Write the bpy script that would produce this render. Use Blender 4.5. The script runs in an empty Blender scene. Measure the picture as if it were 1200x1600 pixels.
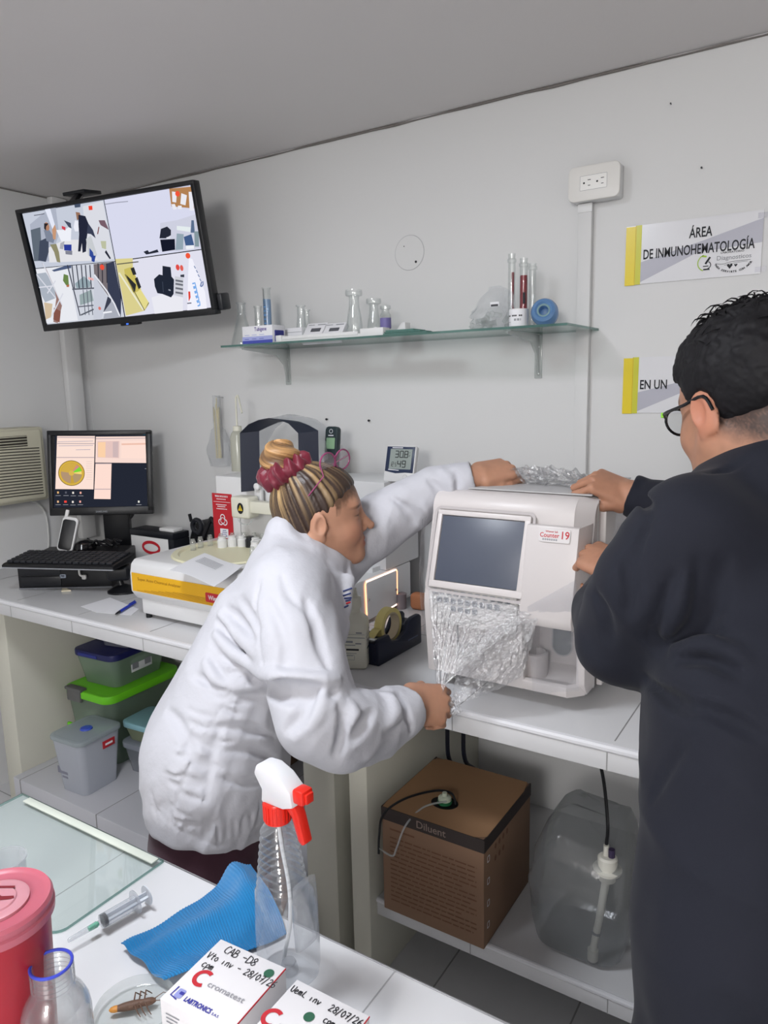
import bpy, bmesh, math, random
import numpy as np
from mathutils import Vector, Matrix, noise as mnoise

# ------------------------------------------------------------------ camera, light, exposure
SC = bpy.context.scene
COL = SC.collection
R = math.radians
YAW, PITCH, ROLL, FPX = R(32.72), R(9.68), R(-1.28), 1150.5
CAM = Vector((0, 0, 1.5))
_f = Vector((-math.sin(YAW) * math.cos(PITCH), math.cos(YAW) * math.cos(PITCH), -math.sin(PITCH)))
_r = Vector((math.cos(YAW), math.sin(YAW), 0))
_u = _r.cross(_f)
RT = _r * math.cos(ROLL) + _u * math.sin(ROLL)
UP = -_r * math.sin(ROLL) + _u * math.cos(ROLL)
FW = _f
cd = bpy.data.cameras.new('camera')
cam = bpy.data.objects.new('camera', cd)
COL.objects.link(cam)
cam.matrix_world = Matrix((( RT.x, UP.x, -FW.x, CAM.x), (RT.y, UP.y, -FW.y, CAM.y), (RT.z, UP.z, -FW.z, CAM.z), (0, 0, 0, 1)))
cd.sensor_fit = 'HORIZONTAL'
cd.sensor_width = 36.0
cd.lens = 36.0 * FPX / 1200.0
cd.clip_start = 0.02
SC.camera = cam

w = bpy.data.worlds.new('world')
SC.world = w
w.use_nodes = True
w.node_tree.nodes['Background'].inputs[0].default_value = (0.75, 0.8, 1.0, 1)
w.node_tree.nodes['Background'].inputs[1].default_value = 0.15

def area_light(name, loc, size, power, color, aim=(0, 0, -1), size_y=None, spread=180):
    l = bpy.data.lights.new(name, 'AREA')
    l.energy = power
    l.color = color
    l.size = size
    if size_y:
        l.shape = 'RECTANGLE'
        l.size_y = size_y
    l.spread = R(spread)
    o = bpy.data.objects.new(name, l)
    COL.objects.link(o)
    o.location = loc
    o.rotation_euler = Vector(aim).to_track_quat('-Z', 'Y').to_euler()
    return o

area_light('ceiling_lamp', (-1.03, 0.43, 2.235), 0.30, 13.5, (0.90, 0.94, 1.0), size_y=0.30)
_l = bpy.data.lights.new('room_fill_light', 'POINT')  # added fill light, stands in for unseen lamps further back in the room
_l.energy = 74.0
_l.color = (1.0, 0.985, 0.965)
_l.shadow_soft_size = 0.22
_o = bpy.data.objects.new('room_fill_light', _l)
COL.objects.link(_o)
_o.location = (0.15, -1.85, 1.95)
SC.view_settings.view_transform = 'Standard'
SC.view_settings.look = 'None'
SC.view_settings.exposure = 0.35
SC.view_settings.gamma = 1.0
SC.view_settings.use_curve_mapping = False
SC.cycles.max_bounces = 8
SC.cycles.diffuse_bounces = 3
SC.cycles.transparent_max_bounces = 24
SC.cycles.transmission_bounces = 6
SC.cycles.caustics_reflective = False
SC.cycles.caustics_refractive = False
SC.cycles.sample_clamp_indirect = 3.0
SC.cycles.use_denoising = True

# ------------------------------------------------------------------ helpers: rays of the photograph, materials
def ray(x, y):
    return FW + RT * ((x - 600) / FPX) - UP * ((y - 800) / FPX)
def at(x, y, X=None, Y=None, Z=None, D=None):
    d = ray(x, y)
    if D is not None:
        return CAM + d * D
    if X is not None:
        return CAM + d * ((X - CAM.x) / d.x)
    if Y is not None:
        return CAM + d * ((Y - CAM.y) / d.y)
    return CAM + d * ((Z - CAM.z) / d.z)

def lin(c):
    if isinstance(c, str):
        c = [int(c[i:i + 2], 16) for i in (0, 2, 4)]
    o = []
    for v in c:
        v = v / 255.0
        o.append(v / 12.92 if v <= 0.04045 else ((v + 0.055) / 1.055) ** 2.4)
    return (o[0], o[1], o[2], 1.0)

_mats = {}
def mat(name, col, rough=0.5, metal=0.0, spec=0.4, var=None, bump=None, sss=0.0, coat=0.0, trans=0.0, sheen=0.0, alpha=1.0, attr=None, noise_col=None):
    if name in _mats:
        return _mats[name]
    m = bpy.data.materials.new(name)
    m.use_nodes = True
    nt = m.node_tree
    b = nt.nodes['Principled BSDF']
    c = lin(col)
    b.inputs['Base Color'].default_value = c
    b.inputs['Roughness'].default_value = rough
    b.inputs['Metallic'].default_value = metal
    b.inputs['Specular IOR Level'].default_value = spec
    b.inputs['Alpha'].default_value = alpha
    if coat:
        b.inputs['Coat Weight'].default_value = coat
        b.inputs['Coat Roughness'].default_value = 0.08
    if sss:
        b.inputs['Subsurface Weight'].default_value = sss
        b.inputs['Subsurface Radius'].default_value = (0.01, 0.004, 0.002)
        b.inputs['Subsurface Scale'].default_value = 0.6
    if trans:
        b.inputs['Transmission Weight'].default_value = trans
    if sheen:
        b.inputs['Sheen Weight'].default_value = sheen
    tc = None
    if var or bump or noise_col:
        tc = nt.nodes.new('ShaderNodeTexCoord')
    if attr:
        a = nt.nodes.new('ShaderNodeAttribute')
        a.attribute_name = attr
        nt.links.new(a.outputs['Color'], b.inputs['Base Color'])
    if var:
        n = nt.nodes.new('ShaderNodeTexNoise')
        n.inputs['Scale'].default_value = var[0]
        n.inputs['Detail'].default_value = 4
        nt.links.new(tc.outputs['Object'], n.inputs['Vector'])
        mx = nt.nodes.new('ShaderNodeMix')
        mx.data_type = 'RGBA'
        mx.inputs[6].default_value = tuple(max(0, v * (1 - var[1])) for v in c[:3]) + (1,)
        mx.inputs[7].default_value = tuple(min(1, v * (1 + var[1])) for v in c[:3]) + (1,)
        if noise_col:
            mx.inputs[6].default_value = c
            mx.inputs[7].default_value = lin(noise_col)
        nt.links.new(n.outputs['Fac'], mx.inputs[0])
        nt.links.new(mx.outputs[2], b.inputs['Base Color'])
    if bump:
        n = nt.nodes.new('ShaderNodeTexNoise')
        n.inputs['Scale'].default_value = bump[0]
        n.inputs['Detail'].default_value = 3
        nt.links.new(tc.outputs['Object'], n.inputs['Vector'])
        bp = nt.nodes.new('ShaderNodeBump')
        bp.inputs['Strength'].default_value = bump[1]
        bp.inputs['Distance'].default_value = bump[2] if len(bump) > 2 else 0.004
        nt.links.new(n.outputs['Fac'], bp.inputs['Height'])
        nt.links.new(bp.outputs['Normal'], b.inputs['Normal'])
    _mats[name] = m
    return m

def glass(name, tint=(235, 245, 242), rough=0.03, body=0.0, body_col=(230, 235, 235), refl=1.0, bump=None, edge=0.0, f0=0.045):
    """thin clear wall: see-through, fresnel reflection, optional milky body (share 0..1), edge darkening by facing"""
    if name in _mats:
        return _mats[name]
    m = bpy.data.materials.new(name)
    m.use_nodes = True
    nt = m.node_tree
    nt.nodes.clear()
    out = nt.nodes.new('ShaderNodeOutputMaterial')
    tr = nt.nodes.new('ShaderNodeBsdfTransparent')
    tr.inputs[0].default_value = (tint[0] / 255, tint[1] / 255, tint[2] / 255, 1)
    gl = nt.nodes.new('ShaderNodeBsdfGlossy')
    gl.inputs['Roughness'].default_value = rough
    gl.inputs['Color'].default_value = (refl, refl, refl, 1)
    lwf = nt.nodes.new('ShaderNodeLayerWeight')
    lwf.inputs[0].default_value = 0.5
    pwf = nt.nodes.new('ShaderNodeMath')
    pwf.operation = 'POWER'
    pwf.inputs[1].default_value = 4.0
    nt.links.new(lwf.outputs['Facing'], pwf.inputs[0])
    fr = nt.nodes.new('ShaderNodeMath')
    fr.operation = 'MULTIPLY_ADD'
    fr.inputs[1].default_value = 0.6
    fr.inputs[2].default_value = f0
    nt.links.new(pwf.outputs[0], fr.inputs[0])
    mix = nt.nodes.new('ShaderNodeMixShader')
    nt.links.new(fr.outputs[0], mix.inputs[0])
    base = tr
    if body:
        di = nt.nodes.new('ShaderNodeBsdfDiffuse')
        di.inputs[0].default_value = lin(body_col)
        tl = nt.nodes.new('ShaderNodeBsdfTranslucent')
        tl.inputs[0].default_value = lin(body_col)
        ad = nt.nodes.new('ShaderNodeMixShader')
        ad.inputs[0].default_value = 0.4
        nt.links.new(di.outputs[0], ad.inputs[1])
        nt.links.new(tl.outputs[0], ad.inputs[2])
        m2 = nt.nodes.new('ShaderNodeMixShader')
        m2.inputs[0].default_value = body
        if edge:
            lw = nt.nodes.new('ShaderNodeLayerWeight')
            lw.inputs[0].default_value = 0.35
            ma = nt.nodes.new('ShaderNodeMath')
            ma.operation = 'MULTIPLY_ADD'
            ma.use_clamp = True
            ma.inputs[1].default_value = edge
            ma.inputs[2].default_value = body
            nt.links.new(lw.outputs['Facing'], ma.inputs[0])
            nt.links.new(ma.outputs[0], m2.inputs[0])
        nt.links.new(tr.outputs[0], m2.inputs[1])
        nt.links.new(ad.outputs[0], m2.inputs[2])
        base = m2
    nt.links.new(base.outputs[0], mix.inputs[1])
    nt.links.new(gl.outputs[0], mix.inputs[2])
    nt.links.new(mix.outputs[0], out.inputs[0])
    if bump:
        tc = nt.nodes.new('ShaderNodeTexCoord')
        n = nt.nodes.new('ShaderNodeTexNoise')
        n.inputs['Scale'].default_value = bump[0]
        n.inputs['Detail'].default_value = 4
        nt.links.new(tc.outputs['Object'], n.inputs['Vector'])
        bp = nt.nodes.new('ShaderNodeBump')
        bp.inputs['Strength'].default_value = bump[1]
        bp.inputs['Distance'].default_value = 0.01
        nt.links.new(n.outputs['Fac'], bp.inputs['Height'])
        nt.links.new(bp.outputs['Normal'], gl.inputs['Normal'])
        nt.links.new(bp.outputs['Normal'], lwf.inputs['Normal'])
    _mats[name] = m
    return m

def glow(name, col, strength=1.0, attr=None):
    if name in _mats:
        return _mats[name]
    m = bpy.data.materials.new(name)
    m.use_nodes = True
    nt = m.node_tree
    nt.nodes.clear()
    out = nt.nodes.new('ShaderNodeOutputMaterial')
    e = nt.nodes.new('ShaderNodeEmission')
    e.inputs[0].default_value = lin(col)
    e.inputs[1].default_value = strength
    nt.links.new(e.outputs[0], out.inputs[0])
    _mats[name] = m
    return m

# ------------------------------------------------------------------ helpers: geometry pieces (verts, faces)
I4 = Matrix.Identity(4)
def T(x=0, y=0, z=0):
    return Matrix.Translation((x, y, z))
def RZ(a): return Matrix.Rotation(R(a), 4, 'Z')
def RX(a): return Matrix.Rotation(R(a), 4, 'X')
def RY(a): return Matrix.Rotation(R(a), 4, 'Y')
def frame(o, x, y):
    x = Vector(x).normalized()
    y = Vector(y)
    y = (y - x * y.dot(x)).normalized()
    z = x.cross(y)
    return Matrix(((x.x, y.x, z.x, o[0]), (x.y, y.y, z.y, o[1]), (x.z, y.z, z.z, o[2]), (0, 0, 0, 1)))

def from_bm(bm):
    bm.verts.index_update()
    g = ([v.co.copy() for v in bm.verts], [[v.index for v in f.verts] for f in bm.faces])
    bm.free()
    return g
def box(sx, sy, sz, c=(0, 0, 0), bev=0.0, seg=2):
    bm = bmesh.new()
    bmesh.ops.create_cube(bm, size=1.0)
    for v in bm.verts:
        v.co = Vector((v.co.x * sx + c[0], v.co.y * sy + c[1], v.co.z * sz + c[2]))
    if bev:
        bmesh.ops.bevel(bm, geom=list(bm.edges), offset=min(bev, 0.49 * min(sx, sy, sz)), segments=seg, profile=0.5, affect='EDGES')
    return from_bm(bm)
def boxr(x0, x1, y0, y1, z0, z1, bev=0.0, seg=2):
    return box(x1 - x0, y1 - y0, z1 - z0, ((x0 + x1) / 2, (y0 + y1) / 2, (z0 + z1) / 2), bev, seg)
def lathe(prof, n=32, close=True):
    V, F = [], []
    k = len(prof)
    for i in range(n):
        a = 2 * math.pi * i / n
        for r, z in prof:
            V.append(Vector((r * math.cos(a), r * math.sin(a), z)))
    for i in range(n):
        j = (i + 1) % n
        for q in range(k - 1):
            F.append([i * k + q, j * k + q, j * k + q + 1, i * k + q + 1])
    if close:
        if prof[0][0] > 1e-6:
            F.append([i * k for i in range(n)][::-1])
        if prof[-1][0] > 1e-6:
            F.append([i * k + k - 1 for i in range(n)])
    return V, F
def prism(poly, h, z0=0.0, bev=0.0, seg=2):
    bm = bmesh.new()
    a = [bm.verts.new((p[0], p[1], z0)) for p in poly]
    b = [bm.verts.new((p[0], p[1], z0 + h)) for p in poly]
    n = len(poly)
    bm.faces.new(a[::-1])
    bm.faces.new(b)
    for i in range(n):
        bm.faces.new((a[i], a[(i + 1) % n], b[(i + 1) % n], b[i]))
    bmesh.ops.recalc_face_normals(bm, faces=list(bm.faces))
    if bev:
        ed = [e for e in bm.edges if len(e.link_faces) == 2 and e.calc_face_angle(0) > 0.5]
        bmesh.ops.bevel(bm, geom=ed, offset=bev, segments=seg, profile=0.5, affect='EDGES')
    return from_bm(bm)
def rrect(w_, h_, r, n=5, cx=0, cy=0):
    P = []
    for (sx, sy, a0) in ((1, 1, 0), (-1, 1, 90), (-1, -1, 180), (1, -1, 270)):
        for i in range(n + 1):
            a = R(a0 + 90 * i / n)
            P.append((cx + sx * (w_ / 2 - r) + r * math.cos(a), cy + sy * (h_ / 2 - r) + r * math.sin(a)))
    return P
def circ(r, n=24, cx=0, cy=0, ry=None, a0=0, a1=360):
    full = abs(a1 - a0) >= 360
    return [(cx + r * math.cos(R(a0 + (a1 - a0) * i / (n if full else n - 1))), cy + (ry or r) * math.sin(R(a0 + (a1 - a0) * i / (n if full else n - 1)))) for i in range(n)]
def flat(poly, z=0.0):
    return [Vector((p[0], p[1], z)) for p in poly], [list(range(len(poly)))]
def loft(rings, cap=True, closed=True):
    V, F = [], []
    n = len(rings[0])
    for r_ in rings:
        V += [Vector(p) for p in r_]
    for i in range(len(rings) - 1):
        for j in range(n if closed else n - 1):
            k = (j + 1) % n
            F.append([i * n + j, i * n + k, (i + 1) * n + k, (i + 1) * n + j])
    if cap and closed:
        F.append(list(range(n))[::-1])
        F.append([(len(rings) - 1) * n + j for j in range(n)])
    return V, F
def smooth_path(pts, sub=6):
    P = [Vector(p) for p in pts]
    if len(P) < 3:
        return P
    out = []
    for i in range(len(P) - 1):
        p0 = P[max(i - 1, 0)]; p1 = P[i]; p2 = P[i + 1]; p3 = P[min(i + 2, len(P) - 1)]
        for s in range(sub):
            t = s / sub
            out.append(0.5 * ((2 * p1) + (p2 - p0) * t + (2 * p0 - 5 * p1 + 4 * p2 - p3) * t * t + (3 * p1 - p0 - 3 * p2 + p3) * t ** 3))
    out.append(P[-1])
    return out
def tube(pts, r, n=8, cap=True, flatten=None, nrm=None):
    P = [Vector(p) for p in pts]
    rs = r if isinstance(r, (list, tuple)) else [r] * len(P)
    if len(rs) != len(P):
        rs = [rs[0] + (rs[-1] - rs[0]) * i / (len(P) - 1) for i in range(len(P))]
    rings = []
    ref = None
    for i, p in enumerate(P):
        d = (P[min(i + 1, len(P) - 1)] - P[max(i - 1, 0)]).normalized()
        if ref is None:
            ref = Vector(nrm) if nrm else (Vector((0, 0, 1)) if abs(d.z) < 0.9 else Vector((1, 0, 0)))
        a = (ref - d * ref.dot(d))
        if a.length < 1e-5:
            a = d.orthogonal()
        a.normalize()
        b = d.cross(a)
        ref = a
        fl = flatten or 1.0
        rings.append([p + a * (rs[i] * fl * math.cos(2 * math.pi * k / n)) + b * (rs[i] * math.sin(2 * math.pi * k / n)) for k in range(n)])
    return loft(rings, cap)
def torus(Rr, r, n=32, m=10):
    V, F = [], []
    for i in range(n):
        a = 2 * math.pi * i / n
        for j in range(m):
            b = 2 * math.pi * j / m
            V.append(Vector(((Rr + r * math.cos(b)) * math.cos(a), (Rr + r * math.cos(b)) * math.sin(a), r * math.sin(b))))
    for i in range(n):
        for j in range(m):
            F.append([i * m + j, ((i + 1) % n) * m + j, ((i + 1) % n) * m + (j + 1) % m, i * m + (j + 1) % m])
    return V, F
def sheet(nx, ny, f):
    V = [Vector(f(i / (nx - 1), j / (ny - 1))) for j in range(ny) for i in range(nx)]
    F = [[j * nx + i, j * nx + i + 1, (j + 1) * nx + i + 1, (j + 1) * nx + i] for j in range(ny - 1) for i in range(nx - 1)]
    return V, F
def thick_sheet(nx, ny, f, nrm, t):
    a, fa = sheet(nx, ny, f)
    n = Vector(nrm).normalized() * t
    b = [v - n for v in a]
    k = len(a)
    F = fa + [[i + k for i in q[::-1]] for q in fa]
    rim = [i for i in range(nx)] + [j * nx + nx - 1 for j in range(1, ny)] + [(ny - 1) * nx + i for i in range(nx - 2, -1, -1)] + [j * nx for j in range(ny - 2, 0, -1)]
    for i in range(len(rim)):
        p, q = rim[i], rim[(i + 1) % len(rim)]
        F.append([q, p, p + k, q + k])
    return a + b, F
_txt = {}
def text(s, size=0.02, align='CENTER', bold=0.0, sx=1.0, ext=0.0):
    cu = bpy.data.curves.new('t', 'FONT')
    cu.body = s
    cu.size = size
    cu.align_x = align
    cu.align_y = 'CENTER'
    cu.offset = bold * size
    cu.extrude = ext
    cu.resolution_u = 3
    o = bpy.data.objects.new('t', cu)
    COL.objects.link(o)
    dg = bpy.context.evaluated_depsgraph_get()
    dg.update()
    me = o.evaluated_get(dg).to_mesh()
    V = [Vector((v.co.x * sx, v.co.y, v.co.z)) for v in me.vertices]
    F = [list(p.vertices) for p in me.polygons]
    o.evaluated_get(dg).to_mesh_clear()
    bpy.data.objects.remove(o)
    bpy.data.curves.remove(cu)
    return V, F
def fit(s, cap, width, align='CENTER', bold=0.03):
    """text scaled to a cap height and an overall width"""
    V, F = text(s, cap / .729, 'LEFT', bold)
    x0 = min(v.x for v in V); x1 = max(v.x for v in V)
    k = width / (x1 - x0)
    off = {'CENTER': (x0 + x1) / 2, 'LEFT': x0, 'RIGHT': x1}[align]
    return [Vector(((v.x - off) * k, v.y, v.z)) for v in V], F
def stroke(pts, wd, z=0.0, close=False):
    """flat ribbon along a 2D polyline"""
    P = [Vector((p[0], p[1])) for p in pts]
    if close:
        P.append(P[0])
    V, F = [], []
    for i, p in enumerate(P):
        d = P[min(i + 1, len(P) - 1)] - P[max(i - 1, 0)]
        if d.length < 1e-9:
            d = Vector((1, 0))
        d.normalize()
        n = Vector((-d.y, d.x)) * (wd / 2)
        V += [Vector((p.x + n.x, p.y + n.y, z)), Vector((p.x - n.x, p.y - n.y, z))]
    for i in range(len(P) - 1):
        F.append([2 * i, 2 * i + 1, 2 * i + 3, 2 * i + 2])
    return V, F

class B:
    """collects pieces and links them as ONE mesh object"""
    def __init__(self, *mats):
        self.mats = list(mats)
        self.V, self.F, self.I = [], [], []
    def add(self, g, m=0, M=None):
        if not isinstance(m, int):
            if m not in self.mats:
                self.mats.append(m)
            m = self.mats.index(m)
        o = len(self.V)
        self.V += [(M @ v) if M is not None else v for v in g[0]]
        for f in g[1]:
            self.F.append([i + o for i in f])
            self.I.append(m)
        return self
    def obj(self, name, parent=None, world=False, smooth=35, M=None, recalc=True):
        me = bpy.data.meshes.new(name)
        V = self.V
        if M is not None:
            V = [M @ v for v in V]
        if world and parent is not None:
            inv = parent_matrix(parent).inverted()
            V = [inv @ v for v in V]
        me.from_pydata([tuple(v) for v in V], [], self.F)
        for m in self.mats:
            me.materials.append(m)
        me.polygons.foreach_set('material_index', self.I)
        if recalc:
            bm = bmesh.new()
            bm.from_mesh(me)
            bmesh.ops.recalc_face_normals(bm, faces=list(bm.faces))
            bm.to_mesh(me)
            bm.free()
        if smooth:
            me.polygons.foreach_set('use_smooth', [True] * len(me.polygons))
            me.set_sharp_from_angle(angle=R(smooth))
        me.update()
        o = bpy.data.objects.new(name, me)
        COL.objects.link(o)
        if parent is not None:
            o.parent = parent
        return o
def parent_matrix(o):
    m = o.matrix_basis.copy()
    if o.parent is not None:
        m = parent_matrix(o.parent) @ m
    return m
def tag(o, label, cat, group=None):
    o['label'] = label
    o['category'] = cat
    if group:
        o['group'] = group
    return o
def thing(name, label, cat, loc=(0, 0, 0), rz=0.0, group=None, M=None):
    o = bpy.data.objects.new(name, None)
    COL.objects.link(o)
    o.empty_display_size = 0.05
    if M is not None:
        o.matrix_basis = M
    else:
        o.location = loc
        o.rotation_euler = (0, 0, R(rz))
    return tag(o, label, cat, group)
def struct(o):
    o['kind'] = 'structure'
    return o
def copy_thing(o, M, label, group=None):
    c = o.copy()
    COL.objects.link(c)
    c.matrix_basis = M
    c['label'] = label
    if group:
        c['group'] = group
    for ch in list(o.children):
        d = ch.copy()
        COL.objects.link(d)
        d.parent = c
        for g in list(ch.children):
            e = g.copy()
            COL.objects.link(e)
            e.parent = d
    return c

# common materials
WHITE_PAINT = mat('white_wall_paint', (222, 222, 222), 0.55, var=(1.3, 0.02), bump=(9, 0.12, 0.01))
CEIL_PAINT = mat('ceiling_paint', (224, 220, 219), 0.6, var=(0.8, 0.03), bump=(6, 0.08, 0.01))
TILE = mat('white_ceramic_tile', (214, 214, 216), 0.22, spec=0.5, var=(3, 0.02))
GROUT = mat('tile_grout', (150, 150, 150), 0.8)
PLASTER = mat('cream_plaster', (205, 203, 190), 0.65, var=(4, 0.05), bump=(14, 0.2, 0.005))
WHITE_PL = mat('white_plastic', (228, 228, 228), 0.35)
CREAM_PL = mat('cream_plastic', (222, 220, 205), 0.4)
GREY_PL = mat('warm_grey_plastic', (196, 192, 190), 0.4)
DARK_PL = mat('dark_plastic', (28, 30, 36), 0.35)
BLACK_PL = mat('black_plastic', (18, 19, 23), 0.4)
NAVY_PL = mat('navy_plastic', (30, 36, 56), 0.35)
PAPER = mat('white_paper', (236, 236, 240), 0.7)
INK = mat('black_ink', (22, 24, 32), 0.6)
GREYINK = mat('grey_ink', (140, 142, 148), 0.6)
RED = mat('red_print', (196, 40, 52), 0.5)
METAL = mat('brushed_metal', (190, 190, 192), 0.3, metal=0.9)
CLEAR = glass('clear_glass', (252, 254, 253), 0.02, body=0.02, edge=0.26, body_col=(186, 194, 198))
# ------------------------------------------------------------------ the room
XL, XR, YB, YF, ZC = -2.715, 2.0, 1.97, -2.2, 2.253
struct(B(TILE).add(boxr(XL - .1, XR + .1, YF - .1, YB + .1, -.1, 0)).obj('floor'))
struct(B(CEIL_PAINT).add(boxr(XL - .1, XR + .1, YF - .1, YB + .1, ZC, ZC + .1)).obj('ceiling'))
struct(B(WHITE_PAINT).add(boxr(XL - .1, XR + .1, YB, YB + .1, 0, ZC)).obj('wall_back'))
struct(B(WHITE_PAINT).add(boxr(XL - .1, XL, YF - .1, YB, 0, ZC)).obj('wall_left'))
struct(B(WHITE_PAINT).add(boxr(XR, XR + .1, YF - .1, YB, 0, ZC)).obj('wall_right'))
struct(B(WHITE_PAINT).add(boxr(XL - .1, XR + .1, YF - .1, YF, 0, ZC)).obj('wall_front'))
# grout lines of the floor tiles (thin inlays)
fg = B(GROUT)
gx = -0.853 + 0.0
k = -6
while k < 8:
    x = -0.80 + k * 0.33
    if XL < x < XR:
        fg.add(boxr(x - .002, x + .002, YF, YB, 0, .0006))
    y = 1.06 + k * 0.33
    if YF < y < YB:
        fg.add(boxr(XL, XR, y - .002, y + .002, 0, .0006))
    k += 1
struct(fg.obj('trim_1', smooth=0))
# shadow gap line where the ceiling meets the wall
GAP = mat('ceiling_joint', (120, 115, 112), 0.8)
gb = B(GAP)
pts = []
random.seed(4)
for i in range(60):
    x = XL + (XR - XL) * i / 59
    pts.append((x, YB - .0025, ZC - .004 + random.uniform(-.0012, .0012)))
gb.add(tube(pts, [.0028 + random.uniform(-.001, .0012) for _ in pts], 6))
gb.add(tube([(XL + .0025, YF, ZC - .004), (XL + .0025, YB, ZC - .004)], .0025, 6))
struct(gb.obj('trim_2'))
# plastered pipe boxing in the left corner
pb = B(WHITE_PAINT)
pb.add(boxr(XL, XL + .035, YB - .12, YB - .05, 0.9, ZC, .008))
struct(pb.obj('trim_3'))

# drill marks and old nails in the wall
def wall_nail(px, py, label, sz=.004):
    p = at(px, py, Y=YB)
    o = B(DARK_PL).add(lathe([(0, -.012), (sz * .5, -.01), (sz * .5, .006), (sz, .007), (sz * .9, .009), (0, .0095)], 8), 0, Matrix.Rotation(R(90), 4, 'X')).obj('nail')
    o.location = p
    tag(o, label, 'nail')
wall_nail(512, 655, 'small dark nail in the wall just above the handheld phone')
wall_nail(578, 657, 'small dark nail in the wall above the digital thermometer clock')
wall_nail(1097, 263, 'tiny dark nail in the wall right of the power outlet', .0025)
wall_nail(1049, 163, 'tiny dark nail high on the wall above the upper yellow sign', .002)

# round filler patch on the wall
p = at(640, 395, Y=YB)
rp = B(WHITE_PAINT, mat('filler_edge', (196, 196, 198), .7), INK)
rp.add(lathe([(0, 0), (.0485, 0), (.0485, .001), (0, .0012)], 40, False), 0, RX(90))
rp.add(lathe([(.0475, .0006), (.0495, .0012), (.0505, .0002)], 40, False), 1, RX(90))
rp.add(lathe([(0, .003), (.0035, .0025), (.004, 0)], 7, False), 2, T(.022, 0, -.028) @ RX(90))
rp.add(lathe([(0, .003), (.0015, .002), (.002, 0)], 7, False), 2, T(-.018, 0, .02) @ RX(90))
o = rp.obj('wall_patch')
o.location = p + Vector((0, -.0005, 0))
tag(o, 'round plaster filler patch on the white back wall above the glass shelf', 'patch')
# ------------------------------------------------------------------ masonry counter along the back wall
ZT = 0.846          # counter top
YC = 1.27           # counter front
CR = 1.15           # right end (beyond the frame)
PYZ = frame((0, 0, 0), (0, 1, 0), (0, 0, 1))     # 2D (y,z) profiles extruded along X
ct = thing('tiled_counter', 'long white tiled counter top along the back wall carrying the lab machines', 'counter', (0, 0, 0))
top = B(TILE, GROUT)
top.add(boxr(XL, CR, YC + .006, YB, ZT - .05, ZT, .003))
top.add(boxr(XL, CR, YC, YC + .012, ZT - .052, ZT - .008, .002))
seam = at(948, 1195, Y=YC).x
for k in range(-9, 7):
    x = seam + k * 0.318
    if XL + .02 < x < CR:
        top.add(boxr(x - .0012, x + .0012, YC - .0004, YC + .01, ZT - .052, ZT - .012), 1)
        top.add(boxr(x + .008 - .0012, x + .008 + .0012, YC + .02, YB, ZT - .002, ZT + .0004), 1)
top.add(boxr(XL, CR, YC + .36, YC + .3625, ZT - .002, ZT + .0004), 1)
top.obj('worktop', ct)
tr = B(mat('white_edge_trim', (226, 226, 230), .3, spec=.5))
tr.add(tube([(XL, YC + .004, ZT - .0085), (CR, YC + .004, ZT - .0085)], .0083, 10))
tr.obj('edge_trim', ct)
def support(name, x0, x1, y0, label, z0=0.0):
    o = B(PLASTER).add(boxr(x0, x1, y0, YB, z0, ZT - .052, .004)).obj(name)
    tag(o, label, 'panel')
    return o
support('support_panel', -.984, -.93, 1.344, 'plastered support panel left of the cardboard diluent box under the counter')
support('support_panel', -1.14, -1.04, 1.36, 'thick plastered support panel behind the spray bottle and the bent woman')
support('support_panel', -2.52, -2.428, 1.344, 'cream plastered support panel at the left beside the plastic tubs')
o = B(PLASTER).add(boxr(.75, .81, 1.344, YB, 0, ZT - .052, .004)).obj('support_panel')
tag(o, 'plastered support panel at the right end of the counter behind the man', 'panel')
# lower shelves
ls = thing('lower_shelf', 'white tiled lower shelf carrying the cardboard box and the clear jug', 'shelf', (0, 0, 0))
b = B(TILE, GROUT)
b.add(boxr(-.93, .75, 1.38, YB, .193, .237, .003))
b.add(boxr(-.93, .75, 1.374, 1.384, .19, .228, .002))
for k in range(-4, 4):
    x = -.353 + k * .318
    if -.92 < x < .74:
        b.add(boxr(x - .001, x + .001, 1.3735, 1.38, .19, .226), 1)
b.obj('shelf_slab', ls)
B(mat('white_edge_trim', (226, 226, 230), .3)).add(tube([(-.93, 1.378, .230), (.75, 1.378, .230)], .007, 10)).obj('edge_trim', ls)
pl = thing('tiled_plinth', 'low tiled plinth under the left counter with plastic tubs standing on it', 'shelf', (0, 0, 0))
b = B(mat('grey_tile', (196, 196, 202), .3, spec=.5, var=(3, .03)), GROUT)
b.add(boxr(-2.428, -1.14, 1.312, YB, 0, .168, .004))
for k in range(3):
    x = at(150, 1273, Z=.168).x + (k - 1) * .42
    b.add(boxr(x - .0013, x + .0013, 1.31, YB, .1, .1685), 1)
b.obj('plinth_block', pl)
# ------------------------------------------------------------------ haematology counter machine
GM = mat('machine_grey', (214, 208, 207), .38, spec=.45, var=(30, .015))
GM2 = mat('machine_grey_top', (188, 187, 188), .45)
GM3 = mat('machine_recess', (186, 180, 180), .45)
cx0, cx1 = -.763, -.418
ZB = ZT + .033
c19 = thing('blood_counter', 'big warm grey blood counter machine with dark square screen being unwrapped', 'machine', ((cx0 + cx1) / 2, 1.54, ZT))
def arc_pts(cy, cz, r, a0, a1, n=6):
    return [(cy + r * math.cos(R(a0 + (a1 - a0) * i / n)), cz + r * math.sin(R(a0 + (a1 - a0) * i / n))) for i in range(n + 1)]
b = B(GM, GM3, GM2)
up = [(1.338, 1.035), (1.340, 1.06), (1.382, 1.232)] + arc_pts(1.420, 1.237, .038, 172, 95, 6) + [(1.50, 1.277), (1.72, 1.277), (1.735, 1.268), (1.735, 1.035)]
b.add(prism(up, cx1 - .03 - cx0, cx0, .005), 0, PYZ)
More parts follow.
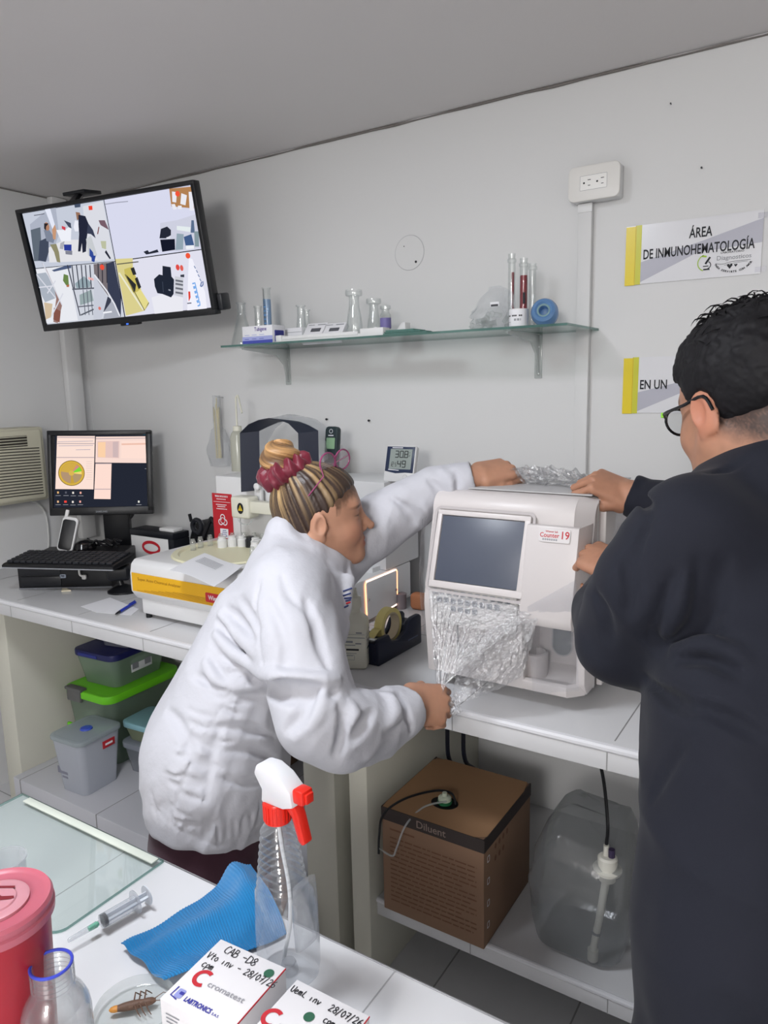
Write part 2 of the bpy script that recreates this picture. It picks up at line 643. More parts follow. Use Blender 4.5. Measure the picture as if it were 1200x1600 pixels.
# right chamfer of the upper body
upb = [(y + .030 if y < 1.5 else y, z - (.006 if z > 1.2 else 0)) for y, z in up]
V1 = [Vector((cx1 - .03, y, z)) for y, z in up]
V2 = [Vector((cx1, y + .0, z)) for y, z in upb]
b.add(loft([V1, V2]), 0)
# lower left block
lo = [(1.354, ZB), (1.338, 1.035), (1.339, 1.06), (1.735, 1.06), (1.735, ZB)]
b.add(prism(lo, .225, cx0, .004), 0, PYZ)
# lower right: recess with tray and side cheek
b.add(boxr(cx0 + .2, cx1, 1.44, 1.735, ZB, 1.05, .003), 1)
cheek = [(1.39, ZB), (1.372, .905), (1.37, 1.05), (1.735, 1.05), (1.735, ZB)]
b.add(prism(cheek, .018, cx1 - .018, .003), 0, PYZ)
tray = [(1.356, ZB), (1.352, .9), (1.36, .905), (1.39, .897), (1.45, .92), (1.45, ZB)]
b.add(prism(tray, cx1 - .03 - (cx0 + .215), cx0 + .215, .002), 0, PYZ)
b.add(loft([[Vector((cx1 - .031, y, z)) for y, z in tray], [Vector((cx1 - .004, y + .03 if y < 1.44 else y, z)) for y, z in tray]]), 0)
# vertical side seam and side panel line
b.add(boxr(cx1 - .0005, cx1 + .0008, 1.432, 1.436, ZB, 1.27), 2)
b.obj('body', c19, world=True, smooth=40)
B(GM2).add(box(.33, .30, .003, ((cx0 + cx1) / 2 - .005, 1.58, 1.2785), .001)).obj('top_panel', c19, world=True)
B(GM).add(boxr(cx1 - .001, cx1 + .012, 1.45, 1.735, ZB, 1.262, .004)).add(boxr(cx1 + .001, cx1 + .0125, 1.46, 1.72, 1.268, 1.276, .001), GM3).obj('side_panel', c19, world=True)
for (x, y) in ((cx0 + .04, 1.43), (cx1 - .05, 1.46), (cx0 + .04, 1.69), (cx1 - .05, 1.69)):
    B(DARK_PL).add(lathe([(.018, 0), (.018, .034)], 16), 0, T(x, y, ZT)).obj('foot', c19, world=True)
# inclined screen panel
SP = frame((cx0 + .032, 1.332, 1.094), (1, 0, 0), (0, .042, .132))
def sp(p0, p1, z0, z1, bev=.002):
    return boxr(p0[0], p1[0], p0[1], p1[1], z0, z1, bev)
fr = B(GM)
fr.add(sp((-.012, -.016), (.198, -.001), -.01, .005), 0, SP)
fr.add(sp((-.012, .139), (.198, .150), -.01, .005), 0, SP)
fr.add(sp((-.012, -.004), (-.001, .142), -.01, .005), 0, SP)
fr.add(sp((.185, -.004), (.198, .142), -.01, .005), 0, SP)
fr.obj('screen_frame', c19, world=True)
rec = B(GM3)
rec.add(stroke(rrect(.222, .178, .012, 5, .093, .066), .006, .0022, True), 0, SP)
rec.obj('screen_groove', c19, world=True, smooth=0)
B(mat('lcd_dark', (84, 90, 104), .35, spec=.5)).add(sp((0, 0), (.184, .138), -.004, .001, .0005), 0, SP).obj('screen', c19, world=True)
# keypad panel below the screen
KP = frame((cx0 + .022, 1.3305, 1.078), (1, 0, 0), (0, .006, 1))
B(mat('keypad_plate', (222, 219, 217), .35)).add(prism(rrect(.196, .085, .005, 4, .098, -.0325), .0035, -.002), 0, KP).add(stroke(rrect(.184, .062, .004, 4, .098, -.028), .0007, .0018, True), GREY_PL, KP).obj('keypad_plate', c19, world=True)
KEYM = mat('key_grey', (150, 156, 164), .5)
for row, (n, x0, y) in enumerate(((11, .012, -.008), (9, .022, -.0245), (4, .055, -.041))):
    for k in range(n):
        kb = B(KEYM, INK)
        kb.add(prism(rrect(.0115, .0115, .002, 3, x0 + k * .0165, y), .0022, .001), 0, KP)
        for q in range(2):
            kb.add(stroke([(x0 + k * .0165 - .003, y + .002 - q * .004), (x0 + k * .0165 + .003 - .002 * ((k + q) % 2), y + .002 - q * .004)], .0012, .00335), 1, KP)
        kb.obj('key', c19, world=True)
# right hand cover with the name plate
cov = B(GM)
cp = [(1.322, 1.03), (1.317, 1.05), (1.356, 1.225), (1.372, 1.225), (1.345, 1.03)]
cov.add(prism(cp, .107, cx0 + .226, .004), 0, PYZ)
cov.add(loft([[Vector((cx0 + .333, y, z)) for y, z in cp], [Vector((cx0 + .345, y + .03, z + .004)) for y, z in cp]]), 0)
cov.obj('sample_cover', c19, world=True)
NP = frame((cx0 + .294, 1.349, 1.2205), (1, 0, 0), (0, .039, .175))
NP = frame((cx0 + .286, 1.3505, 1.208), (1, 0, 0), (0, .039, .175))
lb = B(mat('label_plate', (226, 222, 222), .3), RED, GREYINK)
lb.add(prism(rrect(.062, .026, .004, 4), .0008, 0), 0, NP)
lb.add(text('Counter', .0125, 'CENTER', .012, .9), 1, NP @ T(-.010, 0, .0012))
lb.add(text('Wiener lab', .0055, 'CENTER', .01), 1, NP @ T(-.006, .0075, .0012))
lb.add(text('19', .021, 'CENTER', .012, .9), 1, NP @ T(.0205, .0012, .0012))
for k in range(7):
    lb.add(flat(rrect(.0032, .0034, .0006, 2, -.022 + k * .0044, -.008), .0012), 2, NP)
    lb.add(flat(rrect(.0018, .0008, .0002, 1, -.022 + k * .0044, -.008), .0014), 0, NP)
lb.obj('name_plate', c19, world=True, smooth=0)
# probe window in the recess, round cup holder, jack
WP = frame((0, 1.4395, 0), (1, 0, 0), (0, 0, 1))
pw = B(mat('probe_window', (92, 98, 104), .2, spec=.6), mat('probe_rim', (150, 150, 152), .3))
pw.add(prism([(p[0] - .487, p[1]) for p in rrect(.042, .13, .02, 8, 0, 1.0)], .004, -.001), 0, WP)
pw.add(stroke([(p[0] - .487, p[1]) for p in rrect(.042, .13, .02, 8, 0, 1.0)], .003, .0035, True), 1, WP)
pw.obj('probe_window', c19, world=True)
B(GM3).add(lathe([(.027, 0), (.027, .055), (.022, .057), (.022, .01), (0, .01)], 28), 0, T(-.532, 1.40, .892)).obj('cup_holder', c19, world=True)
B(BLACK_PL).add(lathe([(.0035, -.001), (.0035, .002), (0, .0022)], 12), 0, T(cx0 + .021, 1.3505, .913) @ RX(90)).obj('jack', c19, world=True)
B(mat('slot_dark', (120, 118, 122), .5)).add(boxr(cx0 + .08, cx0 + .0815, 1.3385, 1.345, .93, 1.02)).obj('slot', c19, world=True)
# ------------------------------------------------------------------ chemistry analyzer with yellow band
AX0, AX1 = -1.745, -1.115
AY0 = 1.345
WA = mat('analyzer_white', (232, 232, 233), .35, spec=.45)
YEL = mat('yellow_band', (232, 176, 20), .4)
an = thing('chemistry_analyzer', 'wide white chemistry analyzer with yellow band and sample carousel behind the woman', 'machine', (-1.43, 1.62, ZT))
b = B(WA)
b.add(boxr(AX0 + .016, AX1 - .02, AY0 + .022, 1.90, ZT + .013, .915, .006))          # recessed foot block
foot_prof = [(AY0 + .018, .905), (AY0, .93), (AY0, .985), (AY0 + .006, 1.012), (AY0 + .02, 1.024), (1.70, 1.024), (1.70, .905)]
b.add(prism(foot_prof, .47, AX0, .006), 0, PYZ)
b.add(boxr(AX0 + .46, AX1, AY0 + .04, 1.88, .868, .975, .006))                        # right base
b.add(boxr(AX0 + .01, AX1 - .02, 1.70, 1.90, .87, .99, .004))
b.obj('base', an, world=True)
for (x, y) in ((AX0 + .03, AY0 + .034), (AX1 - .06, AY0 + .08), (AX0 + .05, 1.86), (AX1 - .06, 1.86)):
    B(BLACK_PL).add(lathe([(.009, 0), (.009, .016)], 14), 0, T(x, y, ZT)).obj('foot', an, world=True)
# yellow name band on the front
YP = frame((AX0 + .012, AY0 - .0015, .9335), (1, 0, 0), (0, 0, 1))
yb = B(YEL, mat('brown_ink', (150, 100, 20), .6), RED, PAPER)
yb.add(boxr(0, .44, 0, .054, -.0015, .001, .0005), 0, YP)
yb.add(fit('Super Auto Chemical Analyzer', .0085, .178, 'LEFT', 0.0), 1, YP @ T(.026, .038, .0016))
for k in range(6):
    yb.add(stroke([(.02 + .03 * k, .004 + .0028 * k), (.44, .003 + .0034 * k)], .0009, .0014), 1, YP)
yb.add(prism(rrect(.095, .026, .004, 4, .345, .022), .0007, .001), 2, YP)
yb.add(text('Wiener lab', .018, 'CENTER', .02, .9), 3, YP @ T(.345, .0215, .0022))
yb.obj('yellow_band', an, world=True, smooth=0)
# carousel well with vials
CW = T(-1.545, 1.555, 1.024)
well = B(mat('cream_ring', (226, 222, 190), .45))
well.add(lathe([(.172, .001), (.168, .006), (.152, .006), (.146, -.001), (.146, .0005), (0, .0005)], 56, False), 0, CW)
well.obj('carousel_ring', an, world=True)
VIAL = glass('vial_glass', (235, 240, 240), .05, body=.25, body_col=(225, 226, 222))
random.seed(7)
for k in range(22):
    a = 2 * math.pi * k / 22
    if math.sin(a) < -.45:
        continue
    v = B(VIAL)
    v.add(lathe([(0, 0), (.0085, 0), (.0085, .026), (.0065, .03), (.0065, .034), (.004, .034)], 10), 0, CW @ T(.125 * math.cos(a), .125 * math.sin(a), .0005))
    v.obj('sample_vial', an, world=True)
for k in range(7):
    a = R(20 + k * 22)
    o = B(WHITE_PL if k != 3 else DARK_PL).add(lathe([(0, 0), (.015, 0), (.015, .022), (.012, .026), (.012, .033), (0, .034)], 12), 0, CW @ T(.08 * math.cos(a), .08 * math.sin(a), .0005)).obj('reagent_cup', an, world=True)
# rear housing
hz = B(WA, GREY_PL)
hz.add(boxr(AX0 + .005, AX0 + .44, 1.70, 1.93, .99, 1.228, .006))
hz.add(boxr(AX0 + .43, AX1, 1.74, 1.93, .975, 1.232, .004))
hz.add([Vector(p) for p in ((AX1 - .16, 1.739, 1.13), (AX1 - .04, 1.739, 1.12), (AX1 - .055, 1.739, .995), (AX1 - .10, 1.739, .995), )] and ([Vector(p) for p in ((AX1 - .12, 1.7385, 1.10), (AX1 - .045, 1.7385, 1.10), (AX1 - .05, 1.7385, 1.0), (AX1 - .075, 1.7385, .995))], [[0, 1, 2, 3]]), 1)
hz.add(boxr(AX1 - .001, AX1 + .002, 1.40, 1.88, .866, .87), 1)
hz.obj('housing', an, world=True)
B(GREY_PL).add(prism([(1.60, .976), (1.74, .976), (1.74, 1.09)], .012, AX1 - .075, .002), 0, PYZ).obj('side_fin', an, world=True)
# lamp access door glowing at its edges, on the right flank
DM = frame((AX1 + .0005, 0, 0), (0, 1, 0), (0, 0, 1))
lampglow = glow('lamp_leak', (255, 168, 120), 2.6)
lampglow2 = glow('lamp_leak_bright', (255, 214, 190), 3.2)
d = B(lampglow, lampglow2)
dp = [(1.632, .853), (1.628, .962), (1.634, .968), (1.79, .968), (1.796, .962), (1.794, .862)]
d.add(stroke(dp[1:3], .004, .0022), 0, DM)
d.add(stroke([dp[2], dp[3]], .0035, .0022), 1, DM)
d.add(stroke([dp[3], dp[4], dp[5]], .0042, .0022), 0, DM)
d.add(stroke([dp[5], (1.70, .857)], .0045, .0022), 1, DM)
d.add(stroke([dp[0], dp[1]], .0042, .0022), 0, DM)
d.obj('door_glow', an, world=True, smooth=0)
B(WA).add(prism([(1.636, .856), (1.633, .962), (1.637, .965), (1.788, .965), (1.791, .960), (1.789, .864)], .003, 0, .0008), 0, DM).obj('lamp_door', an, world=True)
for (y, z) in ((1.640, .915), (1.786, .908)):
    B(METAL).add(lathe([(.004, 0), (.004, .003), (0, .004)], 10), 0, T(AX1 + .003, y, z) @ RY(90)).obj('door_screw', an, world=True)
# red biohazard sign on the rear housing
HP = frame((0, 1.6985, 0), (1, 0, 0), (0, 0, 1))
s0 = at(331, 770, Y=1.698); s1 = at(364, 845, Y=1.698)
SG = frame((s0.x, 1.6985, s1.z), (1, 0, 0), (0, 0, 1))
sw, sh = s1.x - s0.x + .004, s0.z - s1.z
bs = B(mat('red_sign', (190, 32, 44), .4), PAPER, mat('stamp_blue', (60, 70, 140), .5))
bs.add(boxr(0, sw, 0, sh, -.001, .0012, .0004), 0, SG)
bs.add(fit('RIESGO BIOLOGICO', .0055, .056, 'CENTER', .03), 1, SG @ T(sw / 2, sh * .94, .0016))
for k, (wd, yy) in enumerate(((.045, .88), (.052, .76), (.04, .72), (.05, .67))):
    for q in range(int(wd / .006)):
        bs.add(stroke([(sw / 2 - wd / 2 + q * .006, sh * yy), (sw / 2 - wd / 2 + q * .006 + .0045, sh * yy)], .0028, .0015), 1, SG)
bs.add(stroke([(.006, sh * .82), (sw - .006, sh * .82)], .0012, .0015), 1, SG)
bc = (sw / 2, sh * .42)
for a in (90, 210, 330):
    ox, oy = bc[0] + .0105 * math.cos(R(a)), bc[1] + .0105 * math.sin(R(a))
    bs.add(stroke(circ(.0092, 20, ox, oy, None, a - 148, a + 148), .0034, .0016), 1, SG)
bs.add(stroke(circ(.0095, 22, bc[0], bc[1]), .0022, .0017, True), 1, SG)
bs.add(flat(circ(.003, 12, bc[0], bc[1]), .0018), 0, SG)
bs.add(flat(rrect(.036, .030, .001, 2, sw / 2 + .004, .022), .0016), 1, SG)
for q in range(4):
    bs.add(stroke([(sw / 2 - .009 + .002 * q, .012 + q * .0062), (sw / 2 + .016 - .003 * (q % 2), .013 + q * .0062), (sw / 2 + .012, .016 + q * .005)], .0022, .0019), 2, SG)
bs.obj('biohazard_sign', an, world=True, smooth=0)
# sampling arm with needle and warning sticker
ar = B(CREAM_PL)
ya = 1.63
pa = at(376, 792, Y=ya)
ar.add(boxr(pa.x - .022, pa.x + .05, ya - .022, ya + .03, pa.z - .032, pa.z + .034, .008, 3))
ar.add(boxr(pa.x + .04, pa.x + .22, ya - .012, ya + .02, pa.z - .014, pa.z + .022, .004))
ar.add(boxr(pa.x + .2, pa.x + .24, ya - .02, 1.72, pa.z - .03, pa.z + .03, .004))
ar.obj('sampling_arm', an, world=True)
st = B(INK, mat('warning_yellow', (222, 190, 30), .4))
SP2 = T(pa.x + .02, ya - .0225, pa.z) @ RX(90)
st.add(flat(circ(.0125, 24, 0, 0, .017), .0006), 0, SP2)
st.add(flat([(-.009, -.007), (.009, -.007), (0, .011)], .0009), 1, SP2)
st.add(flat([(-.0015, -.001), (.0015, -.001), (.0008, .006), (-.0008, .006)], .0011), 0, SP2)
st.add(flat(circ(.0013, 8, 0, -.0035), .0011), 0, SP2)
st.obj('warning_sticker', an, world=True, smooth=0)
B(METAL).add(tube([(pa.x - .004, ya, pa.z - .03), (pa.x - .004, ya, 1.035)], .0011, 6)).obj('needle', an, world=True)
B(glass('clear_tube', (235, 238, 235), .1, body=.4)).add(tube(smooth_path([(pa.x + .005, ya - .02, pa.z - .032), (pa.x + .02, ya - .022, pa.z - .045), (pa.x + .045, ya - .02, pa.z - .047), (pa.x + .06, ya - .015, pa.z - .034)]), .002, 6)).obj('tubing', an, world=True)
# black bent strap of the raised cover, with clear dome
STRAP = mat('strap_black', (44, 48, 62), .4)
def strap_pts(y):
    return [at(*p, Y=y) for p in ((390, 762), (391, 720), (392, 683), (408, 668), (428, 660), (447, 659), (466, 665), (484, 684), (485, 720), (484, 775))]
s = B(STRAP)
y0, y1 = 1.66, 1.72
P = [at(*p, Y=y0) for p in ((377, 768), (376, 720), (375, 676), (388, 663), (404, 656), (420, 653), (436, 655), (451, 661), (466, 676), (467, 720), (468, 775))]
Q = [p + Vector((.042, .04, -.008 if 2 < i < 8 else .004)) for i, p in enumerate(P)]
V = []
for p, q in zip(P, Q):
    V += [p, q]
F = [[2 * i, 2 * i + 1, 2 * i + 3, 2 * i + 2] for i in range(len(P) - 1)]
off = [v + Vector((.001, -.002, -.0015)) for v in V]
k = len(V)
s.add((V + off, F + [[i + k for i in f[::-1]] for f in F] + [[2 * i, 2 * i + 2, 2 * i + 2 + k, 2 * i + k] for i in range(len(P) - 1)] + [[2 * i + 1, 2 * i + 1 + k, 2 * i + 3 + k, 2 * i + 3] for i in range(len(P) - 1)]))
s.obj('cover_strap', an, world=True, smooth=30)
B(WHITE_PL).add(lathe([(.011, 0), (.011, .008), (.006, .011), (0, .011)], 16), 0, Matrix.Translation(at(403, 760, Y=1.665)) @ RX(90)).add(boxr(-.014, .014, 0, .012, -.06, 0, .003), 0, Matrix.Translation(at(402, 760, Y=1.67))).obj('strap_knob', an, world=True)
DOME = glass('dome_plastic', (240, 242, 244), .08, body=.22, body_col=(232, 234, 238), edge=.3)
dm = B(DOME)
rings = []
pc = at(445, 655, Y=1.80)
for i in range(9):
    t = i / 8
    a = R(180 - 180 * t)
    cx, cz = pc.x + .16 * math.cos(a), pc.z - .12 + .135 * math.sin(a)
    rings.append([(cx, 1.76 + .12 * j / 4, cz - .004 * (j - 2) ** 2 * .5) for j in range(5)])
dm.add(loft(rings, False, False))
dm.add(loft([[(q[0] * .98 + pc.x * .02, q[1], q[2] - .003) for q in r_] for r_ in rings], False, False))
dm.obj('clear_cover', an, world=True)
# printed sheet lying on the analyzer deck
pp = [at(*p, Z=1.03) for p in ((268, 880), (328, 872), (372, 885), (333, 917))]
pts = [at(265, 893, Z=1.032), at(320, 868, Z=1.034), at(380, 885, Z=1.034), at(335, 917, Z=1.037)]
def sheet_f(u, v):
    a = pts[0].lerp(pts[3], u); c = pts[1].lerp(pts[2], u)
    p = a.lerp(c, v)
    return p + Vector((0, 0, .004 + .004 * math.sin(u * 4 + v * 2)))
ps = B(PAPER, GREYINK)
ps.add(thick_sheet(14, 14, sheet_f, (0, 0, 1), .0008))
for k in range(6):
    ps.add(sheet(8, 2, lambda u, v: sheet_f(.15 + .5 * u, .55 + .05 * k + .012 * v) + Vector((0, 0, .0008))), 1)
o = ps.obj('paper_sheet')
tag(o, 'white printed sheet lying across the deck of the chemistry analyzer', 'paper')
# ------------------------------------------------------------------ wall television with the four camera views
def plane_map(O, x, y):
    """local 2D of a photograph pixel on a plane, metres"""
    x = Vector(x); y = Vector(y); n = x.cross(y); O = Vector(O)
    def f(px, py):
        d = ray(px, py)
        P = CAM + d * ((O - CAM).dot(n) / d.dot(n)) - O
        return (P.dot(x), P.dot(y))
    return f
TVX = Vector((.972, .234, .033)).normalized()
TVY = Vector((.022, -.159, .987)); TVY = (TVY - TVX * TVY.dot(TVX)).normalized()
TVO = Vector((-2.373, 1.578, 1.735))
TVM = frame(TVO, TVX, TVY)
tvp = plane_map(TVO, TVX, TVY)
tv = thing('wall_television', 'black television in the upper left corner showing four camera views', 'television', M=frame(TVO + TVX * .326 + TVY * .178 - TVX.cross(TVY) * .03, TVX, TVY))
TW, TH = .652, .356
b = B(BLACK_PL)
z0, z1 = -.03, .006
b.add(boxr(-.018, TW + .014, -.022, -.001, z0, z1, .003)).add(boxr(-.018, TW + .014, TH + .001, TH + .014, z0, z1, .003))
b.add(boxr(-.018, -.0005, -.01, TH + .006, z0, z1, .003)).add(boxr(TW + .0005, TW + .014, -.01, TH + .006, z0, z1, .003))
b.add(boxr(-.015, TW + .012, -.015, TH + .010, -.032, -.004, .002))
b.obj('frame', tv, world=True, M=TVM)
B(DARK_PL).add(boxr(.06, TW - .06, .05, TH - .03, -.085, -.03, .012)).add(boxr(TW - .05, TW + .028, -.012, .04, -.075, -.02, .006)).add(boxr(-.035, .05, .09, .25, -.085, -.03, .006)).obj('back_case', tv, world=True, M=TVM)
b = B(BLACK_PL, glow('led_blue', (60, 110, 255), 1.6))
b.add(boxr(.30, .37, -.029, -.02, -.02, .004, .003)).add(boxr(.325, .333, -.026, -.022, .003, .0052), 1)
b.obj('sensor_bar', tv, world=True, M=TVM)
B(DARK_PL).add(boxr(.12, .30, TH + .0, TH + .012, -.06, -.03)).add(tube([(.17, TH + .01, -.05), (.12, TH + .055, -.16)], .014, 8)).add(box(.09, .012, .09, (.13, TH + .055, -.16), .003)).obj('mount_arm', tv, world=True, M=TVM)
SCR = {}
def scol(r, g, b_):
    k = (r, g, b_)
    if k not in SCR:
        SCR[k] = glow('screen_%02x%02x%02x' % k, k, .80)
    return SCR[k]
class Paint:
    def __init__(s, mp, dz=.00025):
        s.mp, s.z, s.dz, s.b = mp, 0.0005, dz, B()
    def poly(s, pts, c):
        s.z += s.dz
        s.b.add(flat([s.mp(*p) for p in pts], s.z), scol(*c)); return s
    def line(s, pts, w_, c):
        s.z += s.dz
        s.b.add(stroke([s.mp(*p) for p in pts], w_, s.z), scol(*c)); return s
    def dot(s, x, y, r, c, ry=None):
        s.z += s.dz
        cx, cy = s.mp(x, y)
        s.b.add(flat(circ(r, 14, cx, cy, ry), s.z), scol(*c)); return s
P = Paint(tvp, .00002)
def cr2(L, ox, oy, sc): return [(ox + x / sc, oy + y / sc) for x, y in L]
# black backing, then the four views
P.poly([(33, 333), (302, 287), (333, 482), (73, 509)], (14, 16, 22))
Q1 = [(35, 334), (162, 312.5), (180, 408), (56, 419)]
Q2 = [(163, 312.3), (300, 289), (315, 389), (181, 407.5)]
Q3 = [(56, 420), (179.5, 409), (194.5, 495), (74, 507)]
Q4 = [(181, 409), (315, 390.5), (330, 480.5), (196, 494.8)]
P.poly(Q1, (196, 202, 216)); P.poly(Q2, (214, 216, 236)); P.poly(Q3, (206, 210, 220)); P.poly(Q4, (222, 222, 236))
c = lambda L: cr2(L, 60, 290, 9.23)
# view 1: the laboratory itself
P.poly(c([(-120, 560), (120, 360), (250, 300), (300, 700), (160, 1090), (-60, 1090)]), (172, 178, 194))
P.poly(c([(640, 300), (930, 220), (1090, 1060), (860, 1090), (700, 760)]), (216, 218, 226))
P.poly(c([(140, 900), (380, 780), (760, 780), (860, 1080), (160, 1110)]), (224, 224, 228))
P.poly(c([(-110, 640), (30, 600), (60, 1080), (-60, 1090)]), (96, 106, 118))
P.poly(c([(20, 800), (150, 740), (150, 960), (110, 1100), (0, 1080)]), (66, 74, 92))
P.poly(c([(90, 330), (170, 320), (250, 600), (210, 640)]), (226, 230, 244))
P.poly(c([(260, 640), (390, 640), (480, 560), (470, 800), (330, 800)]), (236, 238, 246))
P.poly(c([(320, 830), (380, 800), (360, 920), (310, 910)]), (170, 172, 182))
P.poly(c([(370, 850), (480, 850), (480, 940), (375, 935)]), (44, 60, 150))
P.poly(c([(390, 940), (490, 940), (490, 1000), (395, 990)]), (130, 132, 146))
P.poly(c([(370, 500), (470, 540), (480, 620), (440, 600)]), (70, 78, 98))
P.poly(c([(340, 580), (395, 600), (390, 650), (340, 620)]), (206, 70, 84))
P.poly(c([(80, 640), (160, 640), (240, 760), (220, 830), (120, 800)]), (126, 134, 152))   # man filming
P.dot(*c([(125, 590)])[0], .0098, (178, 130, 104), .013)
P.poly(c([(85, 545), (150, 545), (115, 590), (110, 650), (85, 620)]), (44, 40, 44))
P.poly(c([(200, 640), (240, 560), (262, 640), (250, 780), (215, 770)]), (198, 150, 118))
P.poly(c([(170, 850), (260, 840), (300, 960), (320, 1110), (270, 1100), (230, 960)]), (142, 138, 108))
P.poly(c([(530, 500), (600, 520), (580, 660), (530, 660), (510, 600)]), (232, 234, 244))
P.poly(c([(540, 380), (600, 390), (620, 470), (560, 500)]), (150, 112, 92))
P.poly(c([(580, 420), (680, 440), (730, 560), (700, 760), (690, 950), (640, 970), (630, 830), (610, 950), (575, 950), (590, 700), (580, 560)]), (36, 40, 58))
P.poly(c([(720, 540), (790, 640), (830, 760), (760, 700), (700, 690)]), (58, 64, 84))
P.poly(c([(690, 770), (760, 720), (850, 1000), (800, 1090), (720, 1000)]), (198, 202, 206))
P.poly(c([(740, 900), (790, 960), (820, 1090), (740, 1010)]), (52, 76, 150))
P.poly(c([(770, 1010), (830, 1010), (810, 1105), (770, 1090)]), (46, 70, 150))
P.poly(c([(870, 500), (960, 500), (1020, 640), (900, 570)]), (118, 92, 104))
P.poly(c([(870, 590), (882, 600), (865, 700), (850, 700)]), (120, 60, 56))
P.poly(c([(900, 800), (980, 800), (980, 920), (920, 900)]), (186, 190, 160))
P.poly(c([(980, 930), (1050, 1050), (1030, 1060), (960, 960)]), (40, 44, 58))
P.poly(c([(520, 270), (610, 260), (610, 310), (530, 320)]), (70, 82, 104))
P.poly(c([(725, 295), (780, 290), (785, 350), (732, 355)]), (236, 70, 50))
P.line(c([(-60, 430), (20, 420), (90, 405)]), .0022, (80, 82, 94))
# view 2: empty wall with a chair
c = lambda L: cr2(L, 190, 290, 9.23)
P.poly(c([(560, 540), (800, 500), (1110, 400), (1165, 900), (800, 945), (560, 940)]), (204, 206, 222))
P.poly(c([(690, 45), (1000, 15), (1050, 330), (720, 300)]), (176, 128, 84))
for q in (((730, 85), (800, 95), (790, 245), (735, 235)), ((865, 110), (945, 140), (925, 285), (850, 265)), ((970, 90), (1030, 90), (1045, 360), (985, 360)), ((720, 270), (770, 265), (800, 340), (750, 350)), ((815, 290), (870, 290), (870, 340), (815, 340))):
    P.poly(c(q), (232, 232, 240))
P.dot(*c([(810, 118)])[0], .008, (238, 84, 56))
P.poly(c([(570, 625), (660, 590), (715, 640), (715, 715), (640, 760), (550, 760)]), (38, 42, 54))
P.poly(c([(560, 780), (770, 770), (775, 925), (590, 955)]), (22, 26, 42))
P.poly(c([(650, 745), (710, 735), (700, 765), (660, 770)]), (220, 222, 230))
P.poly(c([(320, 955), (380, 930), (400, 960), (520, 920), (540, 960), (360, 995)]), (40, 44, 58))
P.poly(c([(800, 580), (1000, 600), (990, 670), (800, 640)]), (226, 234, 236))
P.poly(c([(800, 690), (900, 700), (890, 920), (780, 930)]), (146, 164, 176))
P.poly(c([(900, 740), (1010, 700), (1050, 860), (930, 880)]), (66, 92, 136))
P.poly(c([(1010, 500), (1045, 500), (1060, 680), (1000, 680)]), (90, 110, 140))
P.poly(c([(1050, 660), (1120, 660), (1120, 880), (1060, 880)]), (132, 150, 158))
P.poly(c([(930, 865), (1045, 860), (1050, 910), (935, 920)]), (236, 238, 244))
P.line(cr2([(0, 65), (160, 40), (320, 25)], 165, 312, 9.0), .0024, (150, 152, 168))
# view 3: barred entrance
c = lambda L: cr2(L, 50, 400, 8.57)
P.poly(c([(60, 180), (470, 130), (540, 440), (620, 860), (200, 900)]), (230, 232, 238))
P.poly(c([(130, 80), (200, 180), (410, 650), (350, 900), (290, 880), (330, 560), (240, 300)]), (150, 118, 112))
P.poly(c([(60, 240), (190, 220), (290, 380), (330, 560), (180, 620), (130, 520)]), (170, 178, 190))
P.poly(c([(165, 620), (280, 640), (260, 820), (190, 850)]), (206, 186, 158))
P.poly(c([(300, 690), (390, 740), (375, 890), (290, 850)]), (132, 84, 74))
for a in (((70, 250), (320, 560)), ((150, 100), (410, 660)), ((210, 500), (320, 330)), ((260, 820), (420, 500)), ((100, 420), (300, 400))):
    P.line(c(a), .0042, (214, 216, 226))
P.poly(c([(270, 190), (450, 130), (530, 130), (530, 160), (300, 210)]), (78, 92, 124))
P.poly(c([(420, 330), (430, 240), (490, 260), (500, 400), (460, 390)]), (106, 132, 76))
P.poly(c([(465, 390), (505, 380), (500, 415), (470, 415)]), (176, 110, 74))
P.poly(c([(580, 370), (700, 270), (790, 350), (780, 420), (600, 430)]), (146, 164, 172))
P.poly(c([(640, 520), (800, 450), (830, 600), (650, 660)]), (150, 166, 168))
for x0, x1 in ((480, 650), (540, 575), (600, 640), (665, 690), (720, 745), (780, 800)):
    P.line(c([(x0, 120), (x1 if x0 != 480 else 650, 800 if x0 == 480 else 440)]), .0042, (58, 62, 76))
P.line(c([(545, 445), (840, 430)]), .0046, (90, 94, 106)); P.line(c([(620, 680), (830, 660)]), .004, (104, 106, 118)); P.line(c([(660, 790), (840, 710)]), .0046, (90, 94, 104))
for x in (690, 740, 790):
    P.line(c([(x, 450), (x + 30, 790)]), .003, (90, 96, 108))
P.poly(c([(830, 110), (1010, 90), (1030, 540), (930, 400), (840, 260)]), (120, 112, 116))
for x in (890, 945, 1005):
    P.line(c([(x, 100), (x + 6, 360)]), .004, (54, 52, 62))
P.poly(c([(1010, 95), (1105, 75), (1200, 560), (1195, 820), (1100, 620), (1020, 480)]), (56, 62, 82))
P.poly(c([(840, 260), (930, 400), (1020, 560), (930, 850), (830, 850)]), (198, 202, 214))
P.poly(c([(1020, 560), (1110, 640), (1190, 820), (960, 845)]), (168, 172, 184))
P.poly(c([(1020, 540), (1070, 580), (1060, 620), (960, 760)]), (60, 64, 80))
P.line(c([(840, 250), (1010, 470), (1110, 640), (1180, 800)]), .0056, (226, 228, 236))
P.line(c([(960, 760), (1075, 745)]), .005, (240, 242, 248))
P.dot(*c([(912, 700)])[0], .0055, (214, 120, 110)); P.dot(*c([(945, 150)])[0], .0085, (236, 80, 60)); P.poly(c([(760, 280), (830, 300), (830, 330), (760, 310)]), (232, 176, 176))
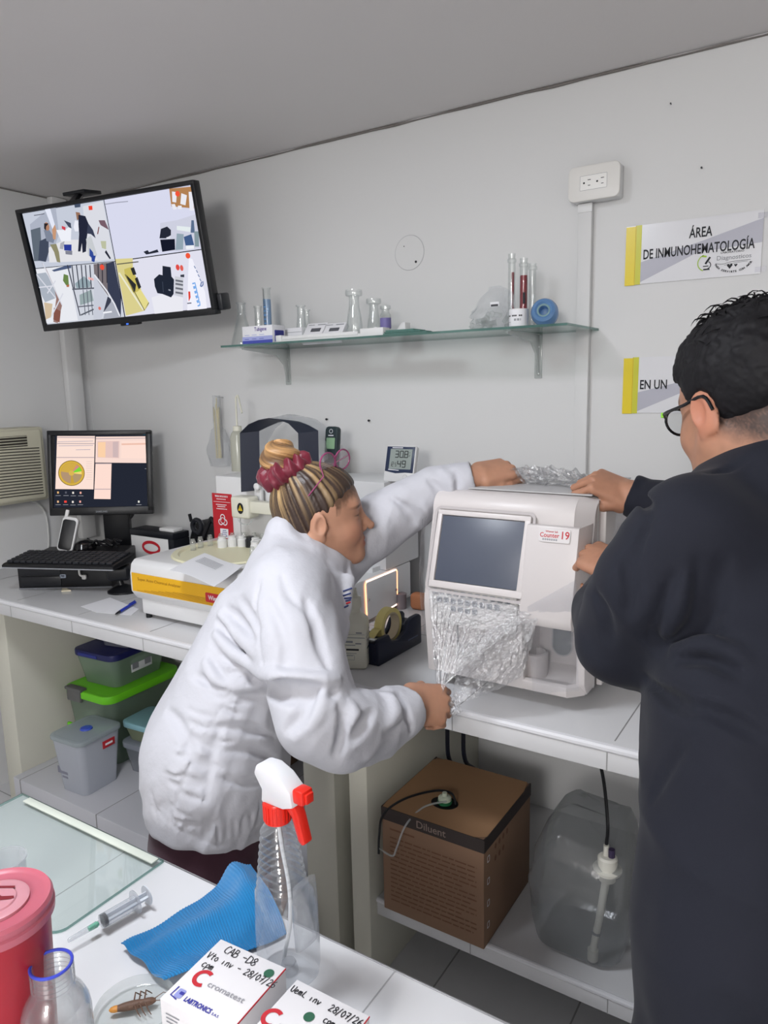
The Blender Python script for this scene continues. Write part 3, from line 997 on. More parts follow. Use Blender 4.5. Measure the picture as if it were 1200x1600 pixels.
# view 4: waiting corner
c = lambda L: cr2(L, 180, 390, 7.5)
P.poly(c([(8, 110), (210, 100), (215, 240), (300, 470), (400, 640), (350, 715), (130, 775)]), (216, 206, 142))
P.poly(c([(110, 230), (200, 200), (310, 470), (220, 510), (120, 300)]), (200, 186, 96))
for q in (((130, 290), (250, 410), (240, 490), (220, 500)), ((185, 220), (225, 205), (255, 290), (215, 300)), ((235, 340), (265, 320), (310, 440), (280, 465))):
    P.poly(c(q), (44, 46, 48))
P.poly(c([(240, 520), (300, 460), (400, 620), (350, 710)]), (226, 216, 140))
P.line(c([(50, 270), (335, 705)]), .006, (232, 230, 206)); P.line(c([(120, 290), (350, 712), (400, 620)]), .003, (110, 104, 64))
P.poly(c([(430, 560), (560, 520), (800, 560), (800, 725), (470, 755)]), (232, 232, 240))
P.poly(c([(460, 345), (520, 290), (560, 300), (560, 190), (655, 205), (665, 315), (695, 350), (690, 520), (660, 560), (560, 520), (500, 510), (470, 430)]), (34, 40, 54))
P.line(c([(560, 375), (570, 500)]), .002, (66, 74, 90)); P.line(c([(630, 470), (655, 478)]), .004, (150, 156, 168))
P.poly(c([(705, 310), (805, 330), (800, 560), (700, 530)]), (204, 206, 214))
for yy in (360, 400, 450, 500):
    P.line(c([(712, yy), (800, yy + 15)]), .0058, (110, 112, 122))
P.poly(c([(770, 295), (815, 290), (815, 325), (770, 320)]), (60, 64, 76))
P.dot(*c([(738, 208)])[0], .007, (222, 76, 70), .009); P.dot(*c([(785, 215)])[0], .006, (222, 96, 86), .009)
P.dot(*c([(858, 72)])[0], .0085, (238, 88, 60))
P.poly(c([(870, 100), (910, 110), (1060, 500), (1080, 690), (850, 715), (860, 300)]), (240, 240, 250))
for q, k in (((930, 190), 0), ((955, 240), 1), ((975, 290), 2), ((995, 340), 3)):
    P.line(c([q, (q[0] + 18, q[1] + 32)]), .003, (110, 130, 170))
P.line(c([(1005, 430), (1015, 385), (1035, 375), (1035, 410), (1018, 432), (1006, 428)]), .004, (104, 124, 170))
for i in range(5):
    P.line(c([(910 + 14 * i, 400 + 55 * i), (940 + 14 * i, 390 + 55 * i), (950 + 12 * i, 430 + 55 * i), (920 + 13 * i, 440 + 55 * i)]), .005, (120, 170, 232))
P.poly(c([(862, 490), (885, 490), (890, 560), (868, 610)]), (220, 70, 60))
P.line(c([(850, 630), (900, 625)]), .003, (60, 64, 90))
P.line(c([(25, 172), (280, 142)]), .0032, (90, 88, 80))
P.b.obj('screen', tv, world=True, M=TVM, smooth=0, recalc=False)

# ------------------------------------------------------------------ air conditioner on the left wall
XA = -2.60
ac = thing('air_conditioner', 'cream window air conditioner on the left wall beside the computer monitor', 'air conditioner', (XL, 1.45, 1.23))
AM = frame((XA, 0, 0), (0, 1, 0), (0, 0, 1))
ACM = mat('ac_cream', (214, 210, 188), .45, var=(6, .03))
ya, zb, zt_ = 1.665, 1.105, 1.372
b = B(ACM)
b.add(boxr(XL, XA, .98, ya, zb, zt_, .014, 3))
b.add(boxr(XL, XA - .012, .97, ya + .012, zb - .006, zt_ + .006, .01))
b.obj('housing', ac, world=True)
SLOT = mat('ac_slot', (62, 58, 52), .7)
g = B(SLOT)
for k in range(4):
    g.add(boxr(ya - .58 + .13 * k, ya - .455 + .13 * k, zt_ - .062, zt_ - .022, -.002, .0012), 0, AM)
g.obj('outlet_slot', ac, world=True, smooth=0)
v = B(ACM)
for k in range(4):
    for q in range(4):
        v.add(boxr(ya - .58 + .13 * k, ya - .455 + .13 * k, zt_ - .058 + q * .0105, zt_ - .055 + q * .0105, 0, .004, .0006), 0, AM)
v.obj('outlet_vane', ac, world=True)
g = B(SLOT)
for k in range(17):
    z = zb + .022 + k * .0108
    pts = [(.99 + (ya - .02 - .99) * i / 40, z + .0045 * math.sin(4.2 * (i / 40) + 5.2) ) for i in range(41)]
    g.add(stroke(pts, .0038, .0012), 0, AM)
g.obj('intake_grille', ac, world=True, smooth=0)

# white cable down the left wall
o = B(mat('cable_white', (214, 214, 212), .5)).add(tube(smooth_path([(XL + .006, 1.40, 1.075), (XL + .012, 1.62, 1.095), (XL + .012, 1.70, 1.05), (XL + .010, 1.715, .95), (XL + .010, 1.70, .849)], 8), .0038, 8)).obj('wall_cable')
tag(o, 'thin white cable hanging down the left wall below the air conditioner', 'cable')

# ------------------------------------------------------------------ computer monitor
MX = Vector((.778, .627, -.02)).normalized()
MY = Vector((-.036, .120, .985)); MY = (MY - MX * MY.dot(MX)).normalized()
mq = [(83, 674), (245, 676), (240, 806), (78, 806)]
MO = at(78, 806, D=7.361 * .372 * (2.723 / 2.723))
k_ = .372
MO = Vector((-2.474 - .002, 1.581, 1.058))
MM = frame(MO, MX, MY)
mop = plane_map(MO, MX, MY)
mon = thing('computer_monitor', 'black computer monitor on the left counter showing a gold disc and windows', 'monitor', (-2.30, 1.80, ZT), 39)
MW, MH = .370, .312
b = B(BLACK_PL, mat('monitor_print', (130, 134, 140), .5), glow('led_cyan', (40, 120, 150), .5))
b.add(boxr(0, MW, 0, .030, -.03, 0, .003)).add(boxr(0, MW, MH - .018, MH, -.03, 0, .003)).add(boxr(0, .014, .01, MH - .004, -.03, 0, .003)).add(boxr(MW - .02, MW, .01, MH - .004, -.03, 0, .003))
b.add(boxr(.004, MW - .004, .004, MH - .004, -.034, -.0035, .002))
b.add(text('SAMSUNG', .009, 'CENTER', .03), 1, T(MW / 2, .012, .0004))
b.obj('frame', mon, world=True, M=MM)
B(DARK_PL).add(boxr(.05, MW - .05, .05, MH - .05, -.065, -.03, .014)).obj('back_case', mon, world=True, M=MM)
P = Paint(mop, .00003)
P.z = -.0032
m = lambda L: cr2(L, 0, 640, 4.615)
P.poly(m([(395, 175), (1090, 185), (1090, 745), (385, 740)]), (36, 40, 52))
PK = (250, 224, 212)
P.poly(m([(410, 190), (683, 190), (672, 575), (397, 573)]), PK)
P.poly(m([(690, 195), (1078, 192), (1074, 385), (685, 382)]), (246, 218, 208))
P.poly(m([(687, 388), (803, 388), (796, 646), (676, 644)]), (252, 220, 208))
for a in (((411, 200), (683, 203)), ((411, 245), (683, 245)), ((405, 345), (680, 345)), ((690, 210), (1076, 205)), ((686, 390), (803, 390)), ((680, 574), (800, 574))):
    P.line(m(a), .003, (186, 168, 172))
for a in (((415, 232), (670, 226)), ((545, 290), (650, 288)), ((420, 262), (670, 258))):
    P.line(m(a), .0016, (150, 150, 176))
P.poly(m([(700, 228), (860, 226), (858, 350), (700, 345)]), (228, 196, 190)); P.poly(m([(705, 235), (760, 233), (758, 345), (705, 342)]), (250, 208, 168)); P.poly(m([(812, 232), (852, 230), (850, 345), (812, 342)]), (206, 182, 182))
P.poly(m([(875, 228), (1062, 225), (1060, 352), (872, 350)]), (252, 222, 210)); P.line(m([(875, 250), (1060, 246)]), .006, (236, 190, 172))
cx, cy = mop(*m([(514, 458)])[0])
for rr, col in ((.0468, (120, 96, 30)), (.0445, (214, 176, 70)), (.0383, (196, 158, 62))):
    P.z += P.dz; P.b.add(flat(circ(rr, 36, cx, cy), P.z), scol(*col))
def wedge(a0, a1, r, col):
    P.z += P.dz
    P.b.add(flat([(cx, cy)] + circ(r, 14, cx, cy, None, a0, a1), P.z), scol(*col))
wedge(170, 262, .037, (176, 146, 116)); wedge(285, 350, .037, (176, 150, 110)); wedge(10, 38, .0365, (120, 214, 60)); wedge(38, 58, .0354, (206, 140, 128)); wedge(-8, 10, .0365, (244, 214, 120)); wedge(58, 170, .037, (208, 170, 74))
P.z += P.dz; P.b.add(flat(circ(.0096, 18, cx, cy), P.z), scol(216, 180, 84))
for k in range(9):
    P.line(m([(620, 375 + 16 * k), (662, 375 + 16 * k)]), .0009, (206, 180, 176))
for (x, y, col) in ((417, 598, (226, 180, 120)), (474, 598, (90, 92, 104)), (526, 600, (232, 226, 216)), (580, 600, (240, 176, 160)), (417, 664, (232, 186, 140)), (471, 664, (236, 72, 62)), (524, 666, (236, 228, 222)), (577, 664, (240, 170, 160)), (1062, 404, (244, 208, 186)), (1000, 664, (226, 226, 218))):
    X_, Y_ = mop(*m([(x, y)])[0])
    P.z += P.dz; P.b.add(flat(rrect(.0062 if col != (236, 72, 62) else .009, .0078, .001, 2, X_, Y_), P.z), scol(*col))
    P.line(m([(x - 18, y + 22), (x + 20, y + 22)]), .0014, (168, 170, 176))
P.poly(m([(388, 712), (1086, 712), (1086, 738), (386, 738)]), (186, 190, 208))
for (x, col) in ((405, (120, 130, 160)), (432, (226, 130, 110)), (500, (170, 170, 214)), (535, (110, 110, 150)), (570, (250, 200, 150)), (990, (140, 146, 170)), (1060, (226, 228, 236))):
    P.poly(m([(x - 12, 716), (x + 12, 716), (x + 12, 734), (x - 12, 734)]), col)
P.poly(m([(1030, 165), (1050, 165), (1050, 182), (1030, 182)]), (40, 110, 140))
P.b.obj('screen', mon, world=True, M=MM, smooth=0, recalc=False)
b = B(BLACK_PL)
bc = Vector((-2.352, 1.778, ZT))
b.add(lathe([(0, 0), (.084, 0), (.084, .008), (.075, .016), (0, .018)], 32), 0, Matrix.Translation(bc))
b.add(boxr(-.048, .048, -.02, .022, .012, .36, .006), 0, Matrix.Translation(bc) @ RZ(39))
b.add(lathe([(.04, -.012), (.045, 0), (.04, .012)], 24), 0, Matrix.Translation(bc + Vector((.012, .02, .21))) @ RZ(39) @ RX(90))
b.obj('stand', mon, world=True)

# ------------------------------------------------------------------ desktop computer with keyboard on top
PC0 = at(30, 922, Z=ZT); PC1 = at(176, 919, Z=ZT)
pu = (PC1 - PC0).normalized(); pa_ = math.degrees(math.atan2(pu.y, pu.x)); pw_ = (PC1 - PC0).length
PM = T(PC0.x, PC0.y, ZT) @ RZ(pa_)
pc = thing('desktop_computer', 'flat black desktop computer lying on the left counter under the keyboard', 'computer', M=PM)
B(BLACK_PL, mat('pc_band', (120, 122, 128), .4)).add(boxr(0, pw_, 0, .25, .004, .096, .004)).add(boxr(.001, pw_ - .001, -.002, .01, .002, .007), 1).obj('case', pc)
B(DARK_PL).add(boxr(.01, pw_ * .46, -.004, .004, .05, .088, .002)).add(boxr(.01, pw_ * .46, -.004, .004, .012, .046, .002)).obj('drive_bay', pc)
B(mat('pc_logo', (150, 160, 176), .3), BLACK_PL).add(prism(rrect(.021, .013, .003, 3), .002, 0), 0, T(pw_ * .485, -.001, .046) @ RX(90)).add(text('hp', .011, 'CENTER', .02), 1, T(pw_ * .485, -.0035, .0475) @ RX(90)).obj('badge', pc)
o = B(mat('cable_white', (214, 214, 212), .5)).add(tube(smooth_path([(pw_ * .9, -.012, .112), (pw_ * .78, -.022, .11), (pw_ * .70, -.02, .085), (pw_ * .68, -.014, .055), (pw_ * .71, -.010, .045)], 6), .0035, 8)).add(boxr(pw_ * .70, pw_ * .75, -.018, -.004, .036, .052, .004)).obj('usb_plug', M=PM)
tag(o, 'white plug with looped cable on the front of the black computer', 'cable')
K0 = at(2, 881, Z=.957); K1 = at(176, 885, Z=.957)
ku = (K1 - K0).normalized(); ka = math.degrees(math.atan2(ku.y, ku.x))
KM = T(K0.x, K0.y, .943) @ RZ(ka)
kb = thing('keyboard', 'black computer keyboard resting on top of the desktop computer', 'keyboard', M=KM)
KL, KD = .395, .142
kb0 = B(BLACK_PL, mat('kb_lip', (150, 152, 158), .4))
kb0.add(prism([(0, 0), (KD, 0), (KD, .026), (.01, .014), (0, .010)], KL, 0, .002), 0, frame((0, 0, 0), (0, 1, 0), (0, 0, 1)))
kb0.add(boxr(0, KL, -.001, .004, -.0005, .003), 1)
kb0.obj('tray', kb)
KC = mat('key_black', (34, 36, 42), .5)
for r_ in range(6):
    for k in range(16):
        o = B(KC).add(box(.0196, .0165, .008, (.020 + k * .0236, .022 + r_ * .0205, .0185 + r_ * .00185), .0015, 1)).obj('key', kb)
# cordless handset standing behind the keyboard
hp = at(101, 862, Z=.948)
hp = at(101, 858, D=2.62)
HM = Matrix.Translation((hp.x, hp.y, ZT + .0975)) @ RZ(38) @ RX(-14) @ RY(12)
h = thing('cordless_phone', 'white cordless phone with black front standing behind the keyboard', 'phone', M=HM)
B(WHITE_PL).add(prism(rrect(.056, .125, .014, 5, 0, .0640), .024, -.012, .004), 0, frame((0, 0, 0), (1, 0, 0), (0, 0, 1))).add(boxr(-.026, -.014, -.004, .008, .12, .15, .003)).obj('body', h)
B(BLACK_PL).add(prism(rrect(.046, .108, .010, 5, -.001, .062), .002, .0115, .0008), 0, frame((0, 0, 0), (1, 0, 0), (0, 0, 1))).obj('front_panel', h)
# small black mouse
mp_ = at(133, 856, D=2.66)
ms = thing('computer_mouse', 'shiny black mouse lying beside the white cordless phone', 'mouse', (mp_.x, mp_.y, ZT + .097), 20)
V = lathe([(0, 0), (.034, 0), (.036, .01), (.03, .026), (.015, .034), (0, .036)], 24)
B(mat('glossy_black', (14, 14, 18), .12, spec=.6)).add(([Vector((v.x, v.y * 1.35, v.z)) for v in V[0]], V[1])).obj('shell', ms)
# tangle of black cables at the monitor foot
random.seed(11)
cb = B(BLACK_PL)
for k in range(5):
    a = at(140 + 12 * k, 858, D=2.70)
    pts = [(a.x + random.uniform(-.03, .03), a.y + random.uniform(-.02, .02), ZT + .10 + random.uniform(0, .025)) for _ in range(6)]
    cb.add(tube(smooth_path(pts, 6), .0045, 6))
o = cb.obj('cable_tangle')
tag(o, 'tangle of black cables on the computer in front of the monitor stand', 'cable')
# barcode scanner stand
sc = thing('scanner_stand', 'black barcode scanner stand with round foot between computer and analyzer', 'scanner', (-2.015, 1.525, ZT), 40)
V = lathe([(0, 0), (.052, 0), (.052, .006), (.03, .018), (.012, .026), (0, .027)], 28)
B(BLACK_PL).add(([Vector((v.x, v.y * .8, v.z)) for v in V[0]], V[1])).obj('foot', sc)
B(BLACK_PL).add(tube([(-.005, 0, .02), (-.012, .006, .04), (-.01, .012, .06)], [.011, .011, .013], 12)).obj('stem', sc)
B(DARK_PL).add(box(.075, .07, .05, (-.01, .01, .066), .014, 3)).add(box(.06, .004, .03, (-.01, -.026, .068), .002), BLACK_PL).obj('head', sc)
# paper with pen, folded note
o = B(PAPER).add(prism([tuple(at(*p, Z=ZT).xy) for p in ((126, 948), (172, 934), (217, 952), (205, 962), (150, 957))], .0006, ZT + .0004)).obj('paper_sheet')
tag(o, 'blank white sheet of paper on the counter under the blue pen', 'paper')
o = B(mat('note_cream', (226, 216, 190), .8)).add(prism([tuple(at(*p, Z=ZT).xy) for p in ((96, 925), (98, 918), (111, 924))], .004, ZT + .0004)).obj('paper_note')
tag(o, 'small folded cream paper note lying in front of the black computer', 'paper')
p0 = at(180, 960, Z=ZT + .007); p1 = at(211, 941, Z=ZT + .007)
pn = thing('blue_pen', 'blue ballpoint pen lying on the white sheet of paper', 'pen', tuple((p0 + p1) / 2))
dv = (p1 - p0)
B(mat('pen_blue', (36, 62, 190), .3)).add(tube([p0 + dv * .22, p1], .0045, 12)).obj('barrel', pn, world=True)
B(DARK_PL).add(tube([p0 + dv * .22, p0 + dv * .06, p0], [.0042, .003, .0008], 12)).obj('tip', pn, world=True)
B(mat('pen_blue', (36, 62, 190), .3)).add(tube([p1 - dv * .3 + Vector((0, 0, .006)), p1 + Vector((0, 0, .006))], .0015, 6)).obj('clip', pn, world=True)
# white and black box with red oval
wb = at(206, 858, Y=1.75); wb2 = at(263, 856, Y=1.75)
wx = thing('reagent_carton', 'white carton with red oval and black lid behind the analyzer', 'box', ((wb.x + wb2.x) / 2, 1.76, ZT))
B(WHITE_PL).add(boxr(wb.x, wb2.x, 1.75, 1.82, ZT, .978, .002)).obj('carton', wx, world=True)
B(DARK_PL).add(boxr(wb.x - .002, wb2.x + .030, 1.748, 1.825, .978, 1.002, .003)).add(boxr(wb2.x, wb2.x + .030, 1.75, 1.825, ZT, .978, .002)).obj('lid', wx, world=True)
B(RED).add(stroke(circ(.044, 26, (wb.x + wb2.x) / 2 + .01, .940, .020), .011, .0008, True), 0, frame((0, 1.749, 0), (1, 0, 0), (0, 0, 1))).obj('red_oval', wx, world=True, smooth=0)
B(WHITE_PL).add(box(.075, .045, .012, (wb2.x - .02, 1.785, 1.008), .003)).obj('lid_label', wx, world=True)
# black telephone base and black triangular stand
a = at(300, 850, Y=1.80)
tb = thing('desk_telephone', 'black lumpy telephone base with short antenna behind the analyzer carousel', 'phone', (a.x, 1.82, ZT))
bb = at(290, 822, Y=1.80)
B(BLACK_PL).add(prism([(a.x - .075, ZT), (a.x - .075, .965), (a.x - .055, 1.015), (a.x - .02, 1.035), (a.x + .02, 1.02), (a.x + .05, .985), (a.x + .07, .965), (a.x + .07, ZT)], .10, -1.955, .012), 0, frame((0, 0, 0), (1, 0, 0), (0, 0, 1))).obj('body', tb, world=True)
B(BLACK_PL).add(tube([at(299, 815, Y=1.80), at(296, 803, Y=1.80)], .006, 8)).obj('antenna', tb, world=True)
B(DARK_PL).add(torus(.022, .009, 20, 8), 0, Matrix.Translation(at(308, 822, Y=1.795)) @ RX(90)).obj('cradle_ring', tb, world=True)
st_ = [at(*p, Y=1.745) for p in ((317, 842), (328, 815), (332, 812), (347, 838), (345, 846), (318, 848))]
tri = thing('triangular_stand', 'black triangular frame standing behind the carousel left of the red sign', 'stand', (st_[0].x, 1.745, ZT))
B(BLACK_PL).add(tube(smooth_path([st_[0], st_[1], st_[2], st_[3]], 5), .0075, 8)).add(tube([st_[4], st_[5]], .008, 8)).add(tube([st_[3], st_[4]], .008, 8)).obj('frame', tri, world=True)
B(DARK_PL).add(boxr(st_[0].x - .012, st_[3].x + .004, 1.735, 1.80, ZT, st_[5].z - .004, .006)).obj('base_block', tri, world=True)
# ------------------------------------------------------------------ glass wall shelf
ZS = 1.637
SX0, SX1, SY0 = -1.70, -.586, 1.72
GL = glass('shelf_glass', (208, 222, 217), .02, body=.05, body_col=(150, 172, 166))
GEDGE = glass('shelf_glass_edge', (120, 170, 160), .05, body=.55, body_col=(92, 138, 128))
sh = thing('glass_shelf', 'long clear glass shelf on the back wall holding flasks and boxes', 'shelf', (-1.14, YB, ZS))
b = B(GL, GEDGE)
b.add(boxr(SX0, SX1, SY0, YB - .001, ZS - .006, ZS))
for k, f in enumerate(b.F):
    n = (b.V[f[1]] - b.V[f[0]]).cross(b.V[f[2]] - b.V[f[0]])
    b.I[k] = 0 if abs(n.z) > max(abs(n.x), abs(n.y)) else 1
b.obj('shelf_pane', sh, world=True, smooth=0)
BRK = glass('bracket_plastic', (240, 243, 242), .15, body=.45, body_col=(232, 236, 235))
for px in (428, 827):
    x = at(px, 545, Y=1.9).x
    k = B(BRK, METAL)
    k.add(prism([(SY0 + .03, ZS - .0065), (YB - .001, ZS - .0065), (YB - .001, ZS - .115), (YB - .010, ZS - .115), (YB - .022, ZS - .06), (YB - .06, ZS - .028), (SY0 + .03, ZS - .014)], .006, x - .003, .001), 0, PYZ)
    k.add(boxr(x - .011, x + .011, YB - .005, YB - .001, ZS - .125, ZS - .007, .002))
    k.add(boxr(x - .011, x + .011, SY0 + .03, YB - .001, ZS - .009, ZS - .0065, .001))
    for z in (ZS - .04, ZS - .112):
        k.add(lathe([(.004, 0), (.004, .002), (0, .003)], 10), 1, T(x, YB - .0055, z) @ RX(90))
    k.obj('bracket', sh, world=True)

def shp(x0, x1, ytop, Y):
    """centre x, radius, height of a round thing seen between x0 and x1 standing on the shelf at depth Y"""
    pc = at((x0 + x1) / 2, 525, Y=Y)
    D = (pc - CAM).dot(FW)
    r_ = (x1 - x0) / 2 / FPX * D * 1.0
    h = at((x0 + x1) / 2, ytop, Y=Y).z - ZS
    return pc.x, r_, h
def vessel(name, label, cat, x0, x1, ytop, Y, prof, mats=None, group=None):
    """prof: list of (radius share, height share); a thin double wall"""
    x, r_, h = shp(x0, x1, ytop, Y)
    t = thing(name, label, cat, (x, Y, ZS + .0003), 0, group)
    P_ = [(a * r_, c * h) for a, c in prof]
    b = B(mats or CLEAR)
    b.add(lathe([(0, .0)] + P_ + [(max(.0005, P_[-1][0] - .0015), P_[-1][1])], 32, False))
    b.add(lathe([(0, .0025)] + [(max(.0005, a - .0018), max(c, .0025)) for a, c in P_], 32, False))
    b.obj('glass_body', t)
    return t, x, r_, h
ERL = [(1, .01), (1, .06), (.93, .12), (.42, .66), (.36, .74), (.36, .96), (.42, .98), (.42, 1)]
vessel('conical_flask', 'clear conical flask at the left end of the glass shelf behind a small carton', 'flask', 361, 397, 473, 1.815, ERL)
BOT = [(.86, 0), (.92, .03), (.92, .30), (.80, .48), (.62, .66), (.58, .80), (.60, .86), (.95, .88), (1.0, .93), (.95, 1.0)]
vessel('glass_bottle', 'tallest clear glass bottle standing in the middle of the glass shelf', 'bottle', 541, 568, 453, 1.80, BOT)
vessel('glass_bottle', 'clear glass bottle just right of the tallest bottle on the glass shelf', 'bottle', 573, 597, 467, 1.88, BOT)
FL2 = [(1, 0), (1, .05), (.9, .25), (.62, .62), (.55, .72), (.55, .95), (.75, .97), (.75, 1)]
vessel('small_flask', 'small clear flask behind the white tray box on the glass shelf', 'flask', 461, 482, 477, 1.88, FL2)
vessel('small_flask', 'smaller clear flask right beside another one above the white kit boxes', 'flask', 473, 488, 484, 1.83, FL2)
TUB = [(.8, .005), (.95, .02), (.95, .94), (1.1, .96), (1.1, 1.0)]
vessel('test_tube', 'plain clear test tube standing left of the blue marked cylinder', 'test tube', 399, 411, 478, 1.9, TUB)
t, x, r_, h = vessel('measuring_cylinder', 'clear measuring cylinder with blue scale standing behind the carton', 'cylinder', 412, 427, 449, 1.86, [(1.3, 0), (1.3, .02), (.8, .05), (.8, .95), (1.0, 1.0)])
b = B(glass('blue_scale', (190, 214, 240), .1, body=.35, body_col=(120, 164, 214)), mat('scale_blue', (96, 150, 206), .5), DARK_PL)
b.add(lathe([(.82 * r_, .02), (.82 * r_, h * .8)], 20, False))
for k in range(9):
    b.add(boxr(-.003, .004, -.83 * r_ - .0004, -.83 * r_ + .001, h * (.1 + .07 * k), h * (.1 + .07 * k) + .0022), 1)
b.add(boxr(-.83 * r_ - .001, -.83 * r_ + .0006, -.001, .001, 0, h * .98), 2)
b.obj('scale_mark', t)
t, x, r_, h = vessel('reagent_bottle', 'small glass bottle with purple label near the middle of the glass shelf', 'bottle', 594, 612, 478, 1.84, [(.9, 0), (.95, .03), (.95, .72), (.7, .80), (.7, .88), (.95, .9), (.95, 1)])
B(mat('purple_label', (120, 112, 168), .5)).add(lathe([(.97 * r_, h * .3), (.97 * r_, h * .62)], 24, False)).obj('label_band', t)
# blood tubes and jar
for (x0, x1, yt, lab, f, off) in ((793, 805, 397, 'left glass tube with a thin dark red column behind the white labelled jar', .35, .3), (811, 824, 404, 'right glass tube with a wide red column behind the white labelled jar', .86, 0)):
    t, x, r_, h = vessel('blood_tube', lab, 'test tube', x0, x1, yt, 1.845, [(.6, .003), (.9, .02), (.95, .05), (.95, .88), (1.15, .89), (1.15, .93), (.9, .94), (.95, 1)], group='red filled tubes on the glass shelf')
    B(mat('blood_red', (126, 18, 34), .35)).add(lathe([(0, .004), (f * r_, .006), (f * r_, h * .76), (0, h * .762)], 18, False), 0, T(off * r_, 0, 0)).obj('red_column', t)
    if f > .5:
        B(INK).add(boxr(.2 * r_, .75 * r_, -.93 * r_ - .0006, -.9 * r_, h * .36, h * .52)).obj('bar_label', t)
vessel('test_tube', 'empty clear tube standing right of the two red filled tubes', 'test tube', 825, 837, 412, 1.86, [(.8, .003), (.95, .02), (.95, .9), (1.2, .91), (1.2, .95), (1, .96), (1, 1)])
x, r_, h = shp(793, 823, 483, 1.765)
t = thing('labelled_jar', 'white jar with printed label at the right end of the glass shelf', 'jar', (x, 1.775, ZS + .0003))
B(WHITE_PL).add(lathe([(0, 0), (r_, 0), (r_, h * .98), (r_ * .96, h), (0, h)], 32)).obj('body', t)
b = B(PAPER, INK, GREYINK)
def on_cyl(pts, rr):
    return [Vector((rr * math.sin(a), -rr * math.cos(a), z)) for a, z in pts]
b.add(loft([on_cyl([(-1.0 + .1 * i, .003) for i in range(21)], r_ + .0004), on_cyl([(-1.0 + .1 * i, h * .96) for i in range(21)], r_ + .0004)], False, False))
for (a0, a1, z0, z1, m) in ((-.9, .75, .58, .66, 1), (-.1, .6, .34, .46, 2), (-.9, -.5, .26, .3, 2)):
    n = 9
    for i in range(n):
        if (i * 7 + m) % 4 != 3:
            q0, q1 = a0 + (a1 - a0) * i / n, a0 + (a1 - a0) * (i + .8) / n
            b.add(loft([on_cyl([(q0, z0 * h), (q1, z0 * h)], r_ + .0009), on_cyl([(q0, z1 * h), (q1, z1 * h)], r_ + .0009)], False, False), m)
b.obj('printed_label', t)
# round blue cushion flask lying on its side
x, r_, h = shp(830, 872, 470, 1.79)
pc = at(851, 491, Y=1.79)
t = thing('blue_bulb', 'translucent light blue rubber bulb with hollow centre at the shelf end', 'bulb', (pc.x, 1.79, ZS))
BLU = glass('blue_rubber', (150, 190, 230), .12, body=.75, body_col=(126, 172, 222), edge=.2)
MR = T(0, 0, r_ * 1.0) @ RZ(12) @ RX(78)
b = B(BLU)
prof = [(r_ * .34, -.028), (r_ * .62, -.034), (r_ * .95, -.02), (r_ * 1.0, 0), (r_ * .96, .012), (r_ * .84, .021), (r_ * .62, .024), (r_ * .45, .019), (r_ * .40, .008), (r_ * .40, -.012), (0, -.014)]
b.add(lathe(prof, 36, False), 0, MR)
b.obj('bulb_body', t)
B(glass('blue_core', (200, 226, 226), .1, body=.7, body_col=(180, 214, 214))).add(torus(r_ * .43, r_ * .09, 28, 8), 0, MR @ T(0, 0, .018)).obj('bulb_rim', t)
# cartons and kits
def carton(name, label, px0, px1, ytop, Y, depth, mats, cat='box'):
    a = at(px0, 530, Y=Y); c = at(px1, 530, Y=Y)
    h = at((px0 + px1) / 2, ytop, Y=Y).z - ZS
    t = thing(name, label, cat, ((a.x + c.x) / 2, Y + depth / 2, ZS + .0003))
    w_ = c.x - a.x
    B(*mats).add(boxr(-w_ / 2, w_ / 2, -depth / 2, depth / 2, 0, h, .0012)).obj('carton', t)
    return t, w_, h
LBL = mat('label_blue', (74, 84, 176), .5)
t, w_, h = carton('reagent_box', 'small white carton with blue lower band at the left of the glass shelf', 379, 426, 509, 1.745, .06, [PAPER])
FM = T(0, -.0304, 0) @ RX(90)
b = B(LBL, mat('label_pale', (170, 176, 226), .5), mat('violet_ink', (92, 70, 150), .5))
b.add(flat([(-w_ / 2, 0), (w_ / 2, 0), (w_ / 2, h * .2), (-w_ / 2, h * .2)], .0002), 0, FM)
b.add(flat([(-w_ / 2, h * .2), (w_ / 2, h * .2), (w_ / 2, h * .42), (-w_ / 2, h * .42)], .0002), 1, FM)
b.add(text('Tubigene', .0165, 'CENTER', .01, .8), 2, FM @ T(w_ * .12, h * .8, .0005))
for k in range(3):
    b.add(stroke([(-w_ * .42 + .03 * k, h * .5), (-w_ * .42 + .03 * k + .02, h * .5)], .0016, .0004), 1, FM)
    b.add(stroke([(-w_ * .42 + .03 * k, h * .28), (-w_ * .42 + .03 * k + .018, h * .28)], .0016, .0006), 0, FM)
b.add(boxr(w_ / 2 - .0005, w_ / 2 + .004, -.02, .02, .004, h * .72, .002), mat('deep_blue', (40, 44, 130), .4))
b.obj('printed_face', t, smooth=0)
t, w_, h = carton('slide_box', 'low white box behind the blue banded carton on the glass shelf', 428, 472, 513, 1.83, .09, [PAPER])
b = B(GREYINK, mat('violet_ink', (92, 70, 150), .5))
FM = T(0, -.0452, 0) @ RX(90)
b.add(stroke([(-w_ / 2, h * .72), (w_ / 2, h * .72)], .0012, .0002), 0, FM)
for k in range(14):
    b.add(stroke([(-w_ * .1 + .0035 * k, h * .1), (-w_ * .1 + .0035 * k, h * .45)], .0012, .0003), 1, FM)
b.obj('printed_face', t, smooth=0)
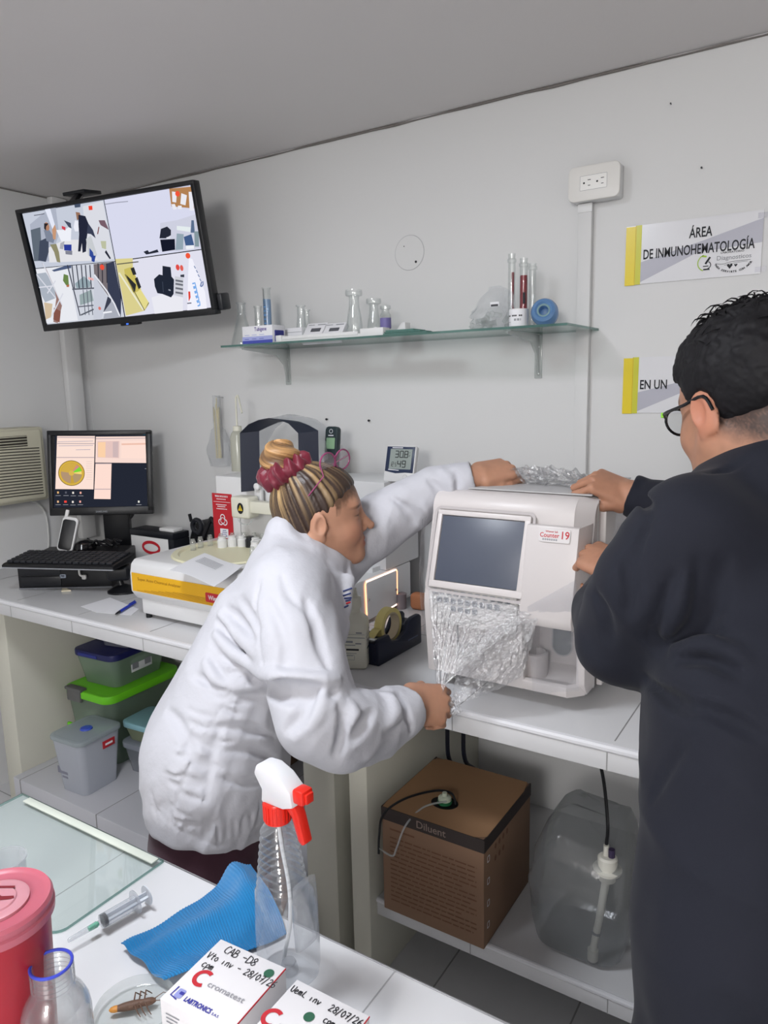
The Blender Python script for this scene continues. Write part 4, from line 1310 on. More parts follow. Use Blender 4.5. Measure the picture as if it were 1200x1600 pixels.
for i, (px0, px1, lab) in enumerate(((470, 502, 'left one of two white test kit boxes with grey window on the shelf'), (499, 532, 'right one of two white test kit boxes with grey window on the shelf'))):
    a = at(px0, 528, Y=1.775); c = at(px1, 528, Y=1.775)
    w_ = (c.x - a.x)
    h = at((px0 + px1) / 2, 505, Y=1.80).z - ZS
    t = thing('test_kit_box', lab, 'box', ((a.x + c.x) / 2, 1.80, ZS + .0003), 0, 'white test kit boxes on the shelf')
    KM_ = T(0, -.030, .001) @ RX(52)
    B(PAPER).add(boxr(-w_ / 2 + .0006, w_ / 2 - .0006, 0, h * 1.25, -.018, 0, .0015), 0, KM_).obj('carton', t)
    b = B(GREYINK, mat('kit_window', (90, 92, 98), .4))
    b.add(boxr(-w_ * .18, w_ * .28, h * .62, h * .86, -.001, .0008), 1, KM_)
    b.add(stroke([(-w_ * .4, h * 1.1), (-w_ * .1, h * 1.1)], .0022, .0005), 0, KM_)
    b.add(stroke([(w_ * .05, h * 1.1), (w_ * .42, h * 1.1)], .003, .0005), 0, KM_)
    b.add(stroke([(-w_ * .36, h * .25), (-w_ * .24, h * .25)], .002, .0005), 0, KM_)
    b.add(stroke([(-w_ * .16, h * .25), (w_ * .3, h * .25)], .002, .0005), 0, KM_)
    b.obj('printed_face', t, smooth=0)
# long white tray in front, stack of greenish glass plates, folded white strips
a = at(430, 535, Y=1.735); c = at(598, 528, Y=1.735)
t = thing('plastic_tray', 'long low white plastic tray along the front edge of the glass shelf', 'tray', ((a.x + c.x) / 2, 1.755, ZS + .0003))
w_ = c.x - a.x
b = B(WHITE_PL)
b.add(boxr(-w_ / 2, w_ / 2, -.016, .016, 0, .010, .002)).add(boxr(-w_ / 2, -w_ / 2 + .022, -.018, .018, 0, .020, .002)).add(boxr(-w_ / 2 + .025, w_ * .28, -.018, -.015, .006, .016, .001)).add(boxr(w_ * .30, w_ / 2, -.018, .018, 0, .022, .002))
b.obj('tray_body', t)
a = at(600, 527, Y=1.74); c = at(668, 524, Y=1.74)
GST = glass('stacked_glass', (150, 200, 190), .05, body=.6, body_col=(120, 170, 160))
for k in range(3):
    o = B(GST).add(boxr(a.x + .004 * k, c.x - .02 * k, 1.735, 1.80, ZS + .0005 + .0042 * k, ZS + .0043 + .0042 * k, .0004)).obj('glass_plate')
    tag(o, ('bottom', 'middle', 'top')[k] + ' plate of the small greenish glass stack on the shelf', 'glass plate', 'greenish glass plates on the shelf')
for (px0, px1, yt, Y, lab) in ((610, 634, 505, 1.86, 'white folded strip leaning behind the greenish glass plates'), (571, 590, 512, 1.80, 'small white block standing before the clear bottles on the shelf')):
    a = at(px0, 525, Y=Y); c = at(px1, 525, Y=Y); h = at(px0, yt, Y=Y).z - ZS
    o = B(WHITE_PL).add(prism([(a.x, ZS + .0004), (c.x, ZS + .0004), (c.x - .002, ZS + h), (c.x - .014, ZS + h)], .03, -Y - .03, .002), 0, frame((0, 0, 0), (1, 0, 0), (0, 0, 1))).obj('white_block')
    tag(o, lab, 'block')
# plastic bag heap of tubes
FILM = glass('bag_film', (244, 246, 248), .12, body=.10, body_col=(230, 232, 236), bump=(70, .8))
random.seed(21)
a = at(728, 520, Y=1.80); c = at(796, 515, Y=1.80); hb = at(775, 446, Y=1.82).z - ZS
bg = thing('plastic_bag', 'crumpled clear plastic bag with small parts beside the white labelled jar', 'bag', ((a.x + c.x) / 2, 1.83, ZS))
def bagf(u, v, sgn):
    x = a.x + (c.x - a.x) * u
    hh = hb * (0.28 + .72 * max(0, math.sin(math.pi * min(1, .12 + u * .62))) ** 1.4) if u < .97 else hb * .6
    z = ZS + .001 + hh * v
    n = mnoise.noise(Vector((u * 7, v * 7, sgn * 3)))
    y = 1.83 + sgn * (.035 * math.sin(math.pi * v * .9 + .2) * math.sin(math.pi * u) + .012 * n)
    return Vector((x + .012 * mnoise.noise(Vector((u * 5 + 9, v * 6, sgn))), y, z))
b = B(FILM)
b.add(sheet(22, 22, lambda u, v: bagf(u, v, -1)))
b.add(sheet(22, 22, lambda u, v: bagf(u, v, 1)))
b.obj('film', bg, world=True)
b = B(mat('tag_dark', (60, 60, 66), .5), PAPER)
tgp = at(772, 475, Y=1.785)
b.add(box(.024, .0006, .011, (tgp.x, 1.788, tgp.z), 0), 1).add(box(.020, .0009, .005, (tgp.x, 1.7875, tgp.z - .003), 0), 0)
b.obj('bag_tag', bg, world=True)
for k in range(9):
    x = a.x + .02 + (c.x - a.x - .03) * random.random()
    y = 1.82 + random.uniform(-.015, .02)
    z = ZS + .008 + random.uniform(0, .03)
    o = B(VIAL).add(lathe([(0, 0), (.006, 0), (.007, .034), (.009, .034), (.009, .036)], 10, False), 0, Matrix.Translation((x, y, z)) @ Matrix.Rotation(random.uniform(0, 3), 4, 'Z') @ RY(random.uniform(50, 90))).obj('sample_cup', bg, world=True)
# ------------------------------------------------------------------ power outlet with trunking, signs
p0 = at(900, 314, Y=YB); p1 = at(974, 264, Y=YB)
pc = (at(900, 270, Y=YB) + at(974, 312, Y=YB)) / 2
ob = thing('power_outlet', 'white double power outlet box high on the back wall', 'outlet', (pc.x, YB, pc.z))
OW, OH = .122, .080
FM = frame((pc.x, YB, pc.z), (1, 0, 0), (0, 0, 1))
B(WHITE_PL).add(prism(rrect(OW, OH, .006, 4), .040, .0005, .003), 0, FM).obj('wall_box', ob, world=True)
B(mat('outlet_face', (232, 230, 226), .35)).add(prism(rrect(OW + .008, OH + .004, .016, 6), .010, .040, .004), 0, FM).obj('cover_plate', ob, world=True)
b = B(mat('outlet_insert', (236, 234, 230), .3), INK, GREYINK)
b.add(prism(rrect(.067, .034, .001, 2), .0012, .0495), 0, FM).add(stroke(rrect(.067, .034, .001, 2), .0006, .0508, True), 2, FM)
for sx in (-.0165, .0165):
    b.add(flat(circ(.0024, 12, sx - .007, 0), .0509), 1, FM)
    b.add(flat(rrect(.008, .0016, .0003, 1, sx + .006, .0065), .0509), 1, FM).add(flat(rrect(.006, .0016, .0003, 1, sx + .006, -.0065), .0509), 1, FM)
b.obj('socket_insert', ob, world=True, smooth=0)
ck = thing('cable_trunking', 'white square cable trunking running down the wall below the outlet', 'trunking', (-.625, YB, 1.4))
tz = pc.z - OH / 2 - .001
B(WHITE_PAINT).add(boxr(-.641, -.606, YB - .020, YB - .0006, ZT + .001, tz, .002)).obj('channel', ck, world=True)
B(WHITE_PL).add(boxr(-.642, -.605, YB - .022, YB - .018, tz - .022, tz, .001)).obj('end_piece', ck, world=True)
# laminated signs with yellow ends
SW, SH = .308, .141
FILMS = glass('laminate', (246, 246, 250), .08, body=.02)
def sign(label, px, lines, logo):
    o = at(*px, Y=YB)
    M_ = frame((o.x, YB - .003, o.z), (1, 0, -.004), (0, 0, 1))
    s = thing('wall_sign', label, 'sign', M=M_)
    b = B(mat('sign_white', (228, 228, 232), .22, spec=.5, coat=.3), mat('sign_grey', (186, 186, 198), .22, spec=.5, coat=.3))
    b.add(boxr(0, SW, 0, SH, -.0015, 0))
    b.add(flat([(.038, .008), (.038, .055), (SW - .06, .09), (SW - .003, SH - .016), (SW - .003, .065)][:0] or [(.036, .004), (.036, .052), (SW * .55, .085), (SW, SH - .018), (SW, .070), (SW * .55, .062)], .0003), 1)
    b.obj('board', s, smooth=0)
    y = B(mat('sign_yellow', (232, 208, 44), .3, coat=.3), mat('sign_yellow_fold', (206, 204, 60), .3, coat=.3), mat('sign_crease', (170, 140, 30), .5))
    y.add(boxr(-.001, .024, -.002, SH - .002, .0002, .0010)).add(boxr(.022, .037, -.001, SH, .0002, .0008), 1).add(boxr(.0225, .0232, -.001, SH, .0008, .0012), 2)
    y.obj('yellow_end', s, smooth=0)
    t = B(INK)
    for (txt_, cap, x, yy, wd, al) in lines:
        t.add(fit(txt_, cap, wd, al, .018), 0, T(x, yy, .0008))
    t.obj('lettering', s, smooth=0)
    if logo:
        l = B(INK, mat('lime_print', (160, 196, 50), .5), GREYINK)
        LX, LY = SW - .062, .036
        l.add(fit('LABORATORIO', .0044, .05, 'CENTER', .01), 0, T(LX - .0, LY + .019, .0008))
        # script word drawn as a pen line
        sc_ = [(0, 0), (2, 9), (1, 11), (-3, 9), (-5, 5), (0, 1), (7, 2), (10, 7), (6, 10), (2, 9)]
        l.add(fit('Diagnosticos', .0105, .074, 'CENTER', .0), 2, T(LX + .004, LY + .007, .0008) @ Matrix.Shear('XZ', 4, (0, 0)) )
        l.add(stroke(smooth_path([(LX - .036, LY - .004, 0), (LX - .02, LY - .007, 0), (LX, LY - .003, 0), (LX + .04, LY - .002, 0)], 5), .0008, .0009), 0)
        l.add(stroke(smooth_path([(LX - .016, LY - .010, 0), (LX + .01, LY - .006, 0), (LX + .034, LY - .005, 0)], 5), .0006, .0009), 0)
        for (hx, hy, k) in ((LX - .004, LY - .013, .0062), (LX + .009, LY - .012, .0036)):
            l.add(flat([(hx, hy - k), (hx + k, hy + .3 * k), (hx + .75 * k, hy + .85 * k), (hx + .3 * k, hy + .8 * k), (hx, hy + .35 * k), (hx - .3 * k, hy + .8 * k), (hx - .75 * k, hy + .85 * k), (hx - k, hy + .3 * k)], .0009), 0)
        word = 'PARA SERVIRTE CON AMOR'
        for i, chh in enumerate(word):
            a = R(205 + 130 * i / (len(word) - 1))
            if chh != ' ':
                l.add(text(chh, .0062, 'CENTER', .04), 0, T(LX + .003 + .042 * math.cos(a), LY + .006 + .032 * math.sin(a), .0009) @ Matrix.Rotation(a + math.pi / 2, 4, 'Z'))
        MX_, MY_ = LX - .060, LY
        l.add(stroke(circ(.019, 16, MX_ + .004, MY_, None, 110, 250), .0022, .0009), 1)
        l.add(stroke([(MX_ - .006, MY_ + .016), (MX_ + .004, MY_ + .014)], .004, .0009), 1)
        l.add(stroke([(MX_ + .012, MY_ + .012), (MX_ + .002, MY_ - .003)], .0045, .001), 0)
        l.add(stroke(circ(.008, 12, MX_ + .006, MY_ - .006, None, -80, 70), .002, .001), 0)
        l.add(stroke([(MX_ - .003, MY_ - .008), (MX_ + .009, MY_ - .008)], .0022, .001), 0)
        l.add(stroke([(MX_ - .002, MY_ - .0155), (MX_ + .012, MY_ - .0155)], .0034, .001), 0)
        l.obj('logo', s, smooth=0)
    for (px_, py_) in ((.002, SH - .012), (.002, .010)):
        B(FILMS).add(boxr(SW - .012, SW + .012, py_ - .006, py_ + .006, .0004, .0008)).obj('tape_strip', s, smooth=0)
    return s
sign('long white and grey sign with yellow end reading AREA DE INMUNOHEMATOLOGIA', (977, 446), [('ÁREA', .0235, SW * .565, SH * .755, .052, 'CENTER'), ('DE INMUNOHEMATOLOGÍA', .0235, SW * .545, SH * .485, .250, 'CENTER')], True)
sign('lower white sign with yellow end partly hidden behind the head of the man', (973, 645), [('EN UN', .0235, .042, SH * .50, .066, 'LEFT')], False)
# ------------------------------------------------------------------ plastic tubs on the plinth, left
ZP = .1685
def tub(name, label, cx, cy, rz, w_, d_, h, body, lid, lid_h=.018, taper=.86, group=None, z=ZP, rim=.006):
    t = thing(name, label, 'container', (cx, cy, z), rz, group)
    rings = []
    for k in range(6):
        s = taper + (1 - taper) * k / 5
        rings.append([(p[0], p[1], .001 + (h - lid_h) * k / 5) for p in rrect(w_ * s, d_ * s, min(w_, d_) * .16 * s, 5)])
    B(body).add(loft(rings)).obj('tub_body', t)
    B(lid).add(prism(rrect(w_ + rim * 2, d_ + rim * 2, min(w_, d_) * .18, 5), lid_h, h - lid_h, .004)).add(stroke(rrect(w_ - .012, d_ - .012, min(w_, d_) * .14, 5), .004, h + .0004, True)).obj('lid', t)
    return t
MILK = glass('milky_tub', (232, 236, 242), .18, body=.72, body_col=(222, 226, 236))
MILKL = glass('milky_lid', (205, 212, 216), .15, body=.62, body_col=(200, 210, 212))
t = tub('storage_tub', 'tall cloudy plastic tub with blue vent button on the lid', -2.147, 1.425, 3, .152, .172, .202, MILK, MILKL, .016, .80)
B(mat('vent_blue', (60, 84, 190), .4)).add(lathe([(0, 0), (.021, 0), (.019, .004), (.012, .0055), (0, .005)], 26), 0, T(.004, .0, .2025)).obj('vent_button', t)
b = B(mat('tub_red', (178, 34, 44), .5), PAPER)
b.add(box(.002, .05, .026, (.0765, .028, .155), .0005)).add(box(.0006, .03, .007, (.0778, .028, .155)), 1)
b.obj('red_label', t)
b = B(mat('tub_grey_print', (128, 128, 142), .6))
b.add(box(.05, .002, .024, (-.038, -.0745, .075), .0005)).add(box(.028, .002, .008, (-.03, -.073, .052), .0003))
b.obj('grey_label', t)
GRB = glass('green_tub', (150, 176, 150), .15, body=.62, body_col=(156, 176, 158))
LIME = mat('lime_lid', (118, 216, 40), .4)
t = tub('storage_tub', 'dark clear storage tub with bright lime green lid and grey latch', -2.278, 1.69, 2, .245, .34, .272, GRB, LIME, .03, .86)
B(mat('latch_grey', (104, 104, 104), .5)).add(box(.075, .016, .05, (-.055, -.174, .252), .006)).add(box(.09, .03, .012, (-.055, -.168, .2735), .004)).obj('latch', t)
B(PAPER).add(box(.06, .002, .026, (-.005, -.163, .17), .0004), 0, RX(-4)).obj('paper_label', t)
B(LIME).add(box(.02, .012, .06, (-.112, -.165, .10), .004)).obj('side_clip', t)
BLB = glass('blue_tub', (196, 214, 200), .15, body=.55, body_col=(178, 204, 180))
t = tub('storage_tub', 'clear storage tub with dark blue lid stacked on the lime green lid', -2.285, 1.70, 4, .21, .27, .132, BLB, mat('navy_lid', (34, 38, 92), .4), .024, .84, z=ZP + .2735)
B(mat('navy_handle', (48, 58, 140), .4)).add(box(.10, .014, .014, (-.02, -.137, .118), .004)).obj('lid_handle', t)
b = B(PAPER, GREYINK)
b.add(box(.001, .10, .05, (.0985, .0, .065), .0003))
for q in (-.03, .03):
    b.add(box(.0014, .03, .03, (.0988, q, .065)), 1)
b.obj('side_label', t)
tub('small_tub', 'small grey tub on top of the dark blue lid under the counter', -2.255, 1.70, 10, .14, .13, .055, glass('grey_tub', (190, 190, 200), .2, body=.8, body_col=(150, 152, 166)), mat('dull_lid', (120, 122, 138), .4), .012, .9, z=ZP + .2735 + .1335)
t = tub('food_tub', 'clear food tub with papers inside standing behind the tall cloudy tub', -2.04, 1.625, 4, .165, .16, .115, glass('clear_tub', (222, 226, 232), .12, body=.4, body_col=(190, 196, 206)), glass('clear_lid', (222, 226, 232), .12, body=.55, body_col=(196, 202, 214)), .022, .82)
B(mat('paper_scrap', (196, 150, 124), .7)).add(box(.09, .09, .05, (.01, 0, .04), .004)).add(box(.04, .02, .06, (.03, -.05, .045), .003), mat('paper_scrap_blue', (120, 134, 160), .7)).obj('contents', t)
tub('food_tub', 'shallow food tub with light blue lid on top of another clear tub', -2.045, 1.622, 4, .15, .135, .072, glass('lime_tub', (206, 214, 180), .15, body=.6, body_col=(186, 196, 160)), mat('aqua_lid', (140, 186, 196), .35), .022, .82, z=ZP + .1155)
o = B(mat('cardboard_dark', (120, 92, 74), .8, var=(8, .08))).add(boxr(-1.93, -1.62, 1.72, 1.94, ZP, .47, .003)).obj('cardboard_box')
tag(o, 'plain brown cardboard box behind the food tubs under the counter', 'box')
o = B(mat('teal_crate', (34, 66, 74), .5)).add(boxr(-1.95, -1.45, 1.71, 1.94, .471, .64, .006)).obj('storage_crate')
tag(o, 'dark teal crate lying on the plain brown box under the counter', 'crate')

# ------------------------------------------------------------------ diluent box and clear jug on the lower shelf
ZL = .2375
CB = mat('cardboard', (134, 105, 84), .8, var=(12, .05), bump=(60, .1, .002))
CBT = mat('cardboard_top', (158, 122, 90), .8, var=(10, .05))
CBK = mat('box_black_band', (52, 44, 42), .7)
CBI = mat('box_print', (112, 78, 58), .8)
fx0, fx1, fy, bd, bh = -.894, -.626, 1.352, .275, .272
dl = thing('diluent_box', 'brown cardboard diluent box with black rim and round hole on the shelf', 'box', ((fx0 + fx1) / 2, fy + bd / 2, ZL))
b = B(CB, CBI, CBK, PAPER)
b.add(boxr(fx0, fx1, fy, fy + bd, ZL, ZL + bh - .001, .002))
FM = frame((fx0, fy - .0004, ZL), (1, 0, 0), (0, 0, 1))
bw = fx1 - fx0
random.seed(3)
b.add(text('Diluent', .0019, 'LEFT'), 1, FM @ T(.01, .24, .0002))
yy = bh - .062
for k in range(15):
    x = .022
    yy -= .0118
    end = bw - .018 - random.uniform(0, .04) * (k % 3 == 2)
    while x < end:
        l = random.uniform(.008, .028)
        b.add(stroke([(x, yy), (min(x + l, end), yy)], .0034, .0003), 1, FM)
        x += l + .0035
b.add(stroke([(.022, bh - .052), (.09, bh - .052)], .0042, .0003), 1, FM)
for k in range(4):
    RM_ = frame((fx1 + .0006, fy, ZL), (0, 1, 0), (0, 0, 1))
    b.add(stroke(rrect(.011, .014, .002, 2, .022, .215 - .055 * k), .002, .0002, True), 3, RM_)
for k in range(7):
    b.add(flat(circ(.006, 6, .06 + .022 * (k % 4), .225 - .03 * (k // 4), .008), .0003), 1, frame((fx1 + .0006, fy, ZL), (0, 1, 0), (0, 0, 1)))
b.obj('carton', dl, world=True, smooth=30)
b = B(CBK, mat('faded_print', (128, 112, 104), .7))
b.add(boxr(fx0 - .001, fx1 + .001, fy - .0012, fy + .002, ZL + bh - .032, ZL + bh)).add(boxr(fx1 - .002, fx1 + .0012, fy, fy + bd, ZL + bh - .032, ZL + bh)).add(boxr(fx0 - .0012, fx0 + .002, fy, fy + bd, ZL + bh - .032, ZL + bh))
b.add(text('Diluent', .026, 'CENTER', .01, 1.0), 1, FM @ T(bw * .50, bh - .0165, .0012))
b.obj('black_rim', dl, world=True, smooth=0)
# top flap with a round hole
hc = ((fx0 + fx1) / 2 - .01, fy + .088)
V, F = [], []
n = 40
outer = []
for k in range(n):
    a = 2 * math.pi * k / n
    c_, s_ = math.cos(a), math.sin(a)
    tx = ((fx1 if c_ > 0 else fx0) - hc[0]) / c_ if abs(c_) > 1e-6 else 1e9
    ty = ((fy + bd if s_ > 0 else fy) - hc[1]) / s_ if abs(s_) > 1e-6 else 1e9
    tt = min(tx, ty)
    V += [Vector((hc[0] + .034 * c_, hc[1] + .028 * s_, ZL + bh + .0004)), Vector((hc[0] + tt * c_, hc[1] + tt * s_, ZL + bh + .0004)), Vector((hc[0] + .034 * c_, hc[1] + .028 * s_, ZL + bh - .003))]
for k in range(n):
    j = (k + 1) % n
    F += [[3 * k, 3 * k + 1, 3 * j + 1, 3 * j], [3 * k + 2, 3 * k, 3 * j, 3 * j + 2]]
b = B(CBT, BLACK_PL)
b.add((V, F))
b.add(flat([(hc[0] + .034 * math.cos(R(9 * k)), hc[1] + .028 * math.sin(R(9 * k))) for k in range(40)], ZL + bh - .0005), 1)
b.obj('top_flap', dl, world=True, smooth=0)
cp = thing('bottle_cap', 'pale green capped bottle neck with tube poking out of the hole in the box', 'cap', (hc[0], hc[1], ZL + bh + .001))
B(mat('pale_cap', (206, 216, 196), .3)).add(lathe([(.016, 0), (.016, .014), (.012, .017), (.006, .018), (.006, .026), (0, .026)], 18)).obj('neck', cp)
B(mat('green_cap', (40, 110, 70), .4)).add(lathe([(.018, 0), (.018, .006), (.016, .007)], 18, False)).obj('green_ring', cp)
zz = ZL + bh
o = B(BLACK_PL).add(tube(smooth_path([(hc[0] + .03, hc[1], zz + .004), (hc[0] + .012, hc[1] + .012, zz + .022), (hc[0] - .03, hc[1] + .005, zz + .02), (fx0 + .045, fy + .03, zz + .016), (fx0 + .012, fy - .012, zz - .012), (fx0 + .0, fy - .014, zz - .07), (fx0 - .004, fy - .012, zz - .12)], 8), .0028, 8)).obj('black_tube')
tag(o, 'black tube curving out of the hole in the diluent box', 'tube')
o = B(glass('clear_tube', (235, 238, 235), .1, body=.4)).add(tube(smooth_path([(hc[0] + .012, hc[1] - .012, zz + .014), (hc[0] - .03, hc[1] - .05, zz + .006), (hc[0] - .05, fy - .012, zz - .02), (hc[0] - .075, fy - .014, zz - .085), (fx0 + .035, fy - .013, zz - .112), (fx0 - .004, fy - .012, zz - .105)], 8), .0024, 8)).obj('clear_tube')
tag(o, 'clear looped tube hanging over the front of the diluent box', 'tube')
# collapsible clear jug with dip tube
JG = glass('jug_plastic', (206, 208, 210), .12, body=.20, body_col=(190, 194, 196), edge=.35, bump=(18, .25))
jb = at(900, 1505, Z=ZL)
jr = at(968, 1508, Z=ZL)
jt = at(870, 1335, Y=1.44)
jug = thing('waste_jug', 'collapsible clear plastic jug with white cap and dip tube', 'jug', (-.447, 1.515, ZL))
rings = []
for (hh, sx, sy, ox, oy) in ((.001, .80, .80, 0, 0), (.012, .90, .92, 0, 0), (.06, 1.0, 1.0, 0, 0), (.13, 1.05, 1.03, 0, 0), (.150, 1.09, 1.06, 0, 0), (.156, 1.09, 1.06, 0, 0), (.17, 1.02, 1.0, 0, 0), (.225, .99, .95, .0, .008), (.27, .86, .72, .0, .035), (.295, .72, .5, .0, .05), (.30, .5, .3, .0, .055)):
    rings.append([(p[0] * sx + ox, p[1] * sy + oy, hh + (.006 * math.sin(7 * p[0] / .1) if hh > .1 else 0)) for p in rrect(.215, .20, .055, 6)])
B(JG).add(loft(rings)).obj('jug_body', jug)
JW = mat('jug_white', (226, 224, 214), .4)
capx, capy = .062, -.055
B(JW).add(lathe([(.018, .20), (.018, .22), (.030, .221), (.031, .227), (.022, .229), (.021, .252), (.017, .256), (0, .256)], 24), 0, T(capx, capy, 0)).obj('screw_cap', jug)
B(JW).add(tube([(capx, capy, .215), (capx - .012, capy - .01, .10), (capx - .02, capy - .014, .045), (capx - .022, capy - .015, .012)], [.009, .008, .0075, .010], 12)).add(tube([(capx - .022, capy - .015, .03), (capx - .022, capy - .015, .006)], .012, 12)).add(tube([(capx - .0165, capy - .0125, .074), (capx - .017, capy - .0128, .07)], .0102, 12), GREYINK).obj('dip_tube', jug)
B(JW).add(tube([(capx - .004, capy, .255), (capx - .004, capy, .28)], .006, 10)).add(tube([(capx + .008, capy, .255), (capx + .008, capy, .274)], .007, 10), mat('cap_purple', (60, 50, 80), .4)).obj('fitting', jug)
cw = Vector((-.447 + capx - .004, 1.515 + capy, ZL + .2805))
o = B(BLACK_PL).add(tube(smooth_path([cw + Vector((0, 0, .0015)), cw + Vector((.0, .005, .05)), cw + Vector((-.03, .06, .13)), cw + Vector((-.08, .12, .20)), cw + Vector((-.15, .2, .29))], 8), .0038, 8)).obj('black_cable')
tag(o, 'black cable rising from the white cap of the clear jug', 'cable')
for k, (px, lab) in enumerate(((697, 'left one of two dark cables hanging behind the diluent box'), (722, 'right one of two dark cables hanging behind the diluent box'))):
    a = at(px, 1140, Y=1.66)
    o = B(mat('cable_navy', (24, 26, 40), .5)).add(tube(smooth_path([(a.x + .012, 1.66, ZT - .055), (a.x + .004, 1.66, a.z), (a.x + .0, 1.68, a.z - .10), (a.x + .01, 1.74, .42), (a.x + .01, 1.80, ZL + .008)], 6), .006, 8)).obj('hanging_cable')
    tag(o, lab, 'cable', 'dark cables behind the diluent box')
# ------------------------------------------------------------------ white table in the foreground
ZB_ = .775
TX0, TX1, TY1, TY0 = -1.25, .62, .688, -.10
tb_ = thing('work_table', 'white work table in the foreground carrying the spray bottle and boxes', 'table', (-.3, .3, 0))
TW_ = mat('table_white', (232, 232, 234), .28, spec=.5, var=(2, .012))
b = B(TW_, mat('table_joint', (176, 176, 178), .6))
b.add(boxr(TX0, TX1, TY0, TY1, ZB_ - .03, ZB_, .003))
for x in (-.9385, -.44, .06):
    b.add(boxr(x - .0009, x + .0009, TY0, TY1, ZB_ - .001, ZB_ + .0003), 1)
b.obj('tabletop', tb_, world=True)
B(METAL).add(boxr(TX0 - .002, TX1 + .002, TY1, TY1 + .003, ZB_ - .028, ZB_ - .001, .0008)).add(boxr(TX0 - .003, TX0, TY0, TY1, ZB_ - .028, ZB_ - .001, .0008)).obj('edge_strip', tb_, world=True)
for (x, y) in ((TX0 + .06, TY0 + .06), (TX1 - .06, TY0 + .06), (TX0 + .06, TY1 - .12), (TX1 - .06, TY1 - .12)):
    B(METAL).add(boxr(x - .02, x + .02, y - .02, y + .02, 0, ZB_ - .03, .003)).obj('leg', tb_, world=True)
# glass sheet lying on the table with a narrow strip along its far edge
gs = thing('glass_sheet', 'greenish glass sheet lying flat on the left of the foreground table', 'glass', (-1.0, .6, ZB_))
GSM = glass('sheet_glass', (243, 249, 247), .015, body=.06, body_col=(206, 218, 216))
gx0, gx1, gy0, gy1 = -1.24, -.862, .498, .684
poly = [(gx0, gy0)] + [(gx1 - .02 + .02 * math.cos(R(a)), gy0 + .02 + .02 * math.sin(R(a))) for a in range(-90, 1, 15)] + [(gx1, gy1), (gx0, gy1)]
b = B(GSM, GEDGE)
b.add(prism(poly, .0045, ZB_ + .0008))
for k, f in enumerate(b.F):
    n = (b.V[f[1]] - b.V[f[0]]).cross(b.V[f[2]] - b.V[f[0]]).normalized()
    b.I[k] = 0 if abs(n.z) > .5 else 1
b.obj('pane', gs, world=True, smooth=0)
B(mat('strip_pale', (222, 228, 216), .3)).add(boxr(gx0 + .03, gx1 - .006, gy1 - .018, gy1 - .004, ZB_ + .0056, ZB_ + .0085, .001)).obj('edge_rail', gs, world=True)
# syringe
s0, s1 = at(107, 1477, Z=ZB_ + .010), at(232, 1404, Z=ZB_ + .012)
d = s1 - s0
L = d.length
SM = frame(tuple(s0), tuple(d.normalized()), (0, 0, 1))
SM = frame(tuple(s0), tuple(d.normalized()), tuple(Vector((0, 0, 1)).cross(d.normalized())))
sy = thing('syringe', 'clear capped syringe lying on the table between glass sheet and blue cloth', 'syringe', M=SM)
RYM = RY(90)
SYR = glass('syringe_plastic', (246, 248, 250), .08, body=.22, body_col=(222, 226, 232), edge=.35)
B(SYR).add(lathe([(.0025, 0), (.0032, .003), (.0042, L * .34)], 16), 0, RYM).obj('needle_cap', sy)
B(mat('hub_green', (90, 200, 160), .3)).add(lathe([(.003, L * .24), (.0036, L * .27), (.0040, L * .34), (.0025, L * .36)], 14), 0, RYM).obj('needle_hub', sy)
B(SYR).add(lathe([(.003, L * .34), (.0035, L * .385), (.0095, L * .395), (.0095, L * .82), (.0165, L * .822), (.0165, L * .835), (.0095, L * .836)], 22), 0, RYM).obj('barrel', sy)
B(BLACK_PL).add(lathe([(0, L * .40), (.0088, L * .41), (.0088, L * .425), (.0078, L * .43), (.0088, L * .435), (.0088, L * .455), (0, L * .457)], 20), 0, RYM).obj('stopper', sy)
b = B(mat('plunger_white', (226, 230, 236), .3))
b.add(boxr(L * .456, L * .98, -.0008, .0008, -.0065, .0065)).add(boxr(L * .456, L * .98, -.0065, .0065, -.0008, .0008)).add(lathe([(.014, L * .975), (.014, L * .99), (0, L * .992)], 22), 0, RYM)
b.obj('plunger', sy)
sy.location.z += .0065
# spray bottle
sb = at(452, 1517, Z=ZB_)
SBM = T(sb.x, sb.y, ZB_ + .0005) @ RZ(-6)
sp_ = thing('spray_bottle', 'empty clear spray bottle with red and white trigger head on the table', 'bottle', M=SBM)
H = .262
PET = glass('pet_clear', (250, 251, 252), .05, body=.04, body_col=(206, 212, 220), edge=.42, bump=(40, .15), f0=.07)
def ring(z, a, c_, ox=0, n=30, sq=2.6):
    P_ = []
    for k in range(n):
        t = 2 * math.pi * k / n
        cs, sn = math.cos(t), math.sin(t)
        P_.append((ox + a * math.copysign(abs(cs) ** (2 / sq), cs), c_ * math.copysign(abs(sn) ** (2 / sq), sn), z))
    return P_
prof = [(0, .034, .026, 0), (.004, .039, .030, 0), (.02, .0415, .032, 0), (.06, .0415, .032, 0), (.094, .040, .031, 0), (.112, .0375, .030, -.002)]
for k in range(17):
    t = k / 16
    prof.append((.118 + .078 * t, .031 - .011 * t + (.0012 if k % 2 else -.0006), .027 - .008 * t + (.0012 if k % 2 else -.0006), -.005 - .002 * t))
prof += [(.200, .0165, .0165, -.007), (.205, .0135, .0135, -.007), (.214, .0135, .0135, -.007)]
b = B(PET)
b.add(loft([ring(z, a, c_, ox) for z, a, c_, ox in prof], False))
b.add(([Vector(p) for p in ring(.0, .034, .026)], [list(range(30))]))
b.add(lathe([(.0, .010), (.010, .009), (.012, .0005)], 20, False))
b.add(lathe([(.0095, .012), (.0085, .014), (0, .0145)], 16, False), glass('pet_stud', (236, 238, 240), .05, body=.4, body_col=(214, 216, 220)))
